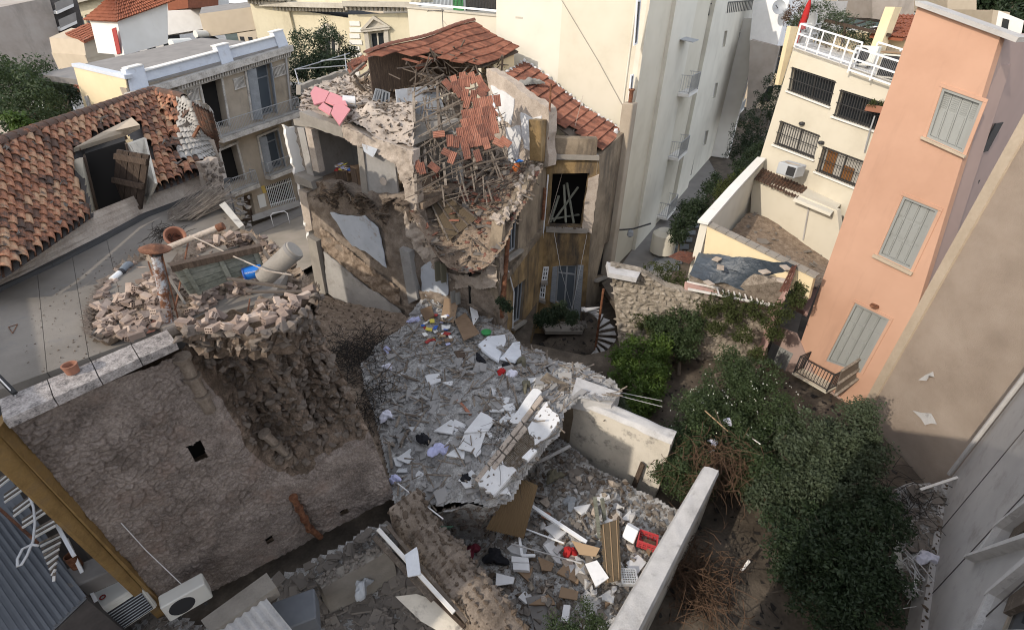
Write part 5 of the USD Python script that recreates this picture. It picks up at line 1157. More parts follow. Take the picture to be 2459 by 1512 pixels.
# street end of the side wall, brightly lit
SE = Pl(WA+np.r_[-W1.d*.02,0], -W1.n); SE.n = -W1.d
end = ragged(SE, [(717,372),(742,372),(765,480),(778,560),(790,702),(757,706),(738,580),(722,470)], .05); e2 = Polygon([(-.6,0),(1.2,0),(1.2,6.2),(.9,8.9),(-.5,8.9)])
ru.part('street_end', MB().poly(SE, Polygon(jag([(.0,-.2),(.62,-.2),(.62,2.3),(.55,4.6),(.7,5.3),(.5,7.0),(.55,8.2),(.0,8.4),(.05,5.5),(-.06,3.0)], .2, .07, rng, True)).buffer(0), -.02, .12), 'white_render')
# upper beams
zf = 6.15; zt = 8.45
bm1 = ragged(W1, [(721,268),(823,305),(825,331),(724,297)], .02); ru.part('concrete_beam', MB().poly(W1, bm1, -.45, .04), 'ruin_concrete')
bm2 = ragged(W1, [(824,300),(875,322),(948,348),(992,362),(1002,490),(1003,520),(978,520),(970,445),(950,392),(915,372),(876,356),(825,331)], .04)
ru.part('broken_lintel', MB().poly(W1, bm2, -.45, .02), 'ruin_pale'); ru.part('lintel_relief', relief(bm2, W1, .05, .22, 3.0, 23, .05), 'ruin_pale', smooth=True)
lav = ragged(W1, [(875,344),(912,356),(902,376),(880,362)], .01); ru.part('lilac_plaster', MB().poly(W1, lav, .12, .15), 'plaster_blue')
pier(((732,306),(747,311),(767,415),(752,410)), -.35, .0, 'ruin_pale'); pier(((856,342),(870,347),(884,472),(869,466)), -.35, .0, 'ruin_concrete')
# rooms behind the openings
fl = Polygon([(0.2,0),(6.4,0),(6.4,4.0),(0.2,4.0)])
def onf(u, o, z): return W1.P(u, z, -o)
ru.part('floor', MB().hexa([onf(.3,.1,zf-.35), onf(6.9,.1,zf-.35), onf(6.9,4.2,zf-.35), onf(.3,4.2,zf-.35)], [onf(.3,.1,zf-.1), onf(6.9,.1,zf-.1), onf(6.9,4.2,zf-.1), onf(.3,4.2,zf-.1)]), 'rubble_earth')
ru.part('ceiling', MB().hexa([onf(.1,.46,zt-.15), onf(6.4,.46,zt-.25), onf(6.4,4.2,zt-.15), onf(.1,4.2,zt-.15)], [onf(.1,.46,zt+.1), onf(6.4,.46,zt-.05), onf(6.4,4.2,zt+.1), onf(.1,4.2,zt+.1)]), 'ruin_concrete')
ru.part('room_wall', MB().hexa([onf(.5,3.0,zf-.1), onf(6.9,3.0,zf-.1), onf(6.9,3.3,zf-.1), onf(.5,3.3,zf-.1)], [onf(.5,3.0,zt-.2), onf(6.9,3.0,zt-.2), onf(6.9,3.3,zt-.2), onf(.5,3.3,zt-.2)]), 'room_grey')
ru.part('room_wall', MB().hexa([onf(.35,.36,zf-.1), onf(.75,.36,zf-.1), onf(.75,3.0,zf-.1), onf(.35,3.0,zf-.1)], [onf(.35,.36,zt-.2), onf(.75,.36,zt-.2), onf(.75,3.0,zt-.2), onf(.35,3.0,zt-.2)]), 'room_grey')
ru.part('partition', MB().hexa([onf(4.05,.05,zf-.6), onf(5.5,.35,zf-.6), onf(5.45,.5,zf-.6), onf(4.0,.22,zf-.6)], [onf(4.05,.05,zt-.3), onf(5.5,.35,zt-.3), onf(5.45,.5,zt-.3), onf(4.0,.22,zt-.3)]), 'room_grey')
q = Q4(W1, (917,427),(928,427),(926,445),(914,442)); b = MB(); b.lathe([(.001,.0),(.17,.0),(.17,.02),(.001,.02)], q.P(.5,.5,.02), 14, R=np.c_[np.r_[W1.d,0], V(0,0,1), n1]); ru.part('wall_hole', b, 'ruin_pale')
q = Q4(W1, (800,340),(813,336),(815,352),(803,356)); ru.part('picture_frame', q.frame(MB(), .07, -2.95, -2.9), 'wood_dark')
# earth and floor debris spilling over the wall under the rooms
H1 = Heap([(748,468,5.3),(775,436,6.3),(820,432,6.5),(868,458,6.2),(930,478,6.0),(975,476,6.3),(1000,512,5.7),(985,555,4.9),(930,545,4.7),(870,520,4.9),(800,508,4.9),(752,485,5.0),(840,480,5.6),(900,505,5.4)], res=.07, amp=.16, freq=2.2, seed=31)
ru.part('floor_debris', H1.mesh(), 'rubble_earth', smooth=True)
ru.part('floor_debris_pieces', bits(bits(MB(), H1.sample(520, rng), rng, .05, .28, 'rock'), H1.sample(120, rng), rng, .1, .3, 'slab'), 'earth_bits', kind='stuff')
b = MB(); sticks(b, H1.sample(26, rng), rng, .4, 1.1, .022); ru.part('splintered_wood', b, 'wood_old', kind='stuff')
# hanging floor slab of the lower street corner
q = Q4(W1, (711,416),(752,434),(758,452),(716,438)); ru.part('balcony_slab', q.hex(MB(), 0, 1, 0, 1, -.6, .15), 'ruin_concrete'); q = Q4(W1, (718,455),(738,462),(752,552),(736,556)); ru.part('street_column', q.hex(MB(), 0, 1, 0, 1, -.35, .05), 'ruin_pale')
q = Q4(W1, (706,378),(728,368),(732,408),(711,414)); ru.part('broken_parapet', q.hex(MB(), 0, 1, 0, 1, -.9, -.7), 'plaster_blue')
# roof terrace over the rooms with its rubble
H2 = Heap([(722,264,8.95),(824,301,8.6),(900,330,8.4),(946,346,8.25),(990,352,8.25),(735,215,9.0),(780,200,9.1),(835,180,9.2),(860,235,9.15),(885,250,9.35),(900,215,9.1),(945,290,8.9),(985,310,8.7),(985,255,8.6),(940,225,8.9),(850,290,8.9),(800,250,8.85),(1000,215,9.1)], res=.06, amp=.17, freq=3.0, seed=37)
ru.part('terrace_rubble', H2.mesh(), 'ruin_pale', smooth=True); b = MB()
for p in H2.sample(60, rng):
    d = unit(V(rng.normal(), rng.normal(), .15*rng.normal())); L = rng.uniform(.3,1.2); b.bar(p-d*L/2+V(0,0,.06), p+d*L/2+V(0,0,.1), .05, .03)
ru.part('terrace_splinters', b, 'wood_old', kind='stuff')
ru.part('terrace_rubble_pieces', bits(bits(MB(), H2.sample(900, rng), rng, .04, .28, 'rock'), H2.sample(300, rng), rng, .08, .3, 'mix'), 'earth_bits', kind='stuff')
TP = Pl(A(725, 215, 9.0), A(838, 172, 9.2)-A(725, 215, 9.0)); zp = 9.0
ru.part('terrace_parapet', MB().poly(TP, Polygon(jag([TP.uz(*p) for p in ((722,228),(722,204),(780,186),(836,166),(838,190),(780,210))], .3, .05, rng, True)).buffer(0), -.25, 0), 'ruin_concrete')
b = MB()
for k in range(3):
    q = Q4(TP, *[(x+k*32, y-k*11) for x, y in ((776,205),(806,196),(808,214),(780,224))]); q.frame(b, .04, .5, .54, (.33, .66))
    for a in np.linspace(.1, .9, 5): b.tube([q.P(a, .2, .52), q.P(a+.05, .5, .52), q.P(a, .85, .52)], .012, 4)
ru.part('terrace_grille', b, 'white_metal')
b = MB(); f0 = [AD(708,168,34), AD(840,142,36), AD(720,165,31), AD(838,152,33)]
b.tube([AD(708,167,33), AD(840,128,37)], .03, 5); b.tube([AD(708,167,33), AD(840,157,34)], .03, 5); b.tube([AD(708,167,33), AD(722,215,31.5)], .03, 5); b.tube([AD(770,146,35), AD(840,141,35)], .03, 5); b.tube([AD(828,130,36), AD(832,170,33)], .03, 5)
single('awning_frame', b, 'grey_metal', 'bare metal awning frame standing over the broken roof terrace, in front of the orange tree', 'frame')
# old window and white wall behind the roof timbers
KP = Pl(A(905, 255, 8.8), A(1100, 230, 9.0)-A(905, 255, 8.8))
for px, m in (((( 902,212),(916,215),(908,244),(894,240)),'shutter_blue'), (((918,215),(936,222),(934,254),(912,246)),'shutter_blue')):
    q = Q4(KP, *px); p = ru.part('window', q.frame(MB(), .07, .0, .06, (.5,)), m); ru.part('pane', q.hex(MB(), 0, 1, 0, 1, -.02, .0), 'glass_blue', parent=p)
ru.part('white_room_wall', MB().poly(KP, pxpoly(KP, [(958,220),(1060,208),(1075,262),(1040,300),(965,290)]), -.6, -.5), 'plaster_blue')
ru.part('inner_wall', MB().poly(KP, ragged(KP, [(1015,300),(1040,262),(1075,255),(1085,300),(1080,350),(1020,355)], .05), .5, .8), 'ruin_concrete')
ru.part('lath_wall', MB().poly(KP, pxpoly(KP, [(1080,228),(1110,225),(1118,300),(1090,305)]), -.2, -.1), 'wood_old')
# debris slope of the fallen roof
H3 = Heap([(1005,498,5.9),(1015,545,4.9),(1045,590,4.4),(1090,645,3.6),(1150,655,3.9),(1190,608,4.6),(1208,535,5.5),(1248,480,6.0),(1285,405,6.8),(1240,385,6.5),(1180,430,6.0),(1120,460,5.8),(1060,450,6.0),(1012,420,6.6),(1010,330,7.3),(1100,340,6.6),(1180,350,6.6),(1260,330,7.2),(1190,260,7.6),(1050,260,8.0),(1000,240,8.4),(1120,560,4.9),(1100,520,5.3),(1180,540,5.2),(1225,450,6.2)], res=.08, amp=.13, freq=2.0, seed=43)
H3.poly = H3.poly.buffer(.30)
ru.part('roof_debris', H3.mesh(), 'rubble_earth', smooth=True)
P3 = H3.sample(2600, rng)
ru.part('roof_debris_pieces', bits(bits(MB(), P3[:1000], rng, .04, .24, 'mix'), P3[1000:1250], rng, .12, .38, 'slab'), 'rubble_bits', kind='stuff')
ru.part('tile_fragments', bits(bits(MB(), P3[1250:1700], rng, .06, .22, 'slab'), P3[1700:1850], rng, .06, .2, 'shard'), 'red_stuff', kind='stuff')
ru.part('roof_debris_earth', bits(MB(), P3[1850:], rng, .05, .26, 'rock'), 'earth_bits', kind='stuff')
b = MB(); 
for k in range(230):
    p = H3.sample(1, rng)[0]; L = rng.uniform(.5, 1.9); d = unit(V(rng.normal(), rng.normal(), rng.normal()*.25)); b.bar(p-d*L/2+V(0,0,.08), p+d*L/2+V(0,0,.12), rng.uniform(.03,.07), .03)
ru.part('splintered_wood', b, 'wood_old', kind='stuff')
# hanging rafters and battens
HP0, HP1, HP2 = W1.at(1000, 488, .1), W1.at(992, 222, .1), A(1200, 300, 7.6)
HP0 = W1.at(1000, 420, .1); hn = unit(V(-.12, -.72, .68))
def hp(x, y, o=0.0):
    d = ray(x, y); t = ((HP0-CAM) @ hn)/(d @ hn); return CAM+d*t+hn*o*(1 if hn @ (CAM-HP0) > 0 else -1)
lx = lambda x, y: (960.5+x*.254, 115.3+y*.254)
frames = [((135,470),(400,320)), ((135,580),(480,430)), ((135,720),(690,440)), ((130,870),(690,560)), ((125,980),(600,680)), ((140,1070),(560,800)), ((125,1190),(600,960)), ((130,1275),(610,1060)), ((140,1375),(500,1180)), ((480,460),(810,350)), ((150,420),(420,250)), ((300,640),(700,470)), ((560,790),(720,720)), ((640,1040),(980,930)), ((700,1110),(1020,1030)), ((480,1190),(760,1060))]
for p, q in frames:
    ru.part('batten', MB().bar(hp(*lx(*p), .03), hp(*lx(*q), .03), .055, .045), 'wood_old')
for p, q in (((125,410),(150,1470)), ((345,280),(370,830)), ((230,960),(250,1180)), ((410,1080),(430,1300)), ((590,470),(560,800)), ((640,800),(720,1140)), ((820,380),(830,520))):
    ru.part('rafter', MB().bar(hp(*lx(*p), -.05), hp(*lx(*q), -.05), .10, .08), 'wood_old')
def marseille(mb, c, u, v, n, w=.25, l=.41, t=.028):
    """A ribbed roof tile: u across, v up the slope."""
    for a in (-.42, -.14, .14, .42):
        mb.hexa([c+u*w*(a-.055)-v*l/2, c+u*w*(a+.055)-v*l/2, c+u*w*(a+.055)+v*l/2, c+u*w*(a-.055)+v*l/2], [c+u*w*(a-.035)-v*l*.48+n*t*1.5, c+u*w*(a+.035)-v*l*.48+n*t*1.5, c+u*w*(a+.035)+v*l*.48+n*t*1.5, c+u*w*(a-.035)+v*l*.48+n*t*1.5])
    mb.hexa([c-u*w/2-v*l/2-n*t*.4, c+u*w/2-v*l/2-n*t*.4, c+u*w/2+v*l/2-n*t*.4, c-u*w/2+v*l/2-n*t*.4], [c-u*w/2-v*l/2+n*t*.5, c+u*w/2-v*l/2+n*t*.5, c+u*w/2+v*l/2+n*t*.5, c-u*w/2+v*l/2+n*t*.5])
    return mb
hN = hn if hn @ (CAM-HP0) > 0 else -hn
hu = unit(hp(*lx(930,600))-hp(*lx(580,690))); hv = unit(np.cross(hN, hu)); hv = hv if hv[2] > 0 else -hv
hung = ru.node('hanging_roof_tiles')
grid_rows = [(690,930,555,-.16), (590,935,660,-.16), (585,930,745,-.16), (540,925,830,-.16), (575,870,915,-.15), (600,700,985,-.15)]
for x0, x1, y0, sl in grid_rows:
    x = x0+35
    while x < x1:
        c = hp(*lx(x, y0+(x-x0)*sl), .10+rng.uniform(0,.03)); a = rng.normal()*.05; u = hu*math.cos(a)+hv*math.sin(a); v = hv*math.cos(a)-hu*math.sin(a); n = unit(hN-v*.18)
        ru.part('roof_tile', marseille(MB(), c, u, unit(v+hN*.12), n, .27, .47), 'red_tile', parent=hung); x += 66
for x, y, a in ((690,300,.1),(600,300,-.1),(520,330,.1),(760,330,.2),(800,390,.4),(560,430,.3),(620,460,-.4),(180,1130,.2),(215,1150,.0),(330,1140,.7),(500,1050,-.6),(860,830,.1),(1000,900,.7),(540,900,-.3),(455,360,.5),(530,385,.0),(590,360,-.2),(640,330,-.3),(640,530,-.5),(700,470,-.35),(770,440,.6),(375,830,1.5),(480,890,-.15),(455,1005,.9),(635,1010,0),(740,1030,.1),(820,915,.05),(940,910,.9)):
    c = hp(*lx(x, y), .10); u = hu*math.cos(a)+hv*math.sin(a); v = hv*math.cos(a)-hu*math.sin(a); ru.part('roof_tile', marseille(MB(), c, u, unit(v+hN*.15), unit(hN-v*.15), .27, .47), 'red_tile', parent=hung)
b = MB()
for _ in range(110):
    x_, y_ = rng.uniform(1003,1195), rng.uniform(225,470); p = hp(x_, y_, -.14-rng.uniform(0,.25)); d = unit((hv if rng.uniform() < .6 else hu)+rng.normal(size=3)*.18); L = rng.uniform(.5,1.6); b.bar(p-d*L/2, p+d*L/2, rng.uniform(.025,.06), .025)
ru.part('broken_laths', b, 'wood_old', parent=hung, kind='stuff')
b = MB()
for x, y in ((878,500),(895,560),(925,630),(945,690)): b.rock(hp(*lx(x, y), .13), V(.16,.45,.16), rng, np.c_[hu, hv, hN])
ru.part('mortar_ridge', b, 'plaster_white', kind='stuff')
# intact and sagging roof at the back
R1, R2, R3, R4 = A(880,132,10.85), A(1140,55,12.05), A(1246,118,11.0), A(1092,188,9.95)
rn = unit(np.cross(R3-R2, R1-R2)); rn = rn if rn[2] > 0 else -rn
back = ru.node('rear_roof')
Rg = lambda a, c: (R1*(1-a)+R2*a)*(1-c)+(R4*(1-a)+R3*a)*c+V(0,0,.05*math.sin(a*9+c*5))     # a along the ridge, c down the slope
ru.part('roof_boarding', MB().plate([p-rn*.12 for p in (Rg(.30,.02),R2,R3,Rg(.42,1))], .08), 'wood_old', parent=back)
nr = 6; cnt = 0; st = MB()
for i in range(nr):
    nc_ = 34
    for j in range(nc_):
        a0, c0 = (j+.5)/nc_, (i+.5)/nr
        x, y = project(Rg(a0, c0))
        if a0 < .22+.13*(i % 3 == 2) and i > 0 and rng.uniform() < (.95 if i > 1 else .6): continue
        if i >= 3 and a0 < .30: continue
        p = Rg(a0, c0); u = unit(Rg(a0+.01, c0)-Rg(a0-.01, c0)); v = unit(Rg(a0, c0-.03)-Rg(a0, c0+.03)); n = unit(np.cross(u, v)); n = n if n[2] > 0 else -n
        W_ = np.linalg.norm(Rg(a0+.5/nc_, c0)-Rg(a0-.5/nc_, c0)); L_ = np.linalg.norm(Rg(a0, c0+.5/nr)-Rg(a0, c0-.5/nr))
        mb = MB(); marseille(mb, p+n*(.035+rng.uniform(0,.012)), u, unit(v-n*.10), n, W_*.98, L_*1.12); ru.part('roof_tile', mb, 'red_tile', parent=back)
b = MB()
for k in range(17):
    p, q = Rg(k/17, -.02), Rg((k+1.1)/17, -.02); barrel(b, q+rn*.05, p+rn*.05, V(0,0,1), .13, .11)
ru.part('ridge_tiles', b, 'red_stuff', parent=back, kind='stuff', smooth=50)

b = MB(); e0 = Rg(.62, 1.0); e1_ = Rg(1, 1.0); dn_ = V(0,0,1)
rear = MB().hexa([e0-V(0,0,2.6), e1_-V(0,0,2.6)-unit(e1_-e0)*.2, e1_-V(0,0,2.6)+V(-.8,1.5,0), e0-V(0,0,2.6)+V(-.8,1.5,0)], [e0-V(0,0,.2)+V(-.1,.2,0), e1_-V(0,0,.2)-unit(e1_-e0)*.2+V(-.1,.2,0), e1_-V(0,0,.2)+V(-.8,1.5,.2), e0-V(0,0,.2)+V(-.8,1.5,.2)])
ru.part('rear_wall', rear, 'yellow_wall'); ru.part('attic_back', MB().plate([R1+V(-.1,.5,-.15), R2+V(-.1,.5,-.15), R2+V(-.1,.5,-2.6), R1+V(-.1,.5,-2.0)], .1), 'wood_dark', parent=back)
b = MB()
for k in range(90):
    a_ = rng.uniform(.0,.75); p = Rg(a_, rng.uniform(.25,1.1))-V(0,0,rng.uniform(.1,1.0)); d = unit(V(rng.normal(), rng.normal()-.4, rng.normal()*.5)); L = rng.uniform(.4,1.8); b.bar(p-d*L/2, p+d*L/2, rng.uniform(.04,.10), .04)
ru.part('attic_timbers', b, 'wood_old', kind='stuff')
# slipped rows of tiles and broken timbers in front of it
sl = ru.node('slipped_roof_tiles')
for (p0, p1, rows, tw_, jit) in (((1075,200),(1150,165),2,13,.08), ((1062,218),(1145,180),1,13,.12), ((850,150),(925,125),1,12,.15), ((975,175),(1060,130),1,11,.1), ((962,135),(1020,118),1,9,.06), ((842,160),(880,140),2,8,.3)):
    for r_ in range(rows):
        k = int(np.hypot(p1[0]-p0[0], p1[1]-p0[1])/8)
        for j in range(k):
            x, y = p0[0]+(p1[0]-p0[0])*j/k, p0[1]+(p1[1]-p0[1])*j/k+r_*10; d0 = 27.2 if x > 1000 else 29.5
            c = AD(x, y, d0); u = unit(AD(*p1, d0)-AD(*p0, d0)); n = unit(V(.1,-.55,.8)+rng.normal(size=3)*jit); v = unit(np.cross(n, u)); v = v if v[2] > 0 else -v
            ru.part('roof_tile', marseille(MB(), c, u, v, n, .25, .42), 'red_tile', parent=sl)
b = MB()
H4 = Heap([(845,168,9.9),(900,180,9.7),(960,170,10.0),(1040,170,10.0),(1080,195,9.7),(1085,225,9.0),(1000,235,8.9),(920,225,9.1),(860,205,9.2),(1120,205,9.5)], res=.08, amp=.14, freq=2.4, seed=47)
ru.part('attic_rubble', H4.mesh(), 'rubble_earth', smooth=True); ru.part('attic_rubble_pieces', bits(MB(), H4.sample(420, rng), rng, .06, .3, 'mix'), 'earth_bits', kind='stuff')
kx = lambda x, y: (710.8+x*.216, 172.9+y*.216)
for p, q, w in (((640,90),(830,290),.20), ((770,60),(860,-90),.12), ((890,80),(1060,-20),.10), ((1000,120),(1180,-60),.09), ((1100,190),(1560,-40),.10), ((700,60),(1000,-120),.10), ((830,140),(1130,250),.14), ((1130,250),(1330,190),.12), ((600,40),(760,-100),.12)):
    ru.part('broken_timber', MB().bar(AD(*kx(*p), 27.5), AD(*kx(*q), 29.0), w, w*.7), 'wood_old')
# wall between the debris and the lower roof, with white plaster
WIa, WIb = A(1190, 195, 9.9), W2.at(1312, 290); WI = Pl(WIa, WIb-WIa)
wi = ragged(WI, [(1168,165),(1190,172),(1218,192),(1262,226),(1316,262),(1316,400),(1200,430),(1175,260)], .06)
ru.part('cross_wall', MB().poly(WI, wi, -.5, 0), 'ruin_pale')
for pts in ([(1180,205),(1215,222),(1236,238),(1234,268),(1228,300),(1212,290),(1190,240)], [(1252,270),(1280,284),(1302,278),(1304,330),(1290,370),(1260,355),(1254,310)], [(1216,306),(1250,302),(1254,330),(1240,392),(1222,385)]):
    ru.part('white_plaster', MB().poly(WI, ragged(WI, pts, .04), .003, .05), 'plaster_white')
q = Q4(W2, (1297,290),(1313,287),(1314,388),(1298,388)); ru.part('corner_pier', q.hex(MB(), 0, 1, 0, 1, -.5, .02), 'ruin_ochre')
# lower tiled roof along the cream block
L1, L2, L3, L4 = A(1200,186,9.9), A(1257,150,10.32), A(1494,322,7.5), A(1438,372,7.2)
Lg = lambda a, c: (L1*(1-a)+L2*a)*(1-c)+(L4*(1-a)+L3*a)*c+V(0,0,.07*math.sin(c*8))
ln = unit(np.cross(L2-L1, L4-L1)); ln = ln if ln[2] > 0 else -ln
lr = ru.node('lower_roof'); ru.part('roof_boarding', MB().plate([p-ln*.14 for p in (L1,L2,L3,L4)], .08), 'wood_old', parent=lr)
for i in range(12):
    for j in range(11):
        a0, c0 = (j+.5)/11, (i+.5)/12
        if i > 7 and a0 < .18 and rng.uniform() < .6: continue
        p = Lg(a0, c0); u = unit(Lg(a0+.02, c0)-Lg(a0-.02, c0)); v = unit(Lg(a0, c0-.02)-Lg(a0, c0+.02)); n = unit(np.cross(u, v)); n = n if n[2] > 0 else -n
        W_ = np.linalg.norm(Lg(a0+.5/11, c0)-Lg(a0-.5/11, c0)); L_ = np.linalg.norm(Lg(a0, c0+.5/12)-Lg(a0, c0-.5/12))
        ru.part('roof_tile', marseille(MB(), p+n*(.04+rng.uniform(0,.02)), u, unit(v-n*.12), n, W_*.98, L_*1.15), 'red_tile', parent=lr)
b = MB()
for c_ in np.linspace(0, 1, 26): b.rock(Lg(1.0, c_)+ln*.07, V(.3,.32,.14), rng)
for a_ in np.linspace(0, 1, 8): b.rock(Lg(a_, 0)+ln*.08, V(.3,.3,.12), rng)
ru.part('mortar_flashing', b, 'plaster_white', kind='stuff')
ru.part('mortar_lump', MB().rock(Lg(.8,.97)+ln*.12, V(.6,.4,.3), rng), 'plaster_white')
# rear walls
bay_l = pxpoly(W2, [(1197,840),(1197,640),(1209,537),(1215,523),(1250,487),(1273,430),(1309,388),(1312,388),(1306,620),(1284,790),(1270,840)])
wq = [Q4(W2, (1213,527),(1248,494),(1243,598),(1215,618)), Q4(W2, (1231,694),(1262,668),(1253,768),(1229,784))]
w2p = bay_l
for q in wq: w2p = w2p.difference(q.poly())
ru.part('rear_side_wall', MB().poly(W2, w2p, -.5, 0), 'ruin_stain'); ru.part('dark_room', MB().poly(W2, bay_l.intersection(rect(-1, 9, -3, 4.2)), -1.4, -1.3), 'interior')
lowp_ = pxpoly(W2, [(1200,690),(1215,660),(1294,556),(1304,560),(1306,620),(1284,790),(1270,840),(1197,840)])
for q in wq: lowp_ = lowp_.difference(q.poly())
ru.part('ochre_lower_wall', MB().poly(W2, lowp_, .003, .03), 'ruin_ochre')
for q in wq: glazed(ru, q, 'shutter_blue', 'glass_dark', .08, -.2, (.35, .7)); ru.part('sill', q.hex(MB(), -.15, 1.15, -.07, -.005, 0, .22), 'ruin_concrete')
b = MB(); L0 = [W2.at(1212,664,.06), W2.at(1296,555,.06)]; b.bar(L0[0], L0[1], .16, .3); ru.part('string_course', b, 'ruin_stain')
b = MB()
for t in np.linspace(0, 1, 34): p = W2.P(.3+5.0*t, 0); u_, z_ = .0, 0; 
edge = [(1209,537),(1215,523),(1250,487),(1273,430),(1309,388)]
for (p, q) in zip(edge[:-1], edge[1:]):
    a_, c_ = W2.at(*p), W2.at(*q)
    for t in np.linspace(0, 1, 10): b.rock(a_+(c_-a_)*t-np.r_[W2.n,0]*rng.uniform(.0,.5), V(.45,.4,.32)*rng.uniform(.6,1.2), rng)
ru.part('broken_wall_head', b, 'ruin_pale', kind='stuff')
bayp = pxpoly(B1, [(1313,385),(1438,385),(1440,416),(1418,560),(1402,800),(1280,800),(1302,560)])
bq = [Q4(B1, (1327,417),(1416,416),(1396,545),(1319,543)), Q4(B1, (1340,638),(1386,637),(1376,752),(1334,724))]
w = bayp
for q in bq: w = w.difference(q.poly())
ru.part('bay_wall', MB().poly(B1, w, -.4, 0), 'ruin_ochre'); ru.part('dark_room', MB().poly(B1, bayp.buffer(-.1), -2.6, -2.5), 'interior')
ru.part('bay_parapet', MB().poly(B1, pxpoly(B1, [(1314,331),(1435,334),(1432,374),(1313,370)]), -.5, .02), 'ruin_stain'); ru.part('bay_cornice', MB().poly(B1, pxpoly(B1, [(1310,369),(1438,373),(1437,383),(1310,380)]), -.4, .18), 'ruin_concrete')
ru.part('light_jamb', MB().poly(B1, ragged(B1, [(1412,428),(1438,418),(1420,560),(1397,546)], .03), .003, .10), 'ruin_pale')
ru.part('sill', bq[0].hex(MB(), -.1, 1.2, -.10, -.01, -.3, .18), 'ruin_concrete'); b = MB(); 
for k in range(40): b.rock(bq[0].P(rng.uniform(-.05,1.1), -.01, rng.uniform(-.2,.15)), V(.16,.12,.08)*rng.uniform(.5,1.4), rng)
ru.part('sill_rubble', b, 'earth_bits', kind='stuff')
b = MB()
for a0, b0, a1, b1 in ((.05,0,.3,.45), (.15,.02,.85,.62), (.55,.0,.42,.66), (.8,0,.5,.7), (0,.06,1,.08)): b.bar(bq[0].P(a0, b0, -.5), bq[0].P(a1, b1, -1.1), .10, .06)
ru.part('fallen_timber', b, 'wood_greygreen', kind='stuff')
b = MB()
for a0 in np.linspace(.2, .75, 9): b.bar(bq[0].P(a0, .80, -1.9), bq[0].P(a0+.02, .90, -1.9), .04)
ru.part('inner_balusters', b, 'wood_greygreen')
glazed(ru, bq[1], 'grey_metal', 'glass_blue', .08, -.15, (.5,), (.8,))
for px in (((1327,640),(1339,638),(1333,728),(1320,722)), ((1387,636),(1401,636),(1392,768),(1376,752))):
    q = Q4(B1, *px); b = MB(); q.hex(b, 0, 1, 0, 1, .02, .07)
    for k in range(18): q.hex(b, .15, .85, .05+k*.05, .075+k*.05, .07, .09)
    ru.part('shutter', b, 'shutter_blue')
for px in (((1305,640),(1318,640),(1314,672),(1300,672)), ((1298,676),(1312,676),(1308,716),(1295,712))):
    q = Q4(B1, *px); p = ru.part('small_window', q.frame(MB(), .06, .0, .06, (.5,), (.33,.66)), 'white_metal'); ru.part('pane', q.hex(MB(), 0, 1, 0, 1, .003, .015), 'glass_dark', parent=p); ru.part('sill', q.hex(MB(), -.1, 1.1, -.18, -.02, 0, .3), 'ruin_concrete')
zb = -1.9
pb = [B1.P(.1,zb,.02), B1.P(2.6,zb,.02), B1.P(2.3,zb,1.0), B1.P(.3,zb,1.0)]; bal = ru.part('balcony', MB().hexa([p-V(0,0,.2) for p in pb], pb), 'ruin_concrete')
b = MB()
for k in range(46): b.rock(B1.P(1.7+rng.uniform(0,.9), zb+.1, rng.uniform(.1,.95)), V(.2,.16,.12)*rng.uniform(.6,1.4), rng)
ru.part('balcony_rubble', b, 'rubble_bits', kind='stuff', parent=bal)
BR_ = B1.P(2.32, 0); CHb = HL.P(.05, 0, .15); R5 = Pl(BR_, CHb-BR_)
if R5.n @ np.array([.6,-.6]) < 0: R5.n = -R5.n
r5 = pxpoly(R5, [(1437,376),(1494,322),(1522,300),(1490,520),(1466,700),(1440,800),(1396,800),(1418,560)])
r5q = Q4(R5, (1452,585),(1466,578),(1452,660),(1432,668))
ru.part('dark_rear_wall', MB().poly(R5, r5.difference(r5q.poly()), -.35, 0), 'ruin_stain'); ru.part('side_window', r5q.hex(MB(), 0, 1, 0, 1, -.3, -.25), 'interior'); ru.part('sill', r5q.hex(MB(), -.2, 1.2, -.08, -.01, 0, .2), 'ruin_concrete')
c0 = R5.at(1503, 320); cz = R5.uz(1503, 250)[1]
b = MB().bevbox(V(c0[0], c0[1], (cz-.3)/2+.0), (.62,.55,cz+.3), rotz(math.atan2(R5.d[1], R5.d[0])), .04); p = ru.part('chimney', b, 'beige_facade'); b = MB().tube([V(c0[0],c0[1],cz-.05), V(c0[0],c0[1],cz+.55)], .10, 10); b.lathe([(.12,.0),(.16,.05),(.14,.1)], V(c0[0],c0[1],cz+.5), 10); ru.part('chimney_pot', b, 'rust', parent=p)
ru.part('downpipe', MB().tube([W2.at(1212,570,.14), W2.at(1207,640,.14), W2.at(1199,720,.16), W2.at(1197,760,.16)], [.09,.09,.13,.09], 9), 'rust', smooth=40)
ru.part('downpipe', MB().tube([W2.P(5.0,5.8,.12), W2.P(4.9,4.3,.12)], .08, 9), 'rust', smooth=40); ru.part('white_pipe', MB().tube([B1.at(1316,418,.1), B1.at(1306,540,.08), B1.at(1296,640,.1), B1.at(1289,710,.12)], .035), 'white_metal')
ru.part('white_pipe', MB().tube([W2.at(1216,650,.1), W2.at(1228,700,.12), W2.at(1226,790,.1)], .03), 'white_metal')
ru.part('iron_post', MB().tube([W2.P(5.12,6.9,.1), W2.P(5.12,10.15,.1)], .045), 'rust')
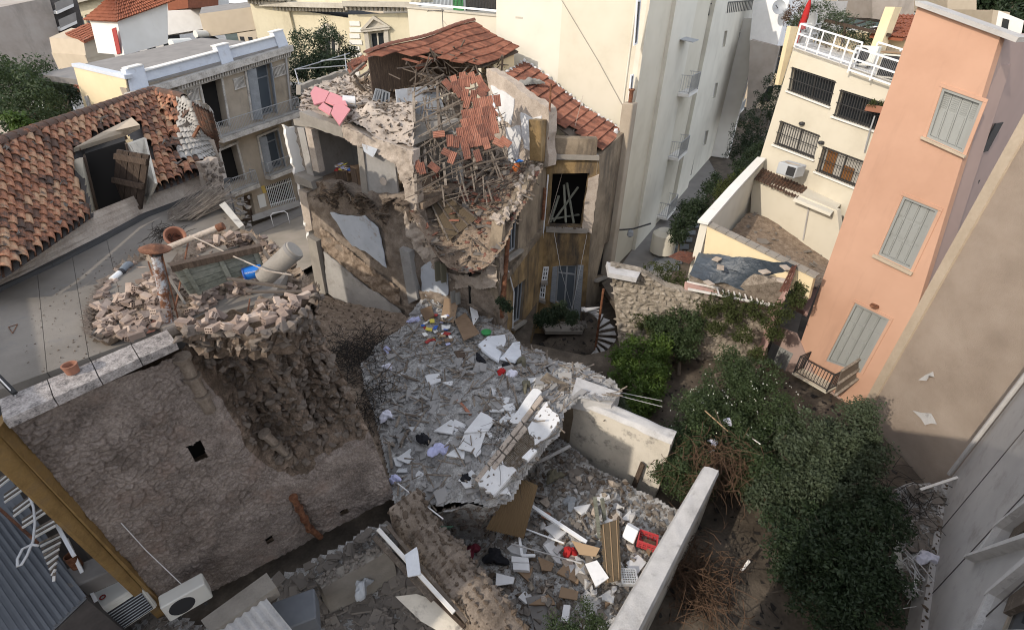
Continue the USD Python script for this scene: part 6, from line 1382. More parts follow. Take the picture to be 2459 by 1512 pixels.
# ---------------------------------------------------------------- ground of the lot, rubble, yard walls
rng = np.random.default_rng(61)
pit = Polygon([A(*p, -1.0)[:2] for p in ((1270,850),(1290,740),(1440,700),(1475,760),(1490,860),(1400,880))])
lot = Polygon([(-60,-30),(60,-30),(60,62),(-60,62)]).difference(pit).difference(Polygon([(S0+sd*a+sn*b)[:2] for a, b in ((-40,-.2),(60,-.2),(60,7.5),(-40,7.5))]))
b = MB()
for g in getattr(lot, 'geoms', [lot]):
    m = trimesh.creation.extrude_polygon(g, .3, engine='earcut'); b.add(m.vertices+V(0,0,-.65), m.faces)
structure('lot_ground', b, 'earth')
HG = Heap([(768,700,.1),(800,735,.15),(860,770,.3),(985,800,.5),(930,830,.7),(850,850,.5),(780,800,.7),(900,930,.7),(880,1000,.9),(930,1100,1.0),(960,1200,1.2),(700,700,1.5),(830,700,-.1),(1020,770,.9),(1000,900,1.2)], res=.09, amp=.16, freq=1.5, seed=61)
structure('earth_slope', HG.mesh(), 'rubble_earth', smooth=True)
def stuff(name, mb, m, label, cat='rubble', smooth=False): return single(name, mb, m, label, cat, None, 'stuff', smooth, loc=np.zeros(3))
stuff('earth_clods', bits(MB(), HG.sample(900, rng), rng, .03, .20, 'rock'), 'earth_bits', 'brown earth clods and stones on the slope below the ruined side wall')
# central heap
CH = Heap([(1000,735,1.5),(1040,712,1.6),(1100,715,1.7),(1150,742,1.5),(1200,792,1.2),(1280,840,.9),(1100,800,1.9),(1000,800,1.4),(1180,850,2.0),(1250,880,2.1),(1320,885,2.2),(1400,905,2.4),(1470,935,2.5),(880,850,.9),(930,950,1.2),(925,1050,1.2),(950,1120,1.25),(960,1180,1.3),(1000,1200,1.5),(1100,1000,2.15),(1000,1000,1.6),(1000,900,1.4),(1080,1100,1.95),(1150,1180,2.1),(1340,1000,2.85),(1300,1060,2.65),(1250,1140,2.4),(1180,1210,2.2),(1250,980,2.5),(1200,1080,2.3),(1385,960,2.6),(1120,1200,1.9)],
    outline=[(905,830),(985,770),(1000,735),(1040,708),(1150,735),(1210,790),(1290,842),(1330,868),(1400,880),(1490,935),(1470,965),(1385,965),(1352,990),(1338,1045),(1290,1090),(1250,1150),(1225,1200),(1180,1216),(1120,1206),(1040,1205),(985,1230),(950,1200),(935,1120),(905,1000),(880,930),(870,870)], res=.06, amp=.24, freq=1.7, seed=67)
structure('rubble_heap', CH.mesh(), 'rubble', smooth=True)
P = CH.sample(9000, rng)
stuff('plaster_chunks', bits(bits(MB(), CH.sample(420, rng), rng, .10, .36, 'rock', 2.0, .3, 1.3), CH.sample(260, rng), rng, .10, .34, 'slab', 1.6, .3, .9), 'heap_bits', 'bigger pale mortar and plaster chunks of the central rubble heap')
stuff('rubble_pieces', bits(bits(bits(MB(), P[:5600], rng, .02, .15, 'rock', 2.4), P[5600:7200], rng, .03, .20, 'mix', 2.4, .25, 1.2), P[7200:7600], rng, .06, .30, 'slab', 2.2, .25, .9), 'heap_bits', 'grey and white plaster fragments and stones covering the central rubble heap')
b = MB()
for p in P[8500:]: d = unit(V(rng.normal(), rng.normal(), rng.normal()*.2)); L = rng.uniform(.2, 1.0); b.bar(p-d*L/2+V(0,0,.05), p+d*L/2+V(0,0,.09), rng.uniform(.02,.05), .02)
stuff('rubble_splinters', b, 'wood_old', 'thin broken laths strewn over the central rubble heap', 'wood')
E_ = [(1400,960),(1352,990),(1338,1045),(1290,1090),(1250,1150),(1225,1200),(1180,1216),(1120,1206),(1040,1205),(985,1232)]
e3 = []
for p, q in zip(E_[:-1], E_[1:]):
    for t in np.linspace(0, 1, 14)[:-1]: e3.append((p[0]+(q[0]-p[0])*t, p[1]+(q[1]-p[1])*t))
top_ = np.array([A(x, y, 2.3) for x, y in e3]); top_[:, 2] = CH.z(top_[:, 0], top_[:, 1])
gg = []
for i, t in enumerate(top_):
    col = []
    for k in np.linspace(0, 1, 16): 
        z = t[2]*(1-k)+(-.3)*k; inw = unit(V(-.55, .8, 0))*(.10+.55*math.sin(min(1, k*1.3)*math.pi/2))
        nz = (meshkit.fbm(np.array([[t[0]*2, t[1]*2, z*2.5]]), 4, 5)[0]-.5)*.45; col.append(V(t[0], t[1], z)+inw-unit(V(-.55,.8,0))*nz)
    gg.append(col)
structure('rubble_cliff', MB().grid(np.array(gg)), 'rubble', smooth=True)
b = MB(); 
for _ in range(320):
    i, k = int(rng.integers(len(gg))), int(rng.integers(1, 12)); s = rng.uniform(.05, .28); b.rock(np.array(gg[i][k]), V(1,.8,.6)*s, rng)
stuff('cliff_stones', b, 'stone_loose', 'stones and lumps sticking out of the broken edge of the central heap')
# lower yard
YH = Heap([(1310,1095,.5),(1400,1125,.5),(1440,1150,.6),(1610,1225,.8),(1570,1300,.7),(1500,1420,.6),(1350,1300,.55),(1250,1250,.3),(1200,1330,.25),(1150,1400,.25),(1250,1480,.2),(1450,1500,.4),(1120,1300,.0),(1350,1180,.7),(1450,1230,.9),(1300,1400,.4),(1450,1350,.7),(1060,1270,.1),(1300,1540,.2)],
    outline=[(1270,1050),(1330,1040),(1430,1128),(1625,1232),(1482,1500),(1440,1580),(1200,1580),(1020,1280),(1150,1180)], res=.08, amp=.16, freq=1.8, seed=71)
structure('yard_rubble', YH.mesh(), 'rubble', smooth=True)
P = YH.sample(5200, rng)
stuff('yard_rubble_pieces', bits(bits(bits(MB(), P[:2600], rng, .02, .20, 'rock', 2.2), P[2600:3800], rng, .04, .36, 'rock'), P[3800:4600], rng, .05, .30, 'mix', 2.2, .25, 1.1), 'rubble_bits', 'mixed stones, plaster slabs and tiles filling the walled lower yard')
stuff('yard_earth_lumps', bits(MB(), P[4600:], rng, .06, .30, 'rock'), 'earth_bits', 'brown stones and earth lumps among the lower yard rubble')
# yard walls
def wall_thing(name, label, top, z0, w, m, cap, amp=.05, back=1, drop=0):
    """A wall between two measured top points, with a rough coping; thickness away from the viewer."""
    a, c = top; pl = Pl(a, c-a); L = np.linalg.norm((c-a)[:2]); t = Thing(name, label, 'wall', V(*((a+c)[:2]/2), z0))
    s = 1 if (c-a)[:2] @ pl.d > 0 else -1
    poly = Polygon(jag([(0, z0), (L, z0), (L, c[2]-.1), (0, a[2]-.1)], .3, .025, rng, True)).buffer(0); t.part('wall', MB().poly(pl, poly, -w, 0), m)
    n = max(10, int(L/.12)); us = np.linspace(-.03, L+.03, n); os_ = np.linspace(.05, -w-.05, 8); G = []
    for u in us:
        z = a[2]+(c[2]-a[2])*np.clip(u/L, 0, 1); G.append([pl.P(u, z+.05*math.sin((o+w/2+.0)/w*0+1.2)*.5+(meshkit.fbm(np.array([[u*3, o*5, 0.]]), 3, 3)[0]-.5)*amp*2-(.12 if o in (os_[0], os_[-1]) else 0), o) for o in os_])
    t.part('coping', MB().grid(np.array(G)), cap, smooth=45); return t, pl
t, YW = wall_thing('yard_wall', 'stained cream wall closing the lower yard at the back, with a rough grey top', (A(1380,958,2.45), A(1612,1058,2.45)), -.3, .45, 'yard_wall', 'wall_cap')
t.part('shaded_end', MB().poly(YW, Polygon(jag([(-1.3,-.3),(0,-.3),(0,2.3),(-.5,2.5),(-1.3,2.6)], .3, .06, rng, True)).buffer(0), -.5, -.05), 'ruin_stain')
b4 = [A(1385,905,2.75), A(1490,942,2.62), A(1468,972,2.62), A(1372,950,2.75)]; single('wall_block', MB().hexa([p-V(0,0,.5) for p in b4], b4), 'wall_cap', 'broken pale concrete wall top at the right end of the central heap', 'concrete')
i0, i1, o0, o1 = A(1690,1117,2.5), A(1470,1494,2.5), A(1728,1130,2.5), A(1540,1506,2.5)
t = Thing('front_wall', 'thick pale grey wall running diagonally to the bottom edge, right of the rubble yard', 'wall', (i0+i1)/2*V(1,1,0))
i2, o2 = i1+(i1-i0)*.25, o1+(o1-o0)*.25
t.part('wall', MB().hexa([i0*V(1,1,0)-V(0,0,.3), i2*V(1,1,0)-V(0,0,.3), o2*V(1,1,0)-V(0,0,.3), o0*V(1,1,0)-V(0,0,.3)], [i0-V(0,0,.1), i2-V(0,0,.1), o2-V(0,0,.1), o0-V(0,0,.1)]), 'yard_wall')
us, vs = np.linspace(0, 1, 70), np.linspace(-.04, 1.04, 12); G = []
for u in us:
    a, c = i0+(i2-i0)*u, o0+(o2-o0)*u; rowv = []
    for v_ in vs:
        p = a+(c-a)*v_; p = p+V(0,0,(meshkit.fbm(np.array([p*3.0]), 4, 9)[0]-.5)*.09-.10*max(0, .25-v_)*1.6-(.12 if v_ in (vs[0], vs[-1]) else 0)); rowv.append(p)
    G.append(rowv)
t.part('coping', MB().grid(np.array(G)), 'wall_cap', smooth=50)
# ruined dividing wall at the bottom centre
d0, d1 = A(985,1228,1.9), A(1235,1545,1.9); du_ = unit((d1-d0)*V(1,1,0)); dn2 = V(du_[1], -du_[0], 0); L = np.linalg.norm(d1-d0)
G = []
for u in np.linspace(-.3, L+.6, 150):
    rowv = []; hh = 1.72+(meshkit.fbm(np.array([[u*1.1, 3., 0]]), 3, 8)[0]-.5)*1.0
    for o, z in ((-.52,-.3),(-.50,.5),(-.48,1.1),(-.47,hh-.08),(-.40,hh),(-.2,hh+.06),(0,hh+.08),(.2,hh+.05),(.38,hh-.02),(.44,hh-.12),(.46,.9),(.47,.3),(.5,-.3)):
        p = d0+du_*u; p = V(p[0], p[1], 0)+dn2*o; k = meshkit.fbm(np.array([[p[0]*3.2, p[1]*3.2, z*3.2]]), 4, 4)[0]-.5; rowv.append(p+dn2*k*.30*np.sign(o)+V(0,0,z+k*.34*(z > 1)))
    G.append(rowv)
t = Thing('dividing_wall', 'ruined earth-filled wall stump running down the bottom centre of the lot', 'wall', (d0+d1)/2*V(1,1,0))
t.part('wall', MB().grid(np.array(G)), 'ruin_earth', smooth=35)
pts = []
for _ in range(900):
    r_ = G[int(rng.integers(150))]; pts.append(r_[int(rng.integers(3, 11))])
t.part('wall_rubble', bits(bits(MB(), pts[:650], rng, .03, .16, 'rock'), pts[650:], rng, .08, .26, 'rock'), 'earth_bits', kind='stuff')
pts = [G[int(rng.integers(30, 150))][int(rng.integers(0, 5))] for _ in range(120)]; t.part('wall_stones', bits(MB(), pts, rng, .12, .34, 'rock'), 'stone_loose', kind='stuff')
# dark pit at the bottom left of it
BH = Heap([(660,1400,.6),(760,1370,.8),(880,1300,1.1),(930,1260,1.3),(960,1330,.6),(1050,1470,.5),(900,1400,.3),(800,1450,.2),(700,1510,.3),(950,1540,.3),(1100,1560,.5),(850,1540,.2)], res=.09, amp=.16, freq=1.8, seed=77)
structure('bottom_rubble', BH.mesh(), 'rubble', smooth=True)
stuff('bottom_rubble_pieces', bits(bits(MB(), BH.sample(900, rng), rng, .04, .28, 'mix'), BH.sample(300, rng), rng, .08, .34, 'slab'), 'rubble_bits', 'dusty stones and slabs in the dark hollow at the bottom centre')
# ---------------------------------------------------------------- garden
GH = Heap([(1280,840,-2.4),(1440,850,-2.3),(1450,720,-1.6),(1470,930,-1.0),(1560,900,-.3),(1620,1000,-.1),(1750,1130,0),(1550,1500,0),(2240,1205,.1),(2195,1512,.1),(2070,990,0),(1850,930,0),(1700,860,0),(1500,800,-.6),(1900,1200,0),(2000,1400,0),(1750,1400,0)], res=.16, amp=.10, freq=1.2, seed=81)
structure('garden_soil', GH.mesh(), 'earth', smooth=True)
stuff('garden_litter', bits(bits(MB(), GH.sample(1500, rng), rng, .03, .22, 'mix'), GH.sample(160, rng), rng, .05, .13, 'stick'), 'dark_twig', 'scattered stones, sticks and rubbish on the shaded garden soil', 'litter')
# bottom right rubble and cast-off
RH = Heap([(2180,1165,.9),(2240,1170,1.0),(2290,1200,.9),(2290,1300,.9),(2270,1420,.7),(2180,1430,.3),(2150,1330,.4),(2160,1230,.5),(2230,1260,1.0),(2230,1360,.9),(2120,1190,.3)], res=.08, amp=.12, freq=2.0, seed=83)
structure('corner_heap', RH.mesh(), 'rubble', smooth=True)
stuff('corner_rubble_pieces', bits(bits(MB(), RH.sample(520, rng), rng, .05, .26, 'mix', 1.6), RH.sample(60, rng), rng, .06, .14, 'stick'), 'rubble_bits', 'pile of whitish rubble against the corner facade at lower right')
# yellow yard and its rubble
BWp = Pl(CFP.a+CFP.n*1.3, CFP.d)
fz = BWp.uz(1900, 545)[1]
yd = Thing('yard_walls', 'roofless walled yard with yellow outer wall in front of the barred-window house', 'wall', (12, 22, 0))
ya, yb, yc = A(1700,538,fz+1.75), A(1838,388,fz+2.2), A(1955,660,fz+1.2)
yd.part('back_wall', MB().poly(BWp, pxpoly(BWp, [(1806,425),(1925,470),(2010,505),(2030,680),(1960,640),(1800,560)]), -.3, 0), 'cream_wall')
LWp = Pl(ya, yb-ya); yd.part('left_wall', MB().poly(LWp, Polygon([LWp.uz(1700,538), LWp.uz(1770,455), LWp.uz(1790,438), LWp.uz(1838,388), (LWp.uz(1838,388)[0], -.3), (LWp.uz(1700,538)[0], -.3)]), -.3, 0), 'cream_shade')
tp_ = [(1697,540),(1768,458),(1788,436),(1836,384)]; b = MB()
for p, q in zip(tp_[:-1], tp_[1:]): b.hexa([LWp.at(*p, .05), LWp.at(*q, .05), LWp.at(*q, -.38), LWp.at(*p, -.38)], [LWp.at(*p, .05)+V(0,0,.1), LWp.at(*q, .05)+V(0,0,.1), LWp.at(*q, -.38)+V(0,0,.1), LWp.at(*p, -.38)+V(0,0,.1)])
yd.part('white_coping', b, 'white_render')
FY = Pl(ya, yc-ya); yd.part('yellow_wall', MB().poly(FY, pxpoly(FY, [(1699,540),(1955,662),(1940,720),(1800,640),(1685,640)]), -.25, 0), 'yellow_wall')
b = MB(); 
for k in range(11):
    p, q = FY.at(1697+k*24, 538+k*11.6, -.12), FY.at(1697+(k+.95)*24, 538+(k+.95)*11.6, -.12); b.bar(p, q, .34, .10)
yd.part('coping', b, 'ruin_concrete')
YF = Heap([np.asarray(BWp.at(1806,520,0)), np.asarray(BWp.at(2010,640,0)), np.asarray(BWp.P(BWp.uz(1806,520)[0], fz, 0)), np.asarray(ya+V(.2,.2,-1.5)), np.asarray(yc+V(.2,.2,-.6)), np.asarray((ya+yc)/2+V(.3,.3,-1.0)), np.asarray(BWp.at(1830,520,.5)+V(0,0,.25)), np.asarray(BWp.at(1950,600,.5))], res=.10, amp=.07, freq=1.8, seed=91)
structure('yard_floor', YF.mesh(), 'rubble_earth', smooth=True)
stuff('yard_stones', bits(MB(), YF.sample(190, rng), rng, .05, .32, 'mix'), 'rubble_bits', 'stones and broken bricks lying in the roofless yellow-walled yard')
c = BWp.at(1836,537,.7); single('yellow_foam_block', MB().bevbox(c+V(0,0,.1), (.55,.4,.3), rotz(.4)), 'yellow_foam', 'yellow foam block on the rubble in the roofless yard', 'block')
lg = [BWp.at(1822,428,.02), BWp.at(1922,478,.02), BWp.at(2005,512,.02)]; b = MB()
st_ = MB(); 
P0, P1 = BWp.at(1820,430,.35), BWp.at(1925,478,.35); tile_field(st_, P0, P1, CFP.at(1940,452,.05), CFP.at(1830,405,.05), 3, 16, rng, .05, .03); yd.part('tile_ledge', st_, 'clay_stuff', kind='stuff')
yd.part('concrete_canopy', MB().plate([BWp.at(1922,472,.5), BWp.at(2012,508,.5), CFP.at(2020,490,0), CFP.at(1940,452,0)], .14), 'cream_shade')
c = BWp.at(1890,408,-.3); R_ = rotz(math.atan2(CFP.d[1], CFP.d[0])); t = Thing('air_conditioner', 'dusty square air conditioner on the tile ledge below the barred windows', 'air conditioner', c-V(0,0,.3)); t.part('casing', MB().bevbox(c, (1.0,.75,.55), R_, .03), 'ac_grey'); t.part('debris_lid', MB().rock(c+V(0,0,.28), V(.95,.7,.1), rng, R_), 'ruin_pale'); t.part('grille', MB().box(c+R_ @ V(.25,-.385,0), (.42,.03,.42), R_), 'fan_black')
b = MB().tube([BWp.at(1944,498,.05), BWp.at(1930,575,.05)], .035); yd.part('drainpipe', b, 'grey_facade')
# shed with tarpaulin
nx = lambda x, y: (1575.2+x*.1906, 537.9+y*.1906)
tq_ = [nx(560,350), nx(1800,525), nx(1490,1000), nx(400,690)]
ga, gb = A(1480,850,-.3), A(1845,880,.0); GW = Pl(ga, gb-ga)
zf1, zf2 = GW.uz(*tq_[3])[1]-.12, GW.uz(*tq_[2])[1]-.12; zs_ = (zf1+zf2)/2+.45; print('shed', zf1, zf2, fz)
T4 = [FY.at(*tq_[0], .12), FY.at(*tq_[1], .12), A(*tq_[2], zf2), A(*tq_[3], zf1)]; zs_ = (T4[0][2]+T4[3][2])/2
tcn = unit(np.cross(T4[1]-T4[0], T4[3]-T4[0])); tcn = tcn if tcn[2] > 0 else -tcn
def ontarp(x, y, o=.1):
    d = ray(*nx(x, y)); return CAM+d*(((T4[0]-CAM) @ tcn)/(d @ tcn))+tcn*o
sh = Thing('tarp_shed', 'garden shed with orange tiles almost covered by a dark blue tarpaulin', 'shed', sum(T4)/4*V(1,1,0))
sh.part('roof', MB().plate([p-V(0,0,.55) for p in T4], .10), 'wood_old')
G = []
for s in np.linspace(0, 1, 70):
    rowv = []
    for t_ in np.linspace(0, 1, 44):
        lim = .93+.07*math.sin(s*11)*math.sin(s*5) if t_ > .5 else 1; tt_ = t_*lim
        p = (T4[0]*(1-s)+T4[1]*s)*(1-tt_)+(T4[3]*(1-s)+T4[2]*s)*tt_; sc = V(s*4.2, t_*2.6, 0)
        k = meshkit.fbm(np.array([sc*1.6]), 4, 3)[0]-.5; w_ = abs(math.sin(s*21+3.5*k*4))*.03*meshkit.noise(np.array([sc*1.3]), 5)[0]
        rowv.append(p+V(0,0,.05+k*.20+w_))
    G.append(rowv)
sh.part('tarpaulin', MB().grid(np.array(G)), 'tarp', smooth=True)
P = [ontarp(1530,905,.02), ontarp(1650,905,.02), ontarp(1765,570,.02), ontarp(1700,590,.02)]
b = MB(); tile_field(b, P[0]+V(0,0,.10), P[1]+V(0,0,.10), P[2]+V(0,0,.10), P[3]+V(0,0,.10), 6, 3, rng, .05, .04); sh.part('roof_tiles', b, 'red_stuff', kind='stuff')
for a_, c_ in ((T4[3], T4[2]), (T4[2], T4[1])): sh.part('wall', MB().hexa([a_*V(1,1,0)-V(0,0,.3), c_*V(1,1,0)-V(0,0,.3), c_*V(1,1,0)-V(0,0,.3)+V(-.02,.15,0), a_*V(1,1,0)-V(0,0,.3)+V(-.02,.15,0)], [a_-V(0,0,.2), c_-V(0,0,.2), c_-V(0,0,.2)+V(-.02,.15,0), a_-V(0,0,.2)+V(-.02,.15,0)]), 'pink_wall')
P = [A(*nx(150,420), zs_-.2), A(*nx(410,510), zs_-.2), A(*nx(560,380), zs_), A(*nx(300,350), zs_)]; b = MB(); tile_field(b, *P, 5, 9, rng, .05, .03); sh.part('old_tiles', b, 'red_stuff', kind='stuff')
for k, (x, y) in enumerate(((775,475),(820,580),(1375,635),(1640,585),(675,775))):
    c = ontarp(x, y, .14); single('weight_tile', MB().box(c, (.36,.26,.05), rotz(rng.uniform(0,3))), 'ruin_pale', ('beige tile weighing down the tarpaulin, nearest the yellow wall', 'beige tile weighing down the tarpaulin, second from the yellow wall at left', 'beige tile in the middle right of the tarpaulin', 'reddish tile near the upper right corner of the tarpaulin', 'flat stone at the lower left edge of the tarpaulin')[k], 'tile')
c = ontarp(1590,750,.14); single('bucket_lid', MB().lathe([(.001,.04),(.16,.04),(.18,.02),(.18,0),(.001,0)], c, 18), 'ruin_pale', 'round cream lid lying on the tarpaulin beside the orange tiles', 'lid')
la, lb = GW.at(*nx(400,800), .12), GW.at(*nx(1480,1010), .12); t = Thing('ladder', 'long whitish wooden ladder lying below the tarpaulin edge', 'ladder', la); ld = unit(lb-la); lp = unit(V(-ld[1], ld[0], .12))
t.part('rail', MB().bar(la, lb, .09, .07), 'white_render'); t.part('rail', MB().bar(la+lp*.5, lb+lp*.5, .07, .06), 'white_render')
for k in range(10): p = la+(lb-la)*(.36+.065*k); t.part('rung', MB().bar(p, p+lp*.5, .05, .04), 'white_render')
# pink yard right of the shed
zk = zf2-1.3; P = [A(*nx(1740,560), zk), A(*nx(2080,720), zk), A(*nx(1920,1120), zk), A(*nx(1700,1010), zk)]; structure('pink_yard', MB().plate(P, .2), 'pink_wall')
P = [A(*nx(1790,560), zk+.35), A(*nx(2080,690), zk+.35), A(*nx(2040,760), zk+.35), A(*nx(1775,630), zk+.35)]; single('grey_ledge', MB().plate(P, .25), 'wall_cap', 'grey concrete ledge above the small pink yard', 'ledge')
P = [A(*nx(1540,1050),.9), A(*nx(1480,1320),.9), A(*nx(1430,1500),.9), A(*nx(1340,1500),.9), A(*nx(1440,1060),.9)]; single('pink_path_wall', MB().plate(P, .15), 'pink_wall', 'narrow pink painted wall strip between the stone wall and the salmon building', 'wall')
P = [A(*nx(1560,1180),.5), A(*nx(1850,1100),.5), A(*nx(1770,1410),.5), A(*nx(1490,1300),.5)]; structure('small_yard', MB().plate(P, .2), 'ruin_concrete')
# rubble-stone garden wall with ivy
gw = Thing('garden_stone_wall', 'pale rubble-stone garden wall overgrown with ivy below the tarpaulin', 'wall', A(1700,860,0))
ga, gb = A(1480,850,-.3), A(1845,880,.0); GW = Pl(ga, gb-ga)
gp = pxpoly(GW, [(1466,640),(1540,655),(1600,690),(1850,752),(1842,882),(1700,868),(1490,860)])
gw.part('wall', MB().poly(GW, gp, -.5, -.06), 'stone_wall')
mb = MB(); u0, z0, u1, z1 = gp.bounds; cnt = 0
from shapely import contains_xy
zz_ = z0+.05
while zz_ < z1:
    uu = u0+rng.uniform(0,.2); hh = rng.uniform(.14,.26)
    while uu < u1:
        ww = rng.uniform(.18,.48)
        if contains_xy(gp, uu+ww/2, zz_+hh/2) and cnt < 300:
            c = GW.P(uu+ww/2, zz_+hh/2, -.03); R_ = np.c_[np.r_[GW.d,0], np.r_[GW.n,0], V(0,0,1)]
            gw.part('stone', MB().rock(c, V(ww*1.15, .24, hh*1.2), rng, R_), 'stone_wall'); cnt += 1
        uu += ww+.02
    zz_ += hh+.015
tp2 = [A(1457,628,2.0+GW.uz(1466,640)[1]-2.0), A(1540,650,GW.uz(1540,655)[1]), A(1530,668,GW.uz(1540,655)[1]), A(1462,655,GW.uz(1466,640)[1])]; gw.part('coping', MB().plate(tp2, .2), 'wall_cap')
single('prop_beam', MB().bar(A(1548,662,1.9), A(1512,735,.6), .14, .12), 'yard_wall', 'whitish beam leaning against the stone garden wall', 'beam')
def blob3(px): return [px_blob(*p) for p in px]
ivs = MB()
for x, y, d, r in ((1580,650,22.5,36),(1620,660,22,34),(1560,690,22,30),(1650,700,21.5,28),(1690,715,21.5,30),(1730,722,21,28),(1770,730,21,28),(1815,745,21,26),(1850,760,20.8,30),(1880,745,20.5,22),(1910,720,20.5,18),(1925,690,20.8,14),(1500,690,24,24),(1860,800,20.5,16),(1760,760,21,20),(1700,745,21,22),(1545,720,22,30),(1530,760,21.5,24),(1500,720,22.5,20),(1780,800,20.4,22),(1720,790,20.6,20),(1820,850,20,18),(1560,780,21.2,26)):
    c, rr = px_blob(x, y, d, r); leaves(ivs, crown_points(c, rr*V(1,1,.8), 26, rng), 26, .18, .10, rng)
single('ivy', ivs, 'leaf_ivy', 'olive-green ivy draped over the stone garden wall and the shed edge', 'ivy', kind='stuff')
tree('lemon_tree', 'lush dark-green citrus tree in front of the stone garden wall', 'tree', blob3([(1610,745,22,48),(1640,790,21.5,48),(1660,740,22,36),(1600,800,21,46),(1650,830,21,36)]), A(1630,900,0), .11, 'leaf_mid', rng, 520, 30, .24, .1)
tree('citrus_tree', 'bright green sunlit citrus tree between the spiral stair and the flowering bush', 'tree', blob3([(1520,850,20.5,52),(1560,890,20,50),(1500,900,20,42),(1550,950,19,48),(1585,835,20.5,36),(1530,985,18.6,34)]), A(1545,990,-.3), .11, 'leaf_bright', rng, 560, 30, .24, .1)
tree('flowering_bush', 'huge dark green bush dotted with small white flowers beside the salmon building', 'bush', blob3([(1750,950,18.6,95),(1680,1000,17.8,85),(1830,990,18.2,90),(1740,1050,17.0,95),(1640,1070,16.6,72),(1870,1050,17.6,70),(1660,1140,15.9,66),(1615,1130,16.0,50),(1790,905,19.2,62),(1780,1110,16.6,80),(1840,1140,16.6,70)]), A(1760,1180,0), .085, 'leaf_mid', rng, 2300, 34, .21, .12)
fl_ = MB()
for x, y, d, r in ((1760,955,18.6,85),(1690,1000,18,75),(1820,990,18.2,80),(1740,1040,17.2,80)):
    c, rr = px_blob(x, y, d, r); q = crown_points(c, rr*1.06, 70, rng, .95)
    for p in q[q[:, 2] > c[2]-.3]: fl_.rock(p, V(.05,.05,.03), rng)
single('white_flowers', fl_, 'flower_white', 'tiny white flowers scattered over the huge green bush', 'flowers', kind='stuff')
tree('olive_shrub', 'grey-green oleander shrub standing before the tan wall', 'shrub', blob3([(1960,1050,17.4,70),(2040,1035,17.4,64),(1990,1115,16.8,84),(2075,1085,17.0,54),(1920,1130,16.4,70),(1890,1190,16.0,60),(2030,1170,16.4,66),(1960,1200,15.9,64),(1840,1190,16.0,46)]), A(1990,1240,0), .10, 'leaf_olive', rng, 1150, 34, .23, .08)
tree('shaded_tree', 'dark leafy tree in deep shade below the oleander at lower right', 'tree', blob3([(2000,1290,15.2,80),(2060,1350,15.0,76),(1960,1370,14.8,74),(2050,1430,14.6,70),(2130,1230,16.2,48),(2090,1270,15.5,60),(1930,1260,15.6,60),(1900,1320,15.2,56),(1990,1450,14.6,60),(2100,1400,14.8,46)]), A(2010,1460,0), .10, 'leaf_dark', rng, 900, 34, .23, .09)
tree('yard_shrub', 'small green shrub at the bottom edge of the rubble yard', 'shrub', blob3([(1400,1500,12.6,44),(1350,1512,12.4,36),(1440,1515,12.4,34)]), A(1400,1540,.2), .05, 'leaf_mid', rng, 150, 26, .12, .03)
tree('wall_creeper', 'sparse grey-green creeper hanging over the lower yard wall', 'creeper', blob3([(1440,985,16.6,30),(1470,1010,16.4,26),(1490,980,16.6,22)]), A(1450,1010,2.2), .06, 'leaf_olive', rng, 46, 22, .14, .02)
tree('balcony_plant', 'dark overgrown plants on the broken rear balcony of the ruin', 'plant', blob3([(1320,755,22.5,26),(1345,750,22.5,24),(1300,765,22.3,20),(1370,765,22.3,18)]), B1.P(1.2,zb,.6), .10, 'leaf_dark', rng, 130, 26, .2, .03)
tree('balcony_plant', 'small green plant hanging on the rusty downpipe of the ruin', 'plant', blob3([(1212,730,19.8,16)]), AD(1212,745,19.8)-V(0,0,.3), .10, 'leaf_dark', rng, 26, 22, .16, .02)
def tangle(c0, spread, n, lmin, lmax, r, down=.5, bow=.4):
    b = MB()
    for _ in range(n):
        a = np.asarray(c0)+rng.normal(size=3)*spread; d = unit(rng.normal(size=3)*V(1,1,.6)-V(0,0,down)); L = rng.uniform(lmin, lmax); k = unit(rng.normal(size=3))
        b.tube([a, a+d*L*.35+k*L*bow*.2, a+d*L*.7+k*L*bow*.25-V(0,0,L*.08), a+d*L-V(0,0,L*.2)], [r, r*.9, r*.75, r*.5], 4, caps=False)
    return b
single('dry_vines', tangle(AD(1715,1105,15.7), V(.55,.40,.30), 520, .25, 1.0, .009, .9, .9), 'dry_vine', 'tangle of dry brown vines over the end of the thick pale wall', 'vines', kind='stuff')
single('dry_vines', tangle(A(1680,1390,.6), V(.42,.6,.32), 460, .3, 1.0, .010, .5, 1.0), 'dry_vine', 'heap of dry reddish vines in the shade right of the thick pale wall', 'vines', kind='stuff')
single('dark_brambles', tangle(A(868,850,.9), V(.9,.8,.18), 620, .4, 1.3, .011, .0, .7), 'dark_twig', 'dark tangle of roots and wires in the hollow beside the torn wall', 'brambles', kind='stuff')
single('dark_brambles', tangle(A(900,960,1.3), V(.3,.7,.15), 180, .4, 1.0, .010, .0, .7), 'dark_twig', 'dark twigs along the left edge of the central rubble', 'brambles', kind='stuff')
single('corner_twigs', tangle(A(2150,1200,.9), V(.7,.4,.3), 160, .4, 1.0, .010, .1, .5), 'dark_twig', 'dark dead twigs beside the whitish corner rubble', 'twigs', kind='stuff')
single('slab_wires', tangle(A(1235,1060,2.6), V(.35,.5,.06), 130, .3, .8, .007, .1, .9), 'dark_twig', 'rusty wire mesh tangled over the broken ceiling slab', 'wire', kind='stuff')
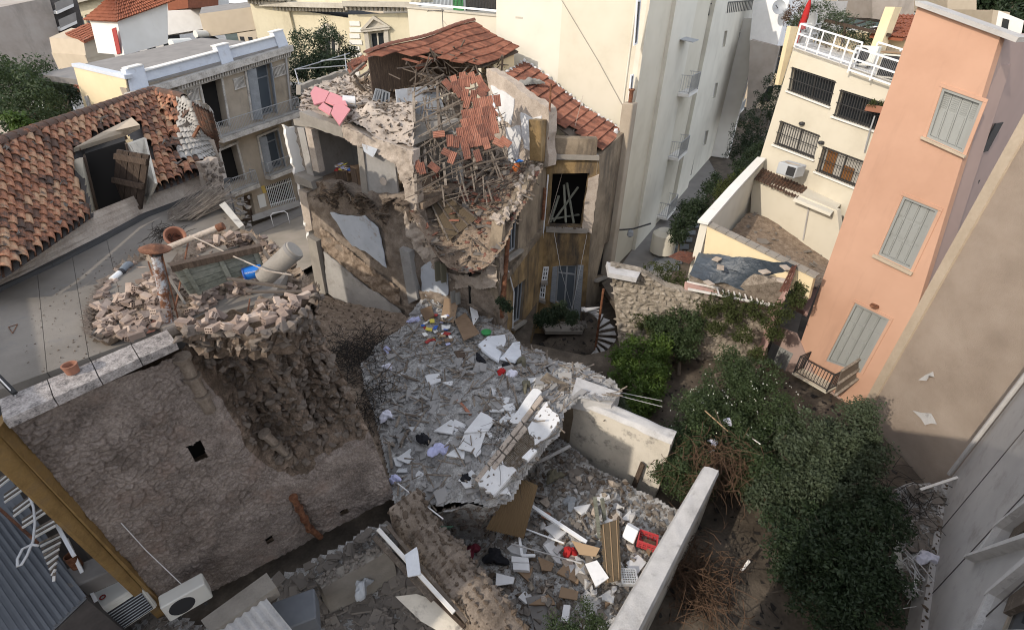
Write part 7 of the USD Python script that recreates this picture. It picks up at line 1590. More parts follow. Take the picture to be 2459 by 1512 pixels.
# spiral stair
sc0 = A(1428,850,-2.3); t = Thing('spiral_stair', 'small concrete spiral stair with fan-shaped treads behind the ruin', 'stairs', sc0)
t.part('pole', MB().tube([sc0, sc0+V(0,0,3.9)], .06), 'rust')
for k in range(15):
    a0 = -2.6+k*.42; c = sc0+V(0,0,.1+k*.2); b = MB().plate([c+V(math.cos(a0)*.08,math.sin(a0)*.08,0), c+V(math.cos(a0)*.95,math.sin(a0)*.95,0), c+V(math.cos(a0+.38)*.95,math.sin(a0+.38)*.95,0), c+V(math.cos(a0+.38)*.08,math.sin(a0+.38)*.08,0)], .05); t.part('tread', b, 'wall_cap')
c = R5.at(1482,552,.3); t = Thing('lamp_bracket', 'grey wall lantern on a long bracket at the dark rear corner of the ruin', 'lamp', c); t.part('arm', MB().tube([R5.at(1482,552,.02), R5.at(1500,545,.5), R5.at(1524,528,1.0)], .05), 'dark_metal'); t.part('head', MB().lathe([(.03,.25),(.16,.15),(.19,-.1),(.08,-.2),(.02,-.2)], R5.at(1494,556,.5), 12), 'shutter_blue', smooth=40)
# ---------------------------------------------------------------- things on the roof terrace
rng = np.random.default_rng(101)
def on_heap(h, x, y, lift=0.0, z0=2.0):
    z = z0
    lo, hi = h.P[:, 2].min()-.2, h.P[:, 2].max()+.3
    for _ in range(8): p = A(x, y, z); z = .4*z+.6*float(np.clip(h.z(p[0], p[1]), lo, hi))
    return A(x, y, z)+V(0, 0, lift)
BK1 = Heap([(215,745,8.0),(240,690,8.0),(300,640,8.02),(350,615,8.05),(380,650,8.15),(392,760,8.1),(350,805,8.03),(260,835,8.0),(215,805,8.0),(330,740,8.42),(300,700,8.25),(300,770,8.25),(360,690,8.35)], res=.05, amp=.05, freq=4, seed=103)
BK2 = Heap([(415,640,8.05),(470,590,8.15),(520,565,8.2),(600,560,8.2),(640,600,8.2),(705,640,8.05),(765,700,7.8),(735,745,7.5),(700,780,7.35),(640,800,7.35),(560,800,7.5),(500,800,7.7),(435,800,7.95),(420,720,8.1),(560,745,8.45),(620,700,8.55),(680,710,8.4),(500,755,8.35),(470,705,8.25),(560,640,8.4),(600,760,8.3),(560,780,8.1),(650,760,8.2)], res=.05, amp=.07, freq=3, seed=105)
tb = Thing('terrace_rubble', 'dusty broken masonry heaped on the torn end of the roof terrace', 'rubble', A(500, 740, 8)*V(1,1,0)+V(0,0,7.3), kind='stuff')
tb.part('mortar_bed', BK1.mesh(), 'rubble_earth', smooth=True); tb.part('mortar_bed', BK2.mesh(), 'rubble_earth', smooth=True)
tb.part('brick_fragments', bits(bits(MB(), BK1.sample(620, rng), rng, .02, .12, 'mix'), BK2.sample(1100, rng), rng, .02, .15, 'mix'), 'earth_bits', kind='stuff')
rimP = BK1.poly.buffer(.9).difference(BK1.poly); q = [p for p in rng.uniform(rimP.bounds[:2], rimP.bounds[2:], (900, 2)) if rimP.contains(Point(p)) and pol.contains(Point(p))]
stuff('terrace_grit', bits(MB(), np.array([[p[0], p[1], ZT+.005] for p in q]), rng, .012, .05, 'rock'), 'earth_bits', 'small chips and grit scattered on the grey roof terrace', 'grit')
# bottom skirt of the torn end
rim = [(765,702),(738,748),(702,784),(640,804),(560,804),(500,804),(436,803)]
G = []
for p, q in zip(rim[:-1], rim[1:]):
    for t in np.linspace(0, 1, 9)[:-1]:
        c = on_heap(BK2, p[0]+(q[0]-p[0])*t, p[1]+(q[1]-p[1])*t, 0, 7.6); G.append([c+V(0,0,.03)-V(0,0,k*.7)+(wn*V(1,1,0))*(.02-.45*k)+rng.normal(size=3)*.04*(k > 0) for k in np.linspace(0, 1, 6)])
tb.part('torn_edge', MB().grid(np.array(G)), 'torn_masonry'); tb.part('edge_stones', bits(MB(), [G[int(rng.integers(len(G)))][int(rng.integers(0, 4))] for _ in range(260)], rng, .06, .32, 'rock'), 'stone_loose', kind='stuff')
# bricks
bp_ = Polygon([(-.055,-.045),(.055,-.045),(.055,.045),(-.055,.045)])
for i in (-1, 0, 1):
    for j in (-1, 1): bp_ = bp_.difference(sbox(i*.034-.012, j*.021-.013, i*.034+.012, j*.021+.013))
m = trimesh.creation.extrude_polygon(bp_, .20, engine='earcut'); bv = m.vertices[:, [2, 0, 1]]-V(.10, 0, 0); bfc = m.faces
bsolid = MB().bevbox((0,0,0), (.20,.10,.065), None, .006).arr()
first = {}
def put_brick(p, R, kind, label, grp):
    nm = 'hollow_brick' if kind == 0 else 'solid_brick'; M4 = np.eye(4); M4[:3, :3] = R.T; M4[3, :3] = p
    if kind not in first:
        vv, ff = (bv, bfc) if kind == 0 else bsolid; p0 = single(nm, (vv, ff), 'brick', label, 'brick', grp, loc=np.zeros(3)); first[kind] = p0
        x = UsdGeom.Xformable(stage.GetPrimAtPath(p0)); x.ClearXformOpOrder(); x.AddTransformOp().Set(Gf.Matrix4d(*M4.ravel().tolist()))
    else: copy_of(first[kind], nm, M4, label, 'brick', grp)
def px_points(poly_px, n):
    P_ = Polygon(poly_px); out = []; bx = P_.bounds
    while len(out) < n:
        q = rng.uniform(bx[:2], bx[2:])
        if P_.contains(Point(q)): out.append(q)
    return out
zones = ((BK1, [(225,800),(240,700),(310,640),(385,660),(392,780),(340,815)], 130, 'loose dusty brick in the heap left of the rusty flue', 'bricks left of the flue'),
         (BK2, [(440,785),(480,705),(560,690),(640,670),(755,700),(735,745),(690,785),(600,802),(500,802)], 130, 'loose dusty brick in the heap in front of the wooden skylight box', 'bricks in front of the skylight box'),
         (BK2, [(440,640),(480,592),(560,566),(640,575),(690,630),(630,600),(520,625)], 40, 'loose dusty brick behind the wooden skylight box', 'bricks behind the skylight box'))
for h, pp_, n, lab, grp in zones:
    for x, y in px_points(pp_, n):
        p = on_heap(h, x, y, 0, 8.2); k = 0 if rng.uniform() < .5 else 1; put_brick(p+V(0,0,.035+rng.uniform(0,.07)), rmat(rng, .9), k, lab+(', with open cells' if k == 0 else ', solid'), grp+(' with cells' if k == 0 else ' solid'))
# block of bricks still in mortar
mb0 = on_heap(BK2, 540, 745, .05, 8.2); blk = Thing('brickwork_chunk', 'chunk of brickwork still held together by mortar below the wooden box', 'brickwork', mb0)
Rb = rmat(np.random.default_rng(3), .3) @ rotz(.6)
for i in range(6):
    for j in range(5): blk.part('brick', MB().bevbox(mb0+Rb @ V((i-2.5)*.15, (j-2)*.17+.03*(i % 2), .02+rng.uniform(0,.03)), (.13,.15,.12), Rb, .012), 'ruin_pale' if rng.uniform() < .7 else 'brick')
# rusty flue
fb = A(407, 782, ZT); FP = Pl(fb, V(fb[1], -fb[0])); 
ft = FP.at(373, 600); fl = Thing('flue', 'tall rusty metal flue with a wide round rain cap at the terrace edge', 'flue', fb)
ax = ft-fb; fl.part('pipe', MB().tube([fb, fb+ax*.5, fb+ax*.96], .078, 18), 'flue_metal', smooth=40)
un = unit(ax); Rx = np.c_[unit(np.cross(V(0,1,0), un)), unit(np.cross(un, np.cross(V(0,1,0), un))), un]
fl.part('rain_cap', MB().lathe([(.001,.10),(.12,.075),(.235,.02),(.225,.0),(.001,.03)], fb+ax*1.0, 24, R=Rx), 'rust', smooth=30); fl.part('collar', MB().lathe([(.085,-.03),(.095,-.02),(.095,.05),(.06,.07)], fb+ax*.955, 18, R=Rx), 'fan_black')
fl.part('joint_band', MB().lathe([(.08,-.02),(.088,-.015),(.088,.015),(.08,.02)], fb+ax*.45, 18, R=Rx), 'rust')
b = MB().bar(FP.at(388,610,.05), FP.at(428,768,.05), .03, .02); b.bar(FP.at(352,600,.1), FP.at(375,625,.0), .03, .02); fl.part('strap', b, 'rust')
fl.part('base_block', MB().bevbox(fb+V(.02,-.02,-.02), (.34,.32,.22), rotz(.95), .03), 'ruin_pale')
for k, (p, q, r) in enumerate((((455,565),(420,745),.012), ((356,628),(375,690),.012), ((405,665),(445,730),.018))):
    single('iron_rod', MB().bar(A(*p, 8.7), A(*q, 8.3), r*2, r*2), 'rust' if k < 2 else 'ruin_concrete', ('thin dark iron rod leaning from the pale pipe to the wooden box', 'short dark iron rod left of the flue', 'pale thin rod lying right of the flue')[k], 'rod')
# wooden skylight box
TLw, TRw, BRw, BLw = A(422,650,8.82), A(619,600,8.82), A(634,640,8.45), A(461,712,8.25)
wb = Thing('wooden_box', 'weathered grey-green boarded skylight box tipped over on the terrace', 'box', BLw)
for k in range(4):
    a, c = k/4+.012, (k+1)/4-.012; L_ = lambda t: (TLw+(BLw-TLw)*t, TRw+(BRw-TRw)*t); p0, p1 = L_(a); p3, p2 = L_(c); wb.part('board', MB().plate([p0, p1, p2, p3], .035), 'wood_greygreen')
nb_ = unit(np.cross(TRw-TLw, BLw-TLw)); nb_ = nb_ if nb_ @ (CAM-TLw) > 0 else -nb_
for t in (.10, .52, .95): wb.part('batten', MB().bar(TLw+(TRw-TLw)*t+nb_*.03, BLw+(BRw-BLw)*t+nb_*.03, .08, .035, up=nb_), 'wood_greygreen')
wb.part('top_beam', MB().bar(TLw+V(-.08,.02,.05), TRw+V(.08,.02,.05), .16, .12), 'wood_dark'); wb.part('side', MB().plate([TLw, BLw, BLw+V(-.1,.25,-.25), TLw+V(-.15,.35,-.15)], .03), 'wood_greygreen')
pp = [A(385,602,8.62), A(527,546,9.0)]; t = Thing('pale_pipe', 'long pale cement pipe with a dark end lying across the terrace rubble', 'pipe', pp[0]); t.part('pipe', MB().tube(pp, .062, 14), 'ruin_pale', smooth=40); t.part('end_socket', MB().tube([pp[1]-unit(pp[1]-pp[0])*.05, pp[1]+unit(pp[1]-pp[0])*.09], .078, 14), 'rust', smooth=40)
pc = A(420,568,8.35); Rp = np.c_[unit(V(.5,-.5,.6)), unit(V(.5,.6,.1)), unit(np.cross(V(.5,-.5,.6), V(.5,.6,.1)))][:, [1, 2, 0]]; t = Thing('plant_pot', 'terracotta plant pot tipped on its side by the pale pipe', 'pot', pc-V(0,0,.2)); t.part('pot', MB().lathe([(.001,.30),(.12,.30),(.19,.0),(.225,.0),(.225,-.07),(.19,-.07),(.17,-.02),(.10,.27),(.001,.27)], pc, 22, R=-Rp), 'terracotta', smooth=35); single('dead_plant', tangle(A(398,560,8.3), V(.12,.12,.08), 120, .12, .35, .008, -.2), 'dark_twig', 'dead dark plant spilling from the tipped terracotta pot', 'plant', kind='stuff')
tk = [A(632,668,8.45), A(709,598,9.02)]; t = Thing('grey_drum', 'large grey pipe-like drum lying tilted at the end of the terrace', 'drum', tk[0]-V(0,0,.2)); d_ = unit(tk[1]-tk[0]); t.part('shell', MB().tube([tk[0], tk[0]+d_*.02, tk[1]-d_*.02, tk[1]], [.17,.185,.185,.17], 24), 'ruin_concrete', smooth=40); t.part('end_ring', MB().tube([tk[1]-d_*.10, tk[1]-d_*.03], .195, 24), 'pavement_grey', smooth=40)
bk = A(610,652,8.42); t = Thing('blue_bucket', 'bright blue paint bucket lying on its side among the bricks', 'bucket', bk-V(0,0,.15)); bd = unit(V(.9,.25,.12)); t.part('bucket', MB().tube([bk-bd*.16, bk+bd*.15], [.135,.12], 22), 'blue_plastic', smooth=40); t.part('rim', MB().tube([bk-bd*.175, bk-bd*.15], .148, 22), 'blue_paint', smooth=40); t.part('opening', MB().tube([bk-bd*.182, bk-bd*.176], .125, 22), 'interior')
tx = meshkit.text_mesh('PROFESSIONAL', .028, .003); tv = np.array(tx.vertices); upb = unit(np.cross(bd, V(0,1,.3))); upb = upb if upb[2] > 0 else -upb; sdv = unit(unit(CAM-bk)-bd*(unit(CAM-bk) @ bd)); cy = np.cross(sdv, bd); cy = cy if cy[2] > 0 else -cy
tv = tv-V((tv[:, 0].max())/2, tv[:, 1].mean(), 0); t.part('lettering', (bk+tv[:, :1]*bd*.9+tv[:, 1:2]*cy+(.134+tv[:, 2:3])*sdv, tx.faces), 'white_paint')
single('curved_stone', MB().lathe([(.001,.05),(.2,.05),(.23,.0),(.001,.0)], on_heap(BK2, 612, 693, .06, 8.5), 16), 'stone_wall', 'flat round mossy stone in front of the blue bucket', 'stone')
for k, (p, q) in enumerate((((545,668),(690,690)), ((590,700),(760,700)), ((600,560),(650,625)))):
    single('plank', MB().bar(A(*p, 8.6), A(*q, 8.45), .07, .03), 'wood_old', ('thin grey plank lying in front of the grey drum', 'narrow plank sticking out towards the ruined house', 'dark plank standing behind the wooden box')[k], 'plank')
single('bent_rod', MB().tube([A(455,565,8.95), A(500,585,8.95), A(560,615,8.85), A(640,650,8.8), A(700,660,8.75)], .014, 6), 'ruin_pale', 'long bent pale rod running over the wooden box to the grey drum', 'rod')
single('bent_rod', MB().tube([A(520,780,7.95), A(595,750,8.35), A(600,718,8.5)], .014, 6), 'rust', 'rusty bent rod standing up from the bricks in front', 'rod')
c0 = on_heap(BK1, 305, 660, .08, 8.2); t = Thing('pvc_pipe', 'grey and white plastic pipe elbows on the brick heap left of the flue', 'pipe', c0); t.part('elbow', MB().tube([c0+V(-.05,.22,.05), c0+V(0,.1,.1), c0+V(0,-.1,.06)], [.085,.07,.06], 14), 'pvc_grey', smooth=40); t.part('white_tube', MB().tube([c0+V(0,-.1,.05), c0+V(.02,-.42,.04)], .06, 14), 'pvc_white', smooth=40); t.part('socket', MB().tube([c0+V(.01,-.08,.05), c0+V(.01,-.15,.05)], .075, 14), 'fan_black', smooth=40)
single('broken_tile', MB().plate([A(338,805,8.12), A(372,795,8.12), A(384,760,8.3), A(372,762,8.32)], .03), 'red_stuff', 'broken orange roof tile left of the flue base', 'tile')
single('pot_ring', MB().lathe([(.062,.0),(.085,.0),(.10,.13),(.105,.13),(.105,.15),(.085,.15),(.062,.02)], A(176,893,8.07), 20), 'terracotta', 'small open terracotta pot on the speckled coping', 'pot', smooth=30)
b = MB()
for _ in range(220):
    p = A(rng.uniform(400,470), rng.uniform(505,530), 8.03+rng.uniform(0,.12)); d = unit(A(500,468,8.3)-A(410,522,8.05)+rng.normal(size=3)*.12); b.tube([p, p+d*rng.uniform(.7,1.5)], .008, 4)
single('reed_bundle', b, 'wood_old', 'splayed bundle of grey reeds at the back corner of the terrace', 'reeds', kind='stuff')
# broken corner of the tiled house
cp = Thing('broken_pillar', 'broken masonry corner pillar and white plaster strip at the street end of the terrace', 'pillar', A(520,470,8))
CPl = Pl(A(505,470,8.0), A(545,455,8)-A(505,470,8.0)); cp.part('masonry', MB().poly(CPl, ragged(CPl, [(487,392),(522,378),(535,425),(540,470),(510,482),(500,440)], .04, .12), -.3, 0), 'ruin_pale'); b = MB()
for _ in range(60): b.rock(CPl.at(rng.uniform(490,535), rng.uniform(390,470), rng.uniform(-.05,.05)), V(.16,.13,.12)*rng.uniform(.5,1.5), rng)
cp.part('stones', b, 'stone_loose', kind='stuff'); cp.part('white_plaster', MB().hexa([A(532,500,7.9), A(585,556,7.9), A(590,548,7.9), A(545,492,7.9)], [A(526,492,8.45), A(574,548,8.25), A(586,540,8.25), A(540,484,8.45)]), 'yard_wall')
for _ in range(1):
    b = MB(); bits(b, np.array([A(rng.uniform(520,600), rng.uniform(470,560), 7.98) for _ in range(120)]), rng, .03, .2, 'mix'); single('plaster_chunks', b, 'rubble_bits', 'pale plaster chunks around the broken corner pillar', 'rubble', kind='stuff')
single('white_strip', MB().tube([RS(.80,.86)+V(0,0,.2), RS(.79,.66)+V(0,0,.2), RS(.82,.5)+V(0,0,.2)], .025, 6), 'white_metal', 'curved white strip lying on the broken tiles', 'strip')
single('iron_bar', MB().bar(RS(.76,.32)+V(0,0,.2), RS(.88,.50)+V(0,0,.22), .09, .05), 'rust', 'rusty iron bar lying across the broken end of the tiles', 'bar')
b = MB(); c = [A(20,785,ZT+.01), A(42,778,ZT+.01), A(30,800,ZT+.01)]
for i in range(3): b.tube([c[i], c[(i+1) % 3]], .006, 5)
single('wire_triangle', b, 'rust', 'small bent wire triangle on the terrace at the left', 'wire')
# ---------------------------------------------------------------- things on and in the ruin
for k, px in enumerate(([(745,223),(756,207),(791,220),(779,244),(754,251)], [(781,244),(793,221),(812,228),(826,236),(834,252),(815,250),(800,252)], [(801,254),(815,244),(841,262),(815,300),(795,272)], [(764,258),(776,246),(797,260),(791,275)])):
    zc = 9.25; single('pink_board', MB().plate([A(x, y, zc+(252-y)*.0035) for x, y in px], .05), 'pink_board', ('large pink board piece farthest left on the ruined terrace', 'curled pink board piece at the back of the ruined terrace', 'pink board piece hanging over the ruined terrace edge', 'small pink board piece in front of the others on the ruined terrace')[k], 'board')
c = A(838,245,9.2); single('white_drum', MB().tube([c+V(-.25,0,.05), c+V(.25,.1,.0)], .22, 16), 'plaster_white', 'white rounded drum behind the pink boards', 'drum', smooth=40)
fz0 = zf-.08
for k, (u, o, w, h, m, lab) in enumerate(((2.05,.9,.62,.5,'board_brown','brown wooden chest on the floor of the open room'), (3.1,.75,.5,.8,'board_brown','dark open wooden cabinet beside the middle pier of the open room'))):
    R_ = rotz(math.atan2(W1.d[1], W1.d[0])+.2-.5*k); p = W1.P(u, fz0, -o); t = Thing('wooden_chest', lab, 'furniture', p); t.part('carcass', MB().bevbox(p+V(0,0,h/2), (w,.45,h), R_, .02), m); t.part('door', MB().box(p+R_ @ V(0,-.24,h/2), (w*.9,.025,h*.88), R_), 'wood_dark')
cols = ['paper','book_red','paper','book_yellow','lilac_cloth','card','board_brown','blue_paint','paper','book_red']
def books(at, n, spread, grp, lab, size=(.22,.16,.03), stack=.0):
    for k in range(n):
        p = at(k); cm = cols[int(rng.integers(len(cols)))]; cn = dict(paper='white', book_red='red', book_yellow='yellow', lilac_cloth='pale lilac', card='tan', board_brown='brown', blue_paint='blue')[cm]; single('book', MB().bevbox(p, V(*size)*rng.uniform(.7,1.25), rmat(rng, .45), .004), cm, cn+' '+lab, 'book', cn+' '+grp)
books(lambda k: W1.P(2.0+rng.uniform(-.1,1.3), fz0+.5+rng.uniform(0,.25), -.85+rng.uniform(-.2,.2)), 34, 0, 'books in the open room', 'book or paper jumbled on the chest in the open room')
tz = lambda x, y: (672.4+x*.3557, 365+y*.3557)
for k, (x, y) in enumerate(((1215,250),(1300,250),(1390,240),(1310,350),(1410,300),(1470,330),(1105,440),(1180,425),(1240,445),(1430,490),(1360,390),(1450,390),(1260,330),(1330,300),(1225,300),(1160,380),(1390,340),(1120,360),(1090,380),(1200,210),(1260,180),(1330,190),(1130,120),(1040,170),(950,130),(1180,470),(1290,420),(1340,470))):
    p = on_heap(H3, *tz(x, y), .07, 5.5); R_ = rmat(rng, .6); single('fallen_roof_tile', marseille(MB(), p, R_[:, 0], R_[:, 1], R_[:, 2], .27, .43), 'red_tile', 'loose red roof tile on the collapsed roof debris of the ruin', 'tile', 'loose red tiles on the roof debris')
lm = [on_heap(H3, 1028, 490, .22, 5.6), on_heap(H3, 1060, 470, .22, 5.8), on_heap(H3, 1148, 537, .22, 5.0), on_heap(H3, 1075, 594, .22, 4.6)]
t = Thing('lath_panel', 'fallen reed-and-lath ceiling panel at the lower edge of the roof debris', 'panel', lm[3]); b = MB(); 
for k in range(46): s = k/46; p, q = lm[0]+(lm[3]-lm[0])*s, lm[1]+(lm[2]-lm[1])*s; b.tube([p, q], .022, 4)
t.part('reeds', b, 'reed', kind='stuff')
for s in (.04, .36, .68, .97): t.part('batten', MB().bar(lm[0]+(lm[1]-lm[0])*s+V(0,0,.05), lm[3]+(lm[2]-lm[3])*s+V(0,0,.05), .07, .05), 'wood_old')
for p, q, lab in (((1105,480),(1205,380),'long weathered beam lying across the roof debris'), ((1140,500),(1185,430),'pale pole leaning in the roof debris'), ((1175,440),(1200,395),'short plank standing in the roof debris')):
    single('fallen_beam', MB().bar(on_heap(H3, *p, .25, 5.5), on_heap(H3, *q, .35, 6.3), .10, .07), 'wood_old', lab, 'beam')
p = on_heap(H3, 1240, 410, .15, 6.5); single('orange_ball', MB().lathe([(.001,-.2),(.13,-.16),(.2,0),(.13,.16),(.001,.2)], p, 18), 'orange_plastic', 'orange rounded plastic object in the roof debris near the white wall', 'ball', smooth=True)
p = on_heap(H3, 1252, 394, .12, 6.6); single('blue_sheet', MB().plate([p+V(-.3,-.1,0), p+V(.25,-.15,.1), p+V(.35,.1,.15), p+V(-.1,.15,.1)], .03), 'blue_plastic', 'crumpled blue plastic in the roof debris near the white wall', 'plastic')
def cloth(name, label, c, size, m, seed, h=.18, cat='cloth', R=None):
    """A crumpled heap of cloth."""
    r = np.random.default_rng(seed); n = 26; a, bb = np.meshgrid(np.linspace(-1,1,n), np.linspace(-1,1,n), indexing='ij'); rad = np.hypot(a, bb); ang = np.arctan2(bb, a)
    lim = .75+.25*np.sin(ang*3+seed)+.12*np.sin(ang*5+seed*2); sc = np.minimum(1, lim/np.maximum(rad, 1e-6)); x, y = a*sc*size[0], bb*sc*size[1]
    f = meshkit.fbm(np.stack([x*5+seed*3, y*5, a*0], -1), 3, seed); z = h*np.clip(1.1-rad**2, 0, 1)*(.35+1.1*f)+.05*np.abs(np.sin(x*17+f*9))
    P_ = np.stack([x, y, z], -1) @ (np.eye(3) if R is None else R).T+np.asarray(c); return single(name, MB().grid(P_), m, label, cat, smooth=True)
cloth('grey_sack', 'dusty grey cloth lying on the tiles of the lower red roof', Lg(.32,.22)+V(0,0,.08), (.9,.28), 'sack_grey', 2, .25, R=rotz(.5))
hc = W1.at(1068, 622, .35); b = MB(); G = np.array([[hc+np.r_[W1.d,0]*u+V(0,0,-v*.9)+np.r_[W1.n,0]*(.08*math.sin(u*22)+.05*v) for v in np.linspace(0,1,10)] for u in np.linspace(-.35,.35,26)]); single('hanging_cloth', MB().grid(G), 'olive_cloth', 'grey-green garment hanging from the broken wall edge', 'cloth', smooth=True)
hc = W1.at(1105, 690, .4); G = np.array([[hc+np.r_[W1.d,0]*u+V(0,0,-v*.6)+np.r_[W1.n,0]*(.08*math.sin(u*25)) for v in np.linspace(0,1,8)] for u in np.linspace(-.25,.25,20)]); single('hanging_cloth', MB().grid(G), 'sack_grey', 'grey cloth hanging lower down beside the rusty downpipe', 'cloth', smooth=True)
ab = HL.P(6.6, 10.4, -.0); ab = AD(1064, 68, 29.0); t = Thing('tv_antenna', 'thin television antenna above the rear tiled roof', 'antenna', ab-V(0,0,.8)); t.part('mast', MB().tube([ab-V(0,0,.9), ab+V(0,0,.85)], .02, 5), 'dark_metal'); b = MB().tube([ab+V(-.75,-.1,.72), ab+V(.1,0,.78)], .015, 5)
for s in np.linspace(-.7, .05, 7): b.tube([ab+V(s,-.22,.73), ab+V(s,.2,.75)], .009, 4)
t.part('elements', b, 'dark_metal')
for k, (p, q, sag) in enumerate(((AD(1064,50,29), AD(1192,140,27.5), .3), (AD(1130,68,28), AD(1250,200,26), .5), (AD(1400,230,25), W2.P(5.2,4.,.3), .1))):
    single('cable', MB().tube([p+(q-p)*t-V(0,0,sag*4*t*(1-t)) for t in np.linspace(0,1,9)], .012, 5), 'ruin_pale', ('thin cable from the antenna down over the rear roof', 'thin pale cable sagging over the rear tiled roof', 'thin cable hanging down the rear corner pier')[k], 'cable')
b = MB(); b.tube([HL.at(1350,0,.08), HL.at(1440,150,.08), HL.at(1500,260,.08)], .012, 4); single('wall_cable', b, 'ruin_concrete', 'thin cable running down the blank cream wall', 'cable')
b = MB(); b.tube([B1.at(1330,555,.2), B1.at(1345,640,.25), B1.at(1372,735,.35), B1.at(1408,560,.2)], .010, 4); single('cable', b, 'cable_white', 'pale cables hanging across the lower bay of the ruin', 'cable')
# ---------------------------------------------------------------- things on the central heap
rx = lambda x, y: (1056.6+x*.2541, 816.4+y*.2541)
def panel(name, label, px, m, t=.05, h=CH, lift=.10, z0=2.2, cat='panel', group=None, tiltv=None):
    pts = [on_heap(h, x, y, lift, z0) for x, y in px]; c = np.mean(pts, 0); Q = np.array(pts)-c; n = np.linalg.svd(Q)[2][2]; n = n if n[2] > 0 else -n
    pts = [c+q-n*(q @ n)*.9 for q in Q]; return single(name, MB().plate(pts, t), m, label, cat, group)
def soft(name, label, px, m, t=.16, lift=.16, z0=2.2, cat='mattress'):
    pts = [on_heap(CH, x, y, lift, z0) for x, y in px]; c = np.mean(pts, 0); n = V(0,.0,1); mb = MB(); k = len(pts)
    top, mid, bot = [c+(p-c)*.93+n*t*.5 for p in pts], [p for p in pts], [c+(p-c)*.93-n*t*.5 for p in pts]; v = top+mid+bot+[c+n*t*.55, c-n*t*.55]; f = []
    for i in range(k):
        j = (i+1) % k; f += [[i, j, 3*k], [i, k+i, k+j], [i, k+j, j], [k+i, 2*k+i, 2*k+j], [k+i, 2*k+j, k+j], [2*k+j, 2*k+i, 3*k+1]]
    tm = trimesh.Trimesh(np.array(v), np.array(f), process=False); tm.fix_normals(); return single(name, (tm.vertices, tm.faces), m, label, cat, smooth=50)
soft('mattress', 'larger white mattress slab at the top right of the rubble heap', [(1147,838),(1170,818),(1213,812),(1216,826),(1197,880),(1178,868),(1158,852)], 'mattress')
soft('mattress', 'smaller white mattress with rounded corner right of the larger one', [(1209,862),(1232,832),(1249,829),(1252,866),(1236,880),(1200,871)], 'mattress')
panel('white_board', 'white board with a chipped corner above the large cracked panel', [(1187,957),(1224,959),(1218,975),(1210,994),(1175,992)], 'plaster_white')
panel('white_board', 'large white panel, upper half of the cracked pair on the heap', [(1155,996),(1172,1006),(1189,1018),(1172,1042),(1115,1048)], 'plaster_white', lift=.16)
panel('white_board', 'large white panel, lower half of the cracked pair on the heap', [(1115,1049),(1168,1040),(1150,1096),(1101,1083)], 'plaster_white', lift=.12)
panel('white_board', 'narrow tapering white board left of the cracked pair', [(1083,1010),(1095,1022),(1085,1046),(1042,1040)], 'plaster_white')
panel('white_board', 'torn white sheet of board near the left of the heap', [(1020,905),(1055,900),(1060,920),(1030,930)], 'plaster_white')
panel('grey_board', 'leaning grey board beside the broken ceiling slab', [(1222,990),(1240,1000),(1206,1025),(1198,1018)], 'plaster_white')
# fallen ceiling slab with plaster and lath
sl_ = Thing('ceiling_slab', 'broken ceiling slab with white plaster, beige ribs and bare laths', 'slab', A(1240,1080,2.3))
c4 = [A(1290,940,2.85), A(1348,1010,2.95), A(1192,1192,2.45), A(1130,1150,2.35)]; scn = unit(np.cross(c4[1]-c4[0], c4[3]-c4[0])); scn = scn if scn[2] > 0 else -scn
SQ = lambda a, c, o=0: (c4[0]*(1-a)+c4[1]*a)*(1-c)+(c4[3]*(1-a)+c4[2]*a)*c+scn*o   # a across, c down the slab
ed = jag([(0,0),(1,0),(1,1),(0,1)], .13, .05, rng, True); sl_.part('slab', MB().plate([SQ(x, y, -.02) for x, y in ed], .30), 'rubble')
def slabpiece(pts, m, o=.07, t=.08, nm='plaster'): sl_.part(nm, MB().plate([SQ(x, y, o) for x, y in jag(pts, .12, .03, rng, True)], t), m)
slabpiece([(.42,.0),(1.0,.02),(1.03,.25),(.92,.40),(.46,.33)], 'plaster_white'); slabpiece([(-.12,.02),(.14,-.03),(.2,.36),(-.1,.42)], 'plaster_white'); slabpiece([(.34,.74),(.98,.70),(.95,1.02),(.28,.99)], 'plaster_white'); slabpiece([(.9,.44),(1.05,.42),(1.04,.56),(.86,.58)], 'white_paint')
for a_ in (.18, .36):
    for k in range(6): sl_.part('beige_rib', MB().hexa([SQ(a_, k/6+.01, .03), SQ(a_+.13, k/6+.01, .03), SQ(a_+.13, (k+1)/6-.005, .03), SQ(a_, (k+1)/6-.005, .03)], [SQ(a_, k/6+.01, .10), SQ(a_+.13, k/6+.01, .10), SQ(a_+.13, (k+1)/6-.005, .10), SQ(a_, (k+1)/6-.005, .10)]), 'ruin_pale') if not (a_ > .3 and (k == 5 or k < 2)) else None
b = MB()
for k in range(30): b.tube([SQ(.5+rng.normal()*.02, .36+k*.0125, .06), SQ(.98+rng.normal()*.04, .36+k*.0125, .06)], .011, 4)
sl_.part('laths', b, 'reed', kind='stuff')
cb = MB()
for k in range(150): cb.rock(SQ(rng.uniform(-.05,1.08), rng.uniform(-.02,1.04), .05), V(.16,.13,.08)*rng.uniform(.3,1.3), rng)
sl_.part('plaster_lumps', cb, 'rubble_bits', kind='stuff')
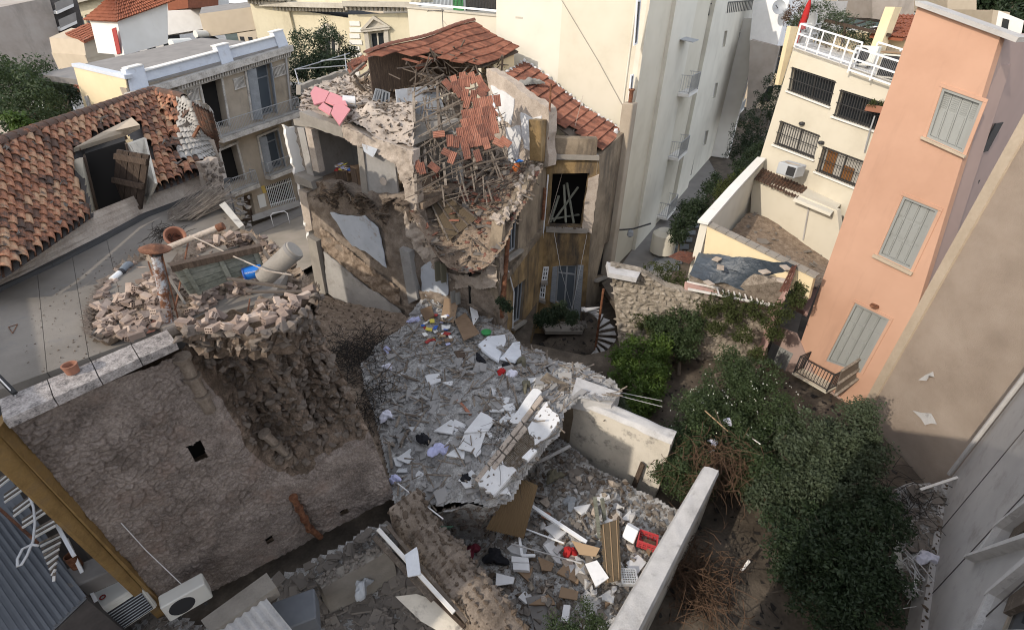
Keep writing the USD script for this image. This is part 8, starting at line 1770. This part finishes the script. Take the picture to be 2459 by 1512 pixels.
for nm, lab, px, sz, m, sd_ in (('black_cloth','black garment left of the mattresses',rx(380,195),(.42,.14),'black_cloth',3), ('black_cloth','black cloth bundle below the mattresses',rx(635,265),(.30,.18),'black_cloth',4), ('red_cloth','small bright red cloth below the black bundle',rx(580,320),(.20,.15),'red_cloth',5), ('white_cloth','pale lilac-white cloth beside the red one',rx(680,345),(.26,.24),'white_cloth',6), ('dark_bag','dark olive bag beside the smaller mattress',rx(775,235),(.26,.22),'olive_cloth',7), ('black_cloth','long black garment in the middle left of the heap',(1022,1062),(.50,.20),'black_cloth',8), ('lilac_sheet','crumpled pale lilac sheet beside the long black garment',(1055,1085),(.45,.28),'lilac_cloth',9), ('white_sheet','white crumpled sheet at the left edge of the heap',(930,1003),(.34,.28),'white_cloth',10), ('olive_sheet','olive-grey cloth above the ceiling slab',rx(810,450),(.36,.16),'olive_cloth',11), ('blue_pillow','small pale blue pillow at the upper left of the heap',(930,845),(.24,.16),'lilac_cloth',12), ('white_sheet','small white crumpled cloth at the upper left of the heap',(932,885),(.25,.18),'white_cloth',13), ('patterned_cloth','blue-white patterned cloth at the top of the heap by the boards',(1000,772),(.42,.24),'lilac_cloth',14), ('black_bag','black bag at the lower edge of the heap, left of the white slab',rx(245,1330),(.18,.2),'black_cloth',15)):
    cloth(nm, lab, on_heap(CH, *px, .03), sz, m, sd_, .16 if nm != 'dark_bag' else .3, R=rotz(sd_*.7))
p0 = on_heap(CH, 1074, 712, .55, 1.7); q_ = [p0, on_heap(CH, 1106, 726, .5, 1.7), on_heap(CH, 1090, 780, .12, 1.8), on_heap(CH, 1058, 776, .12, 1.8)]; single('brown_board', MB().plate(q_, .03), 'board_brown', 'tall brown board leaning at the top of the heap', 'board')
panel('brown_board', 'wide brown board lying right of the tall leaning board', [(1092,781),(1118,760),(1152,813),(1114,828)], 'board_brown', .03, lift=.25)
panel('white_board', 'ragged white board standing by the ochre wall corner', [(1128,745),(1142,742),(1150,775),(1138,794)], 'plaster_white', lift=.3)
panel('brown_board', 'short brown drawer front among the papers on the heap', [(1010,752),(1036,742),(1044,766),(1022,778)], 'board_brown', .12, lift=.2)
books(lambda k: on_heap(CH, rng.uniform(1012,1085), rng.uniform(762,832), .08+rng.uniform(0,.1)), 40, 0, 'books and papers on the heap', 'book or paper lying on the upper part of the rubble heap')
p, q = on_heap(CH, 1099, 964, .08), on_heap(CH, 1130, 1000, .08); single('orange_plank', MB().bar(p, q, .10, .03), 'brick_red', 'short orange-brown plank in the middle of the heap', 'plank')
single('green_basin', MB().lathe([(.001,.02),(.16,.02),(.2,.09),(.21,.09),(.17,.0),(.001,.0)], on_heap(CH, 1168, 808, .15), 16), 'green_plastic', 'bright green plastic basin above the larger mattress', 'basin')
single('picture_frame', MB().box(on_heap(CH, 1106, 856, .1), (.42,.36,.04), rmat(rng, .3)), 'wood_dark', 'dark framed picture left of the mattresses', 'frame')
for k in range(26):
    x, y = ((rng.uniform(935,1290), rng.uniform(870,1180))); p = on_heap(CH, x, y, .06); R_ = rmat(rng, .45); s = rng.uniform(.16,.42)
    if not CH.poly.contains(Point(p[:2])): continue
    single('plaster_slab', MB().plate([p+R_ @ (V(math.cos(a), math.sin(a), 0)*s*rng.uniform(.55,1)) for a in np.sort(rng.uniform(0,6.28,6))], .035), 'plaster_white', 'broken white plaster slab on the central heap', 'slab', 'broken plaster slabs on the central heap')
for k in range(14):
    x, y = ((rng.uniform(935,1300), rng.uniform(860,1170))); p = on_heap(CH, x, y, .07); d = unit(V(rng.normal(), rng.normal(), .1)); L = rng.uniform(.4,1.1); single('broken_plank', MB().bar(p-d*L/2, p+d*L/2, .08, .03), 'wood_old', 'broken grey plank on the central heap', 'plank', 'broken planks on the central heap')
# ---------------------------------------------------------------- things in the lower yard
yx = lambda x, y: (1200.6+x*.2694, 1104.6+y*.2694)
c4_ = [A(1236,1140,2.15), A(1292,1165,1.9), A(1258,1292,.75), A(1166,1270,.95)]; G = []
for s in np.linspace(0, 1, 60): G.append([(c4_[0]*(1-s)+c4_[1]*s)*(1-t_)+(c4_[3]*(1-s)+c4_[2]*s)*t_+V(.3,.3,1)*.018*math.sin(s*2*math.pi*15) for t_ in np.linspace(0, 1, 8)])
single('corrugated_sheet', MB().grid(np.array(G)), 'corrugated_brown', 'brown corrugated plastic sheet sloping under the broken slab edge', 'sheet', smooth=True)
def bar_(name, label, p, q, w, h, m, h_=None, lp=.22, lq=.22, cat='beam'): single(name, MB().bar(on_heap(YH, *p, lp, .6), on_heap(YH, *q, lq, .6), w, h), m, label, cat)
bar_('white_beam', 'long white profile beam lying across the yard rubble', yx(220,465), yx(765,770), .10, .07, 'white_metal', lp=.5, lq=.2)
bar_('white_stick', 'thin white stick lying left of the long white beam', yx(180,660), yx(565,780), .035, .03, 'white_metal', lp=.35)
bar_('grey_rod', 'long thin grey rod below the white beam', yx(100,800), yx(720,960), .03, .03, 'wall_cap', lp=.3)
b = MB(); pts = [on_heap(YH, *yx(150,600), .3, .5), on_heap(YH, *yx(195,890), .22, .5), on_heap(YH, *yx(310,890), .22, .5)]; b.bar(pts[0], pts[1], .07, .05); b.bar(pts[1], pts[2], .07, .05); single('window_frame_piece', b, 'white_metal', 'broken L-shaped white window frame in the yard rubble', 'frame')
mt = [on_heap(YH, x, y, .28, .7) for x, y in ((1440,1275),(1482,1262),(1487,1405),(1452,1413))]; t = Thing('reed_mat', 'tan reed mat panel lying in the sun in the yard', 'mat', mt[3])
b = MB()
for k in range(52): s = k/51; b.tube([mt[0]+(mt[3]-mt[0])*s-(mt[1]-mt[0])*rng.uniform(0,.12), mt[1]+(mt[2]-mt[1])*s+(mt[1]-mt[0])*rng.uniform(0,.05)], .014, 5)
t.part('reeds', b, 'reed', kind='stuff')
for s in (.12, .5, .88): t.part('binding', MB().tube([mt[0]+(mt[1]-mt[0])*s+V(0,0,.02), mt[3]+(mt[2]-mt[3])*s+V(0,0,.02)], .012, 5), 'card')
pn = lambda name, label, px, m, t=.04, lift=.2, cat='panel': panel(name, label, px, m, t, YH, lift, .6, cat)
pn('white_board', 'large clean white panel half in shade beside the reed mat', [(1402,1371),(1430,1362),(1458,1404),(1427,1426)], 'white_paint', lift=.35)
pn('cardboard', 'curved tan cardboard sheet above the large white panel', [(1370,1312),(1400,1320),(1438,1331),(1427,1350),(1389,1346)], 'card', .02, .3, 'cardboard')
pn('brown_board', 'dark brown board at the bottom of the yard rubble', [(1346,1418),(1387,1428),(1384,1450),(1340,1442)], 'board_brown')
pn('brown_board', 'brown square board left of the red cloth', [(1290,1345),(1330,1362),(1322,1380),(1300,1378)], 'board_brown')
pn('white_cabinet', 'white cabinet door under the L-shaped frame', [(1228,1344),(1268,1348),(1270,1360),(1228,1358)], 'white_paint', .05); pn('white_cabinet', 'white cabinet box below the first cabinet door', [(1231,1360),(1270,1362),(1270,1378),(1232,1377)], 'white_paint', .10)
pn('white_cabinet', 'narrow white door panel lower left of the yard', [(1192,1385),(1235,1395),(1232,1410),(1190,1415)], 'white_paint'); pn('white_board', 'tall white box panel at the bottom of the yard', [(1352,1460),(1368,1462),(1362,1503),(1346,1498)], 'white_paint', .08)
pn('orange_tile', 'orange tile in the upper yard rubble', [(1301,1234),(1321,1238),(1320,1256),(1299,1248)], 'terracotta', .04, .15, 'tile')
pn('grey_slab', 'flat grey concrete slab at the bottom of the yard', [(1262,1440),(1310,1430),(1325,1505),(1290,1530)], 'pavement_grey', .1, .12, 'slab')
for k, (x0, y0, x1, y1) in enumerate(((1428,1192,1440,1290), (1446,1196,1452,1250))): single('grey_post', MB().bar(A(x0,y0,1.6), A(x1,y1,.9), .10, .06), 'wood_greygreen', ('weathered grey post leaning above the reed mat', 'second shorter grey post right of the leaning one')[k], 'post')
single('leaning_board', MB().bar(YW.at(1547,1106,.12), YW.at(1512,1200,.40), .16, .05), 'wood_dark', 'dark board leaning against the sunlit yard wall', 'board')
single('grey_pole', MB().bar(A(1289,1111,1.2), A(1370,1070,1.5), .09, .05), 'wall_cap', 'grey profile pole sticking out behind the ceiling slab', 'pole')
for nm, lab, px, sz, m, sd_ in (('red_cloth','bright red patterned cloth beside the cardboard',(1366,1333),(.24,.17),'red_cloth',21), ('maroon_cloth','maroon cloth in the shaded left of the yard',(1134,1330),(.3,.2),'maroon_cloth',22), ('maroon_cloth','second maroon cloth further down the shaded yard',(1130,1380),(.22,.14),'red_cloth',23), ('dark_cloth','dark clothing heap in the shaded yard',(1190,1345),(.4,.28),'black_cloth',24), ('dark_cloth','dark grey bag near the wall of the slab',(1330,1150),(.34,.25),'olive_cloth',25), ('blue_cloth','grey-blue cloth in the upper yard rubble',(1368,1215),(.28,.24),'shutter_blue',26)):
    cloth(nm, lab, on_heap(YH, *px, .08, .5), sz, m, sd_, .2, R=rotz(sd_*.9))
cc = on_heap(YH, 1552, 1308, .05, .8); Rc = rmat(np.random.default_rng(4), .5); t = Thing('red_crate', 'red plastic crate lying against the thick pale wall', 'crate', cc)
for sx, sy, w, d in ((0,.17,.5,.02),(0,-.17,.5,.02),(.24,0,.02,.34),(-.24,0,.02,.34)):
    b = MB(); 
    for z in (.03,.12,.21,.27): b.box(cc+Rc @ V(sx, sy, z), (w,d,.035 if z < .25 else .05), Rc)
    for s in np.linspace(-.45,.45,5): b.box(cc+Rc @ V(sx+(s*w if w > d else 0), sy+(s*d if d > w else 0), .15), (.03,.03,.28), Rc)
    t.part('side', b, 'red_crate')
t.part('bottom', MB().box(cc+Rc @ V(0,0,.01), (.5,.34,.02), Rc), 'red_crate')
cc = on_heap(YH, 1508, 1392, .08, .7); b = MB()
for k in range(7): b.box(cc+V(0,(k-3)*.06,.12), (.40,.015,.02)); b.box(cc+V((k-3)*.06,0,.12), (.015,.38,.02))
for s in (-1, 1): b.box(cc+V(s*.2,0,.05), (.02,.4,.14)); b.box(cc+V(0,s*.19,.05), (.4,.02,.14))
single('white_basket', b, 'white_metal', 'small white wire basket by the foot of the thick pale wall', 'basket')
cc = on_heap(YH, 1512, 1290, .05, .8); t = Thing('heater', 'white electric heater with dark grille among the yard rubble', 'heater', cc); Rh = rotz(.5) @ rmat(np.random.default_rng(8), .5); t.part('casing', MB().bevbox(cc+V(0,0,.16), (.34,.20,.40), Rh, .02), 'white_metal'); t.part('grille', MB().box(cc+V(0,0,.16)+Rh @ V(0,-.11,0), (.24,.02,.30), Rh), 'fan_black')
for k in range(34):
    x, y = rng.uniform(1215,1560), rng.uniform(1180,1480); p = on_heap(YH, x, y, .10, .5)
    if not YH.poly.buffer(-.2).contains(Point(p[:2])): continue
    R_ = rmat(rng, .5); s = rng.uniform(.18,.42); single('broken_slab', MB().plate([p+R_ @ (V(math.cos(a), math.sin(a), 0)*s*rng.uniform(.55,1)) for a in np.sort(rng.uniform(0,6.28,6))], rng.uniform(.04,.10)), ['plaster_white','wall_cap','board_brown','ruin_pale','plaster_white'][k % 5], 'broken '+('white','grey','brown','beige','white')[k % 5]+' slab among the lower yard rubble', 'slab', ('white','grey','brown','beige','white')[k % 5]+' slabs in the lower yard')
for k in range(40):
    x, y = rng.uniform(1215,1560), rng.uniform(1150,1470); p = on_heap(YH, x, y, .08, .5)
    if not YH.poly.buffer(-.2).contains(Point(p[:2])): continue
    s = rng.uniform(.22,.5); single('rubble_block', MB().rock(p, V(1,.8,.65)*s, rng), ['wall_cap','stone_wall','ruin_pale'][k % 3], 'large broken '+('grey','brown stone','beige')[k % 3]+' block in the lower yard', 'block', ('grey','brown stone','beige')[k % 3]+' blocks in the lower yard')
# ---------------------------------------------------------------- the bottom of the picture
pq = [A(972,1331,2.3), A(1000,1312,2.35), A(1003,1322,2.35), A(1010,1378,2.25), A(979,1384,2.2)]; single('cream_board', MB().plate(pq, .05), 'mattress', 'cream board with a torn top lying over the ruined dividing wall', 'panel')
for k, (p, q, w, m) in enumerate((((908,1270),(1090,1470),.09,'white_render'), ((930,1262),(1120,1492),.08,'wood_old'), ((900,1290),(1040,1440),.12,'wood_old'), ((985,1380),(1115,1505),.07,'wood_dark'))):
    single('fallen_plank', MB().bar(A(*p,2.25-.1*k), A(*q,2.1-.1*k), w, .05), m, ('long whitish plank along the dividing wall, outermost left', 'long grey plank on the dividing wall, nearest the yard', 'broad weathered plank below the cream board', 'dark plank at the lower end of the dividing wall')[k], 'plank')
cs = [A(949,1431,1.7), A(1000,1425,1.75), A(1060,1445,1.7), A(1112,1508,1.6), A(1080,1530,1.5), A(1010,1490,1.55)]; single('concrete_slab', MB().plate(cs, .22), 'yard_wall', 'broken cream concrete slab at the bottom centre', 'slab')
ld = [A(757,1392,1.45), A(929,1300,1.7), A(940,1318,1.7), A(772,1412,1.45)]; t = Thing('concrete_ledge', 'broken concrete beam ledge at the foot of the stone wall', 'beam', ld[0]*V(1,1,0)); t.part('beam', MB().hexa([p-V(0,0,1.7) for p in ld], ld), 'ruin_concrete'); b = MB()
for k in range(60): s = rng.uniform(0,1); b.rock(ld[0]+(ld[1]-ld[0])*s+(ld[3]-ld[0])*rng.uniform(0,1)+V(0,0,.05), V(.14,.11,.09)*rng.uniform(.5,1.6), rng)
t.part('debris', b, 'rubble_bits', kind='stuff')
dp = [A(818,1372,1.1), A(845,1358,1.3), A(862,1405,.8), A(834,1424,.6)]; t = Thing('discarded_door', 'old grey panelled door leaning in the dark hollow', 'door', dp[3]); t.part('leaf', MB().plate(dp, .05), 'wood_greygreen'); dn_ = unit(np.cross(dp[1]-dp[0], dp[3]-dp[0])); dn_ = dn_ if dn_ @ (CAM-dp[0]) > 0 else -dn_
for a, c in ((.12,.46),(.54,.90)):
    for u in ((.12,.46),(.54,.88)): t.part('door_panel', MB().plate([dp[0]+(dp[1]-dp[0])*x+(dp[3]-dp[0])*y+dn_*.015 for x, y in ((u[0],a),(u[1],a),(u[1],c),(u[0],c))], .02), 'wood_greygreen')
cloth('plastic_sack', 'grey-white plastic sack in the dark hollow beside the grey door', A(872,1408,.75), (.26,.42), 'ac_grey', 31, .35, 'sack')
sc = [A(470,1530,2.15), A(634,1428,2.4), A(725,1540,2.2), A(560,1640,2.0)]; G = []
for s in np.linspace(0, 1, 70): G.append([(sc[0]*(1-s)+sc[1]*s)*(1-t_)+(sc[3]*(1-s)+sc[2]*s)*t_+V(0,0,1)*(.035*math.sin(s*2*math.pi*8)+.02*math.sin(t_*5+s*3)) for t_ in np.linspace(0, 1, 10)])
single('corrugated_sheet', MB().grid(np.array(G)), 'wall_cap', 'pale dusty corrugated roof sheet at the bottom edge', 'roof', smooth=True)
cl = [A(482,1488,2.3), A(640,1374,2.55), A(664,1408,2.55), A(505,1520,2.3)]; single('concrete_lintel', MB().hexa([p-V(0,0,.35) for p in cl], cl), 'ruin_concrete', 'grey concrete ledge between the stone wall and the pale corrugated roof', 'ledge')
c = A(712,1480,1.4); single('grey_tank', MB().bevbox(c, (.9,.7,.6), rotz(.4), .03), 'roof_sheet', 'grey box standing in the dark hollow right of the pale corrugated roof', 'box')
single('net_bag', MB().rock(A(1075,1262,1.75), V(.26,.26,.62), rng), 'bottle_green', 'dark green net bag hanging over the yard edge', 'bag', smooth=True); cloth('lilac_rag', 'small lilac rag at the left edge of the rubble beside the stone wall', A(948,1153,1.5), (.2,.16), 'lilac_cloth', 33, .12)
single('white_pole', MB().tube([A(955,1160,1.7), A(1064,1245,1.95)], .018, 6), 'cable_white', 'pale thin pole from the lilac rag to the green net bag', 'pole')
# lower left: metal roof, slats, air conditioners
z_ = 3.2; rp = [A(-140,1180,z_), A(20,1140,z_), A(205,1434,z_-.25), A(105,1530,z_-.35), A(-60,1600,z_-.35)]
t = Thing('metal_roof', 'blue-grey ribbed metal roof in the lower left corner', 'roof', rp[3]); t.part('sheet', MB().plate(rp, .05), 'roof_sheet'); t.part('support_wall', MB().plate([p-V(0,0,.08) for p in rp], 3.3), 'stucco_dark')
ra, rb = A(-140,1250,z_), A(140,1560,z_-.3); rdv = A(0,1306,z_)-A(129,1481,z_-.3)
for k in range(15):
    c = rp[3]+(A(-140,1180,z_)-rp[3])*0+(rp[2]-rp[3])*(1-k/7.0)*1.0; 
    p = c+V(0,0,.03); q = p+unit(rdv)*3.6; q[2] = p[2]+.25; t.part('rib', MB().bar(p, q, .05, .045), 'roof_sheet')
sg_ = lambda x, y: (x*.2693, 1104.6+y*.2693)
slt = [((-10,240),(115,140)), ((40,375),(220,250)), ((120,500),(320,350)), ((200,600),(430,450)), ((300,690),(500,580))]
t = Thing('slat_pergola', 'broken pergola of white-and-brown slats above the metal roof', 'pergola', A(60,1250,4.0)); 
for p, q in slt:
    for k in range(4): t.part('slat', MB().bar(A(*sg_(p[0], p[1]-k*22), 4.2), A(*sg_(q[0], q[1]-k*22), 4.3), .045, .03), 'white_render' if k % 2 == 0 else 'wood_old')
for k in range(14): t.part('slat', MB().bar(A(*sg_(350+k*10, 740+k*26), 4.0), A(*sg_(560-k*6, 640+k*30), 4.05), .04, .025), 'white_render' if k % 2 else 'wood_old', label='twisted fallen slat' if k == 0 else None)
t.part('frame_bar', MB().bar(A(*sg_(-40,400), 4.1), A(*sg_(340,740), 4.0), .05, .05), 'rust'); t.part('frame_bar', MB().bar(A(*sg_(500,560), 4.1), A(*sg_(660,850), 4.0), .06, .06), 'white_metal')
single('hose', MB().tube([A(*sg_(x, y), 4.4) for x, y in ((265,330),(300,420),(312,560),(295,720),(240,850),(190,930),(155,945),(155,880),(200,790),(280,750),(340,760))], .022, 8), 'cable_white', 'looped white hose hanging over the metal roof', 'hose', smooth=50)
c = A(180,1350,3.1); t = Thing('roof_vent', 'dark open round vent pipe on a grey block by the metal roof', 'vent', c-V(0,0,.3)); t.part('pipe', MB().lathe([(.085,-.3),(.10,-.3),(.10,.25),(.085,.25),(.08,-.2)], c, 18), 'rust', smooth=30); t.part('block', MB().bevbox(c+V(.35,-.02,-.35), (.95,.55,.45), rotz(.6), .03), 'pavement_grey')
single('white_post', MB().bar(A(159,1293,3.6), A(231,1443,2.4), .06, .05), 'white_metal', 'white square tube leaning beside the large air conditioner', 'tube')
WN = unit(wn*V(1,1,0)); yaw_w = math.atan2(WN[0], -WN[1])
c = A(255,1462,1.5); t = Thing('large_air_conditioner', 'large dusty white air conditioner with two square grilles on the ground at lower left', 'air conditioner', c-V(0,0,.5)); R_ = rotz(yaw_w+.15); t.part('casing', MB().bevbox(c, (1.5,.75,1.0), R_, .04), 'ac_white')
for s in (-.36, .36):
    b = MB().box(c+R_ @ V(s,-.385,-.05), (.62,.03,.72), R_); p = t.part('grille', b, 'fan_black'); b = MB()
    for k in range(8): b.box(c+R_ @ V(s,-.405,-.36+k*.09), (.62,.012,.018), R_)
    t.part('grille_bars', b, 'ac_grey', parent=p)
t.part('emblem', MB().lathe([(.035,.0),(.06,.0),(.06,.012),(.035,.012)], c+R_ @ V(.1,-.1,.505), 16), 'red_paint')
c = A(447,1432,1.65); _, R_ = ac_unit('air_conditioner', 'white air conditioner with a round dark fan hung low on the stone wall', c-V(0,0,.3), yaw_w, 'ac_white', (.86,.34,.60))
single('wall_cable', MB().tube([A(-5,905,8.4), A(34,946,8.1), A(120,1060,7.0), A(250,1210,5.0), A(350,1320,3.4), A(436,1402,2.2)], .009, 5), 'cable_white', 'thin pale cable running diagonally down in front of the stone wall', 'cable')
single('black_bracket', MB().tube([A(-10,898,8.3), A(36,944,8.12)], .035, 8), 'cable_black', 'short black pipe at the end of the speckled coping', 'pipe')
FH = Heap([(330,1430,.2),(420,1480,.2),(480,1540,.2),(300,1540,.2),(380,1560,.2),(240,1500,.2),(560,1560,.3)], res=.08, amp=.08, freq=2, seed=111); structure('alley_rubble', FH.mesh(), 'rubble', smooth=True)
stuff('alley_stones', bits(MB(), FH.sample(330, rng), rng, .04, .2, 'mix'), 'rubble_bits', 'broken stones on the ground beside the large air conditioner')
# lower right
c = A(2112,1325,.75); t = Thing('old_washing_machine', 'discarded grey-white box appliance with open dark front beside the corner rubble', 'appliance', c-V(0,0,.35)); R_ = rotz(.12) @ np.array([[1,0,0],[0,.75,-.66],[0,.66,.75]]).T; b = MB()
for sx, sz, w, h in ((0,.30,.78,.06),(0,-.30,.78,.08),(-.36,0,.06,.6),(.30,0,.20,.6)): b.box(c+R_ @ V(sx,-.22,sz), (w,.06,h), R_)
t.part('front_frame', b, 'ac_white'); t.part('casing', MB().bevbox(c+R_ @ V(0,.05,0), (.78,.5,.66), R_, .03), 'ac_white'); t.part('dark_opening', MB().box(c+R_ @ V(-.05,-.205,0), (.52,.02,.5), R_), 'interior')
for k, (p, q, zz1, zz2) in enumerate((((2020,1310),(2052,1260),.9,1.1), ((2210,1175),(2300,1145),1.4,1.6), ((1780,1370),(1800,1345),.3,.6))):
    single('white_plank', MB().bar(A(*p, zz1), A(*q, zz2), .07, .03), 'white_render', ('short whitish plank in the dark shrubs', 'whitish plank on top of the corner rubble', 'small whitish board on the shaded soil')[k], 'plank')
cloth('white_sack', 'torn white plastic sheet on the corner rubble', on_heap(RH, 2225, 1345, .05, .9), (.45,.22), 'white_cloth', 41, .15)
single('white_hose', tangle(on_heap(RH, 2215, 1400, .15, .6), V(.15,.3,.08), 26, .5, 1.2, .014, .1, 1.2), 'cable_white', 'loose white hoses and cables below the corner rubble', 'cable', kind='stuff')
for k, (x, y, d) in enumerate(((1748,1015,16.6),(1712,1065,16.2))): cloth('white_paper', ('white paper caught on the dry vines, upper', 'white paper caught on the dry vines, lower')[k], AD(x, y, d), (.14,.18), 'white_cloth', 50+k, .1)
for k, (p, q) in enumerate((((1692,985),(1748,1035)), ((1670,1100),(1716,1080)), ((1792,1042),(1826,1066)))): single('thin_stick', MB().tube([AD(*p,16.4), AD(*q,16.2)], .018, 6), ['card','white_render','white_render'][k], ('brown stick lying on the flowering bush', 'thin white stick on the dry vines', 'white stick on the bush near the oleander')[k], 'stick')
for k in range(2): single('tie_rod', MB().tube([A(1480,940+k*8,2.4), A(1590,962+k*14,2.1)], .012, 5), 'wall_cap', ('upper thin rod sticking out of the broken wall top', 'lower thin rod sticking out of the broken wall top')[k], 'rod')
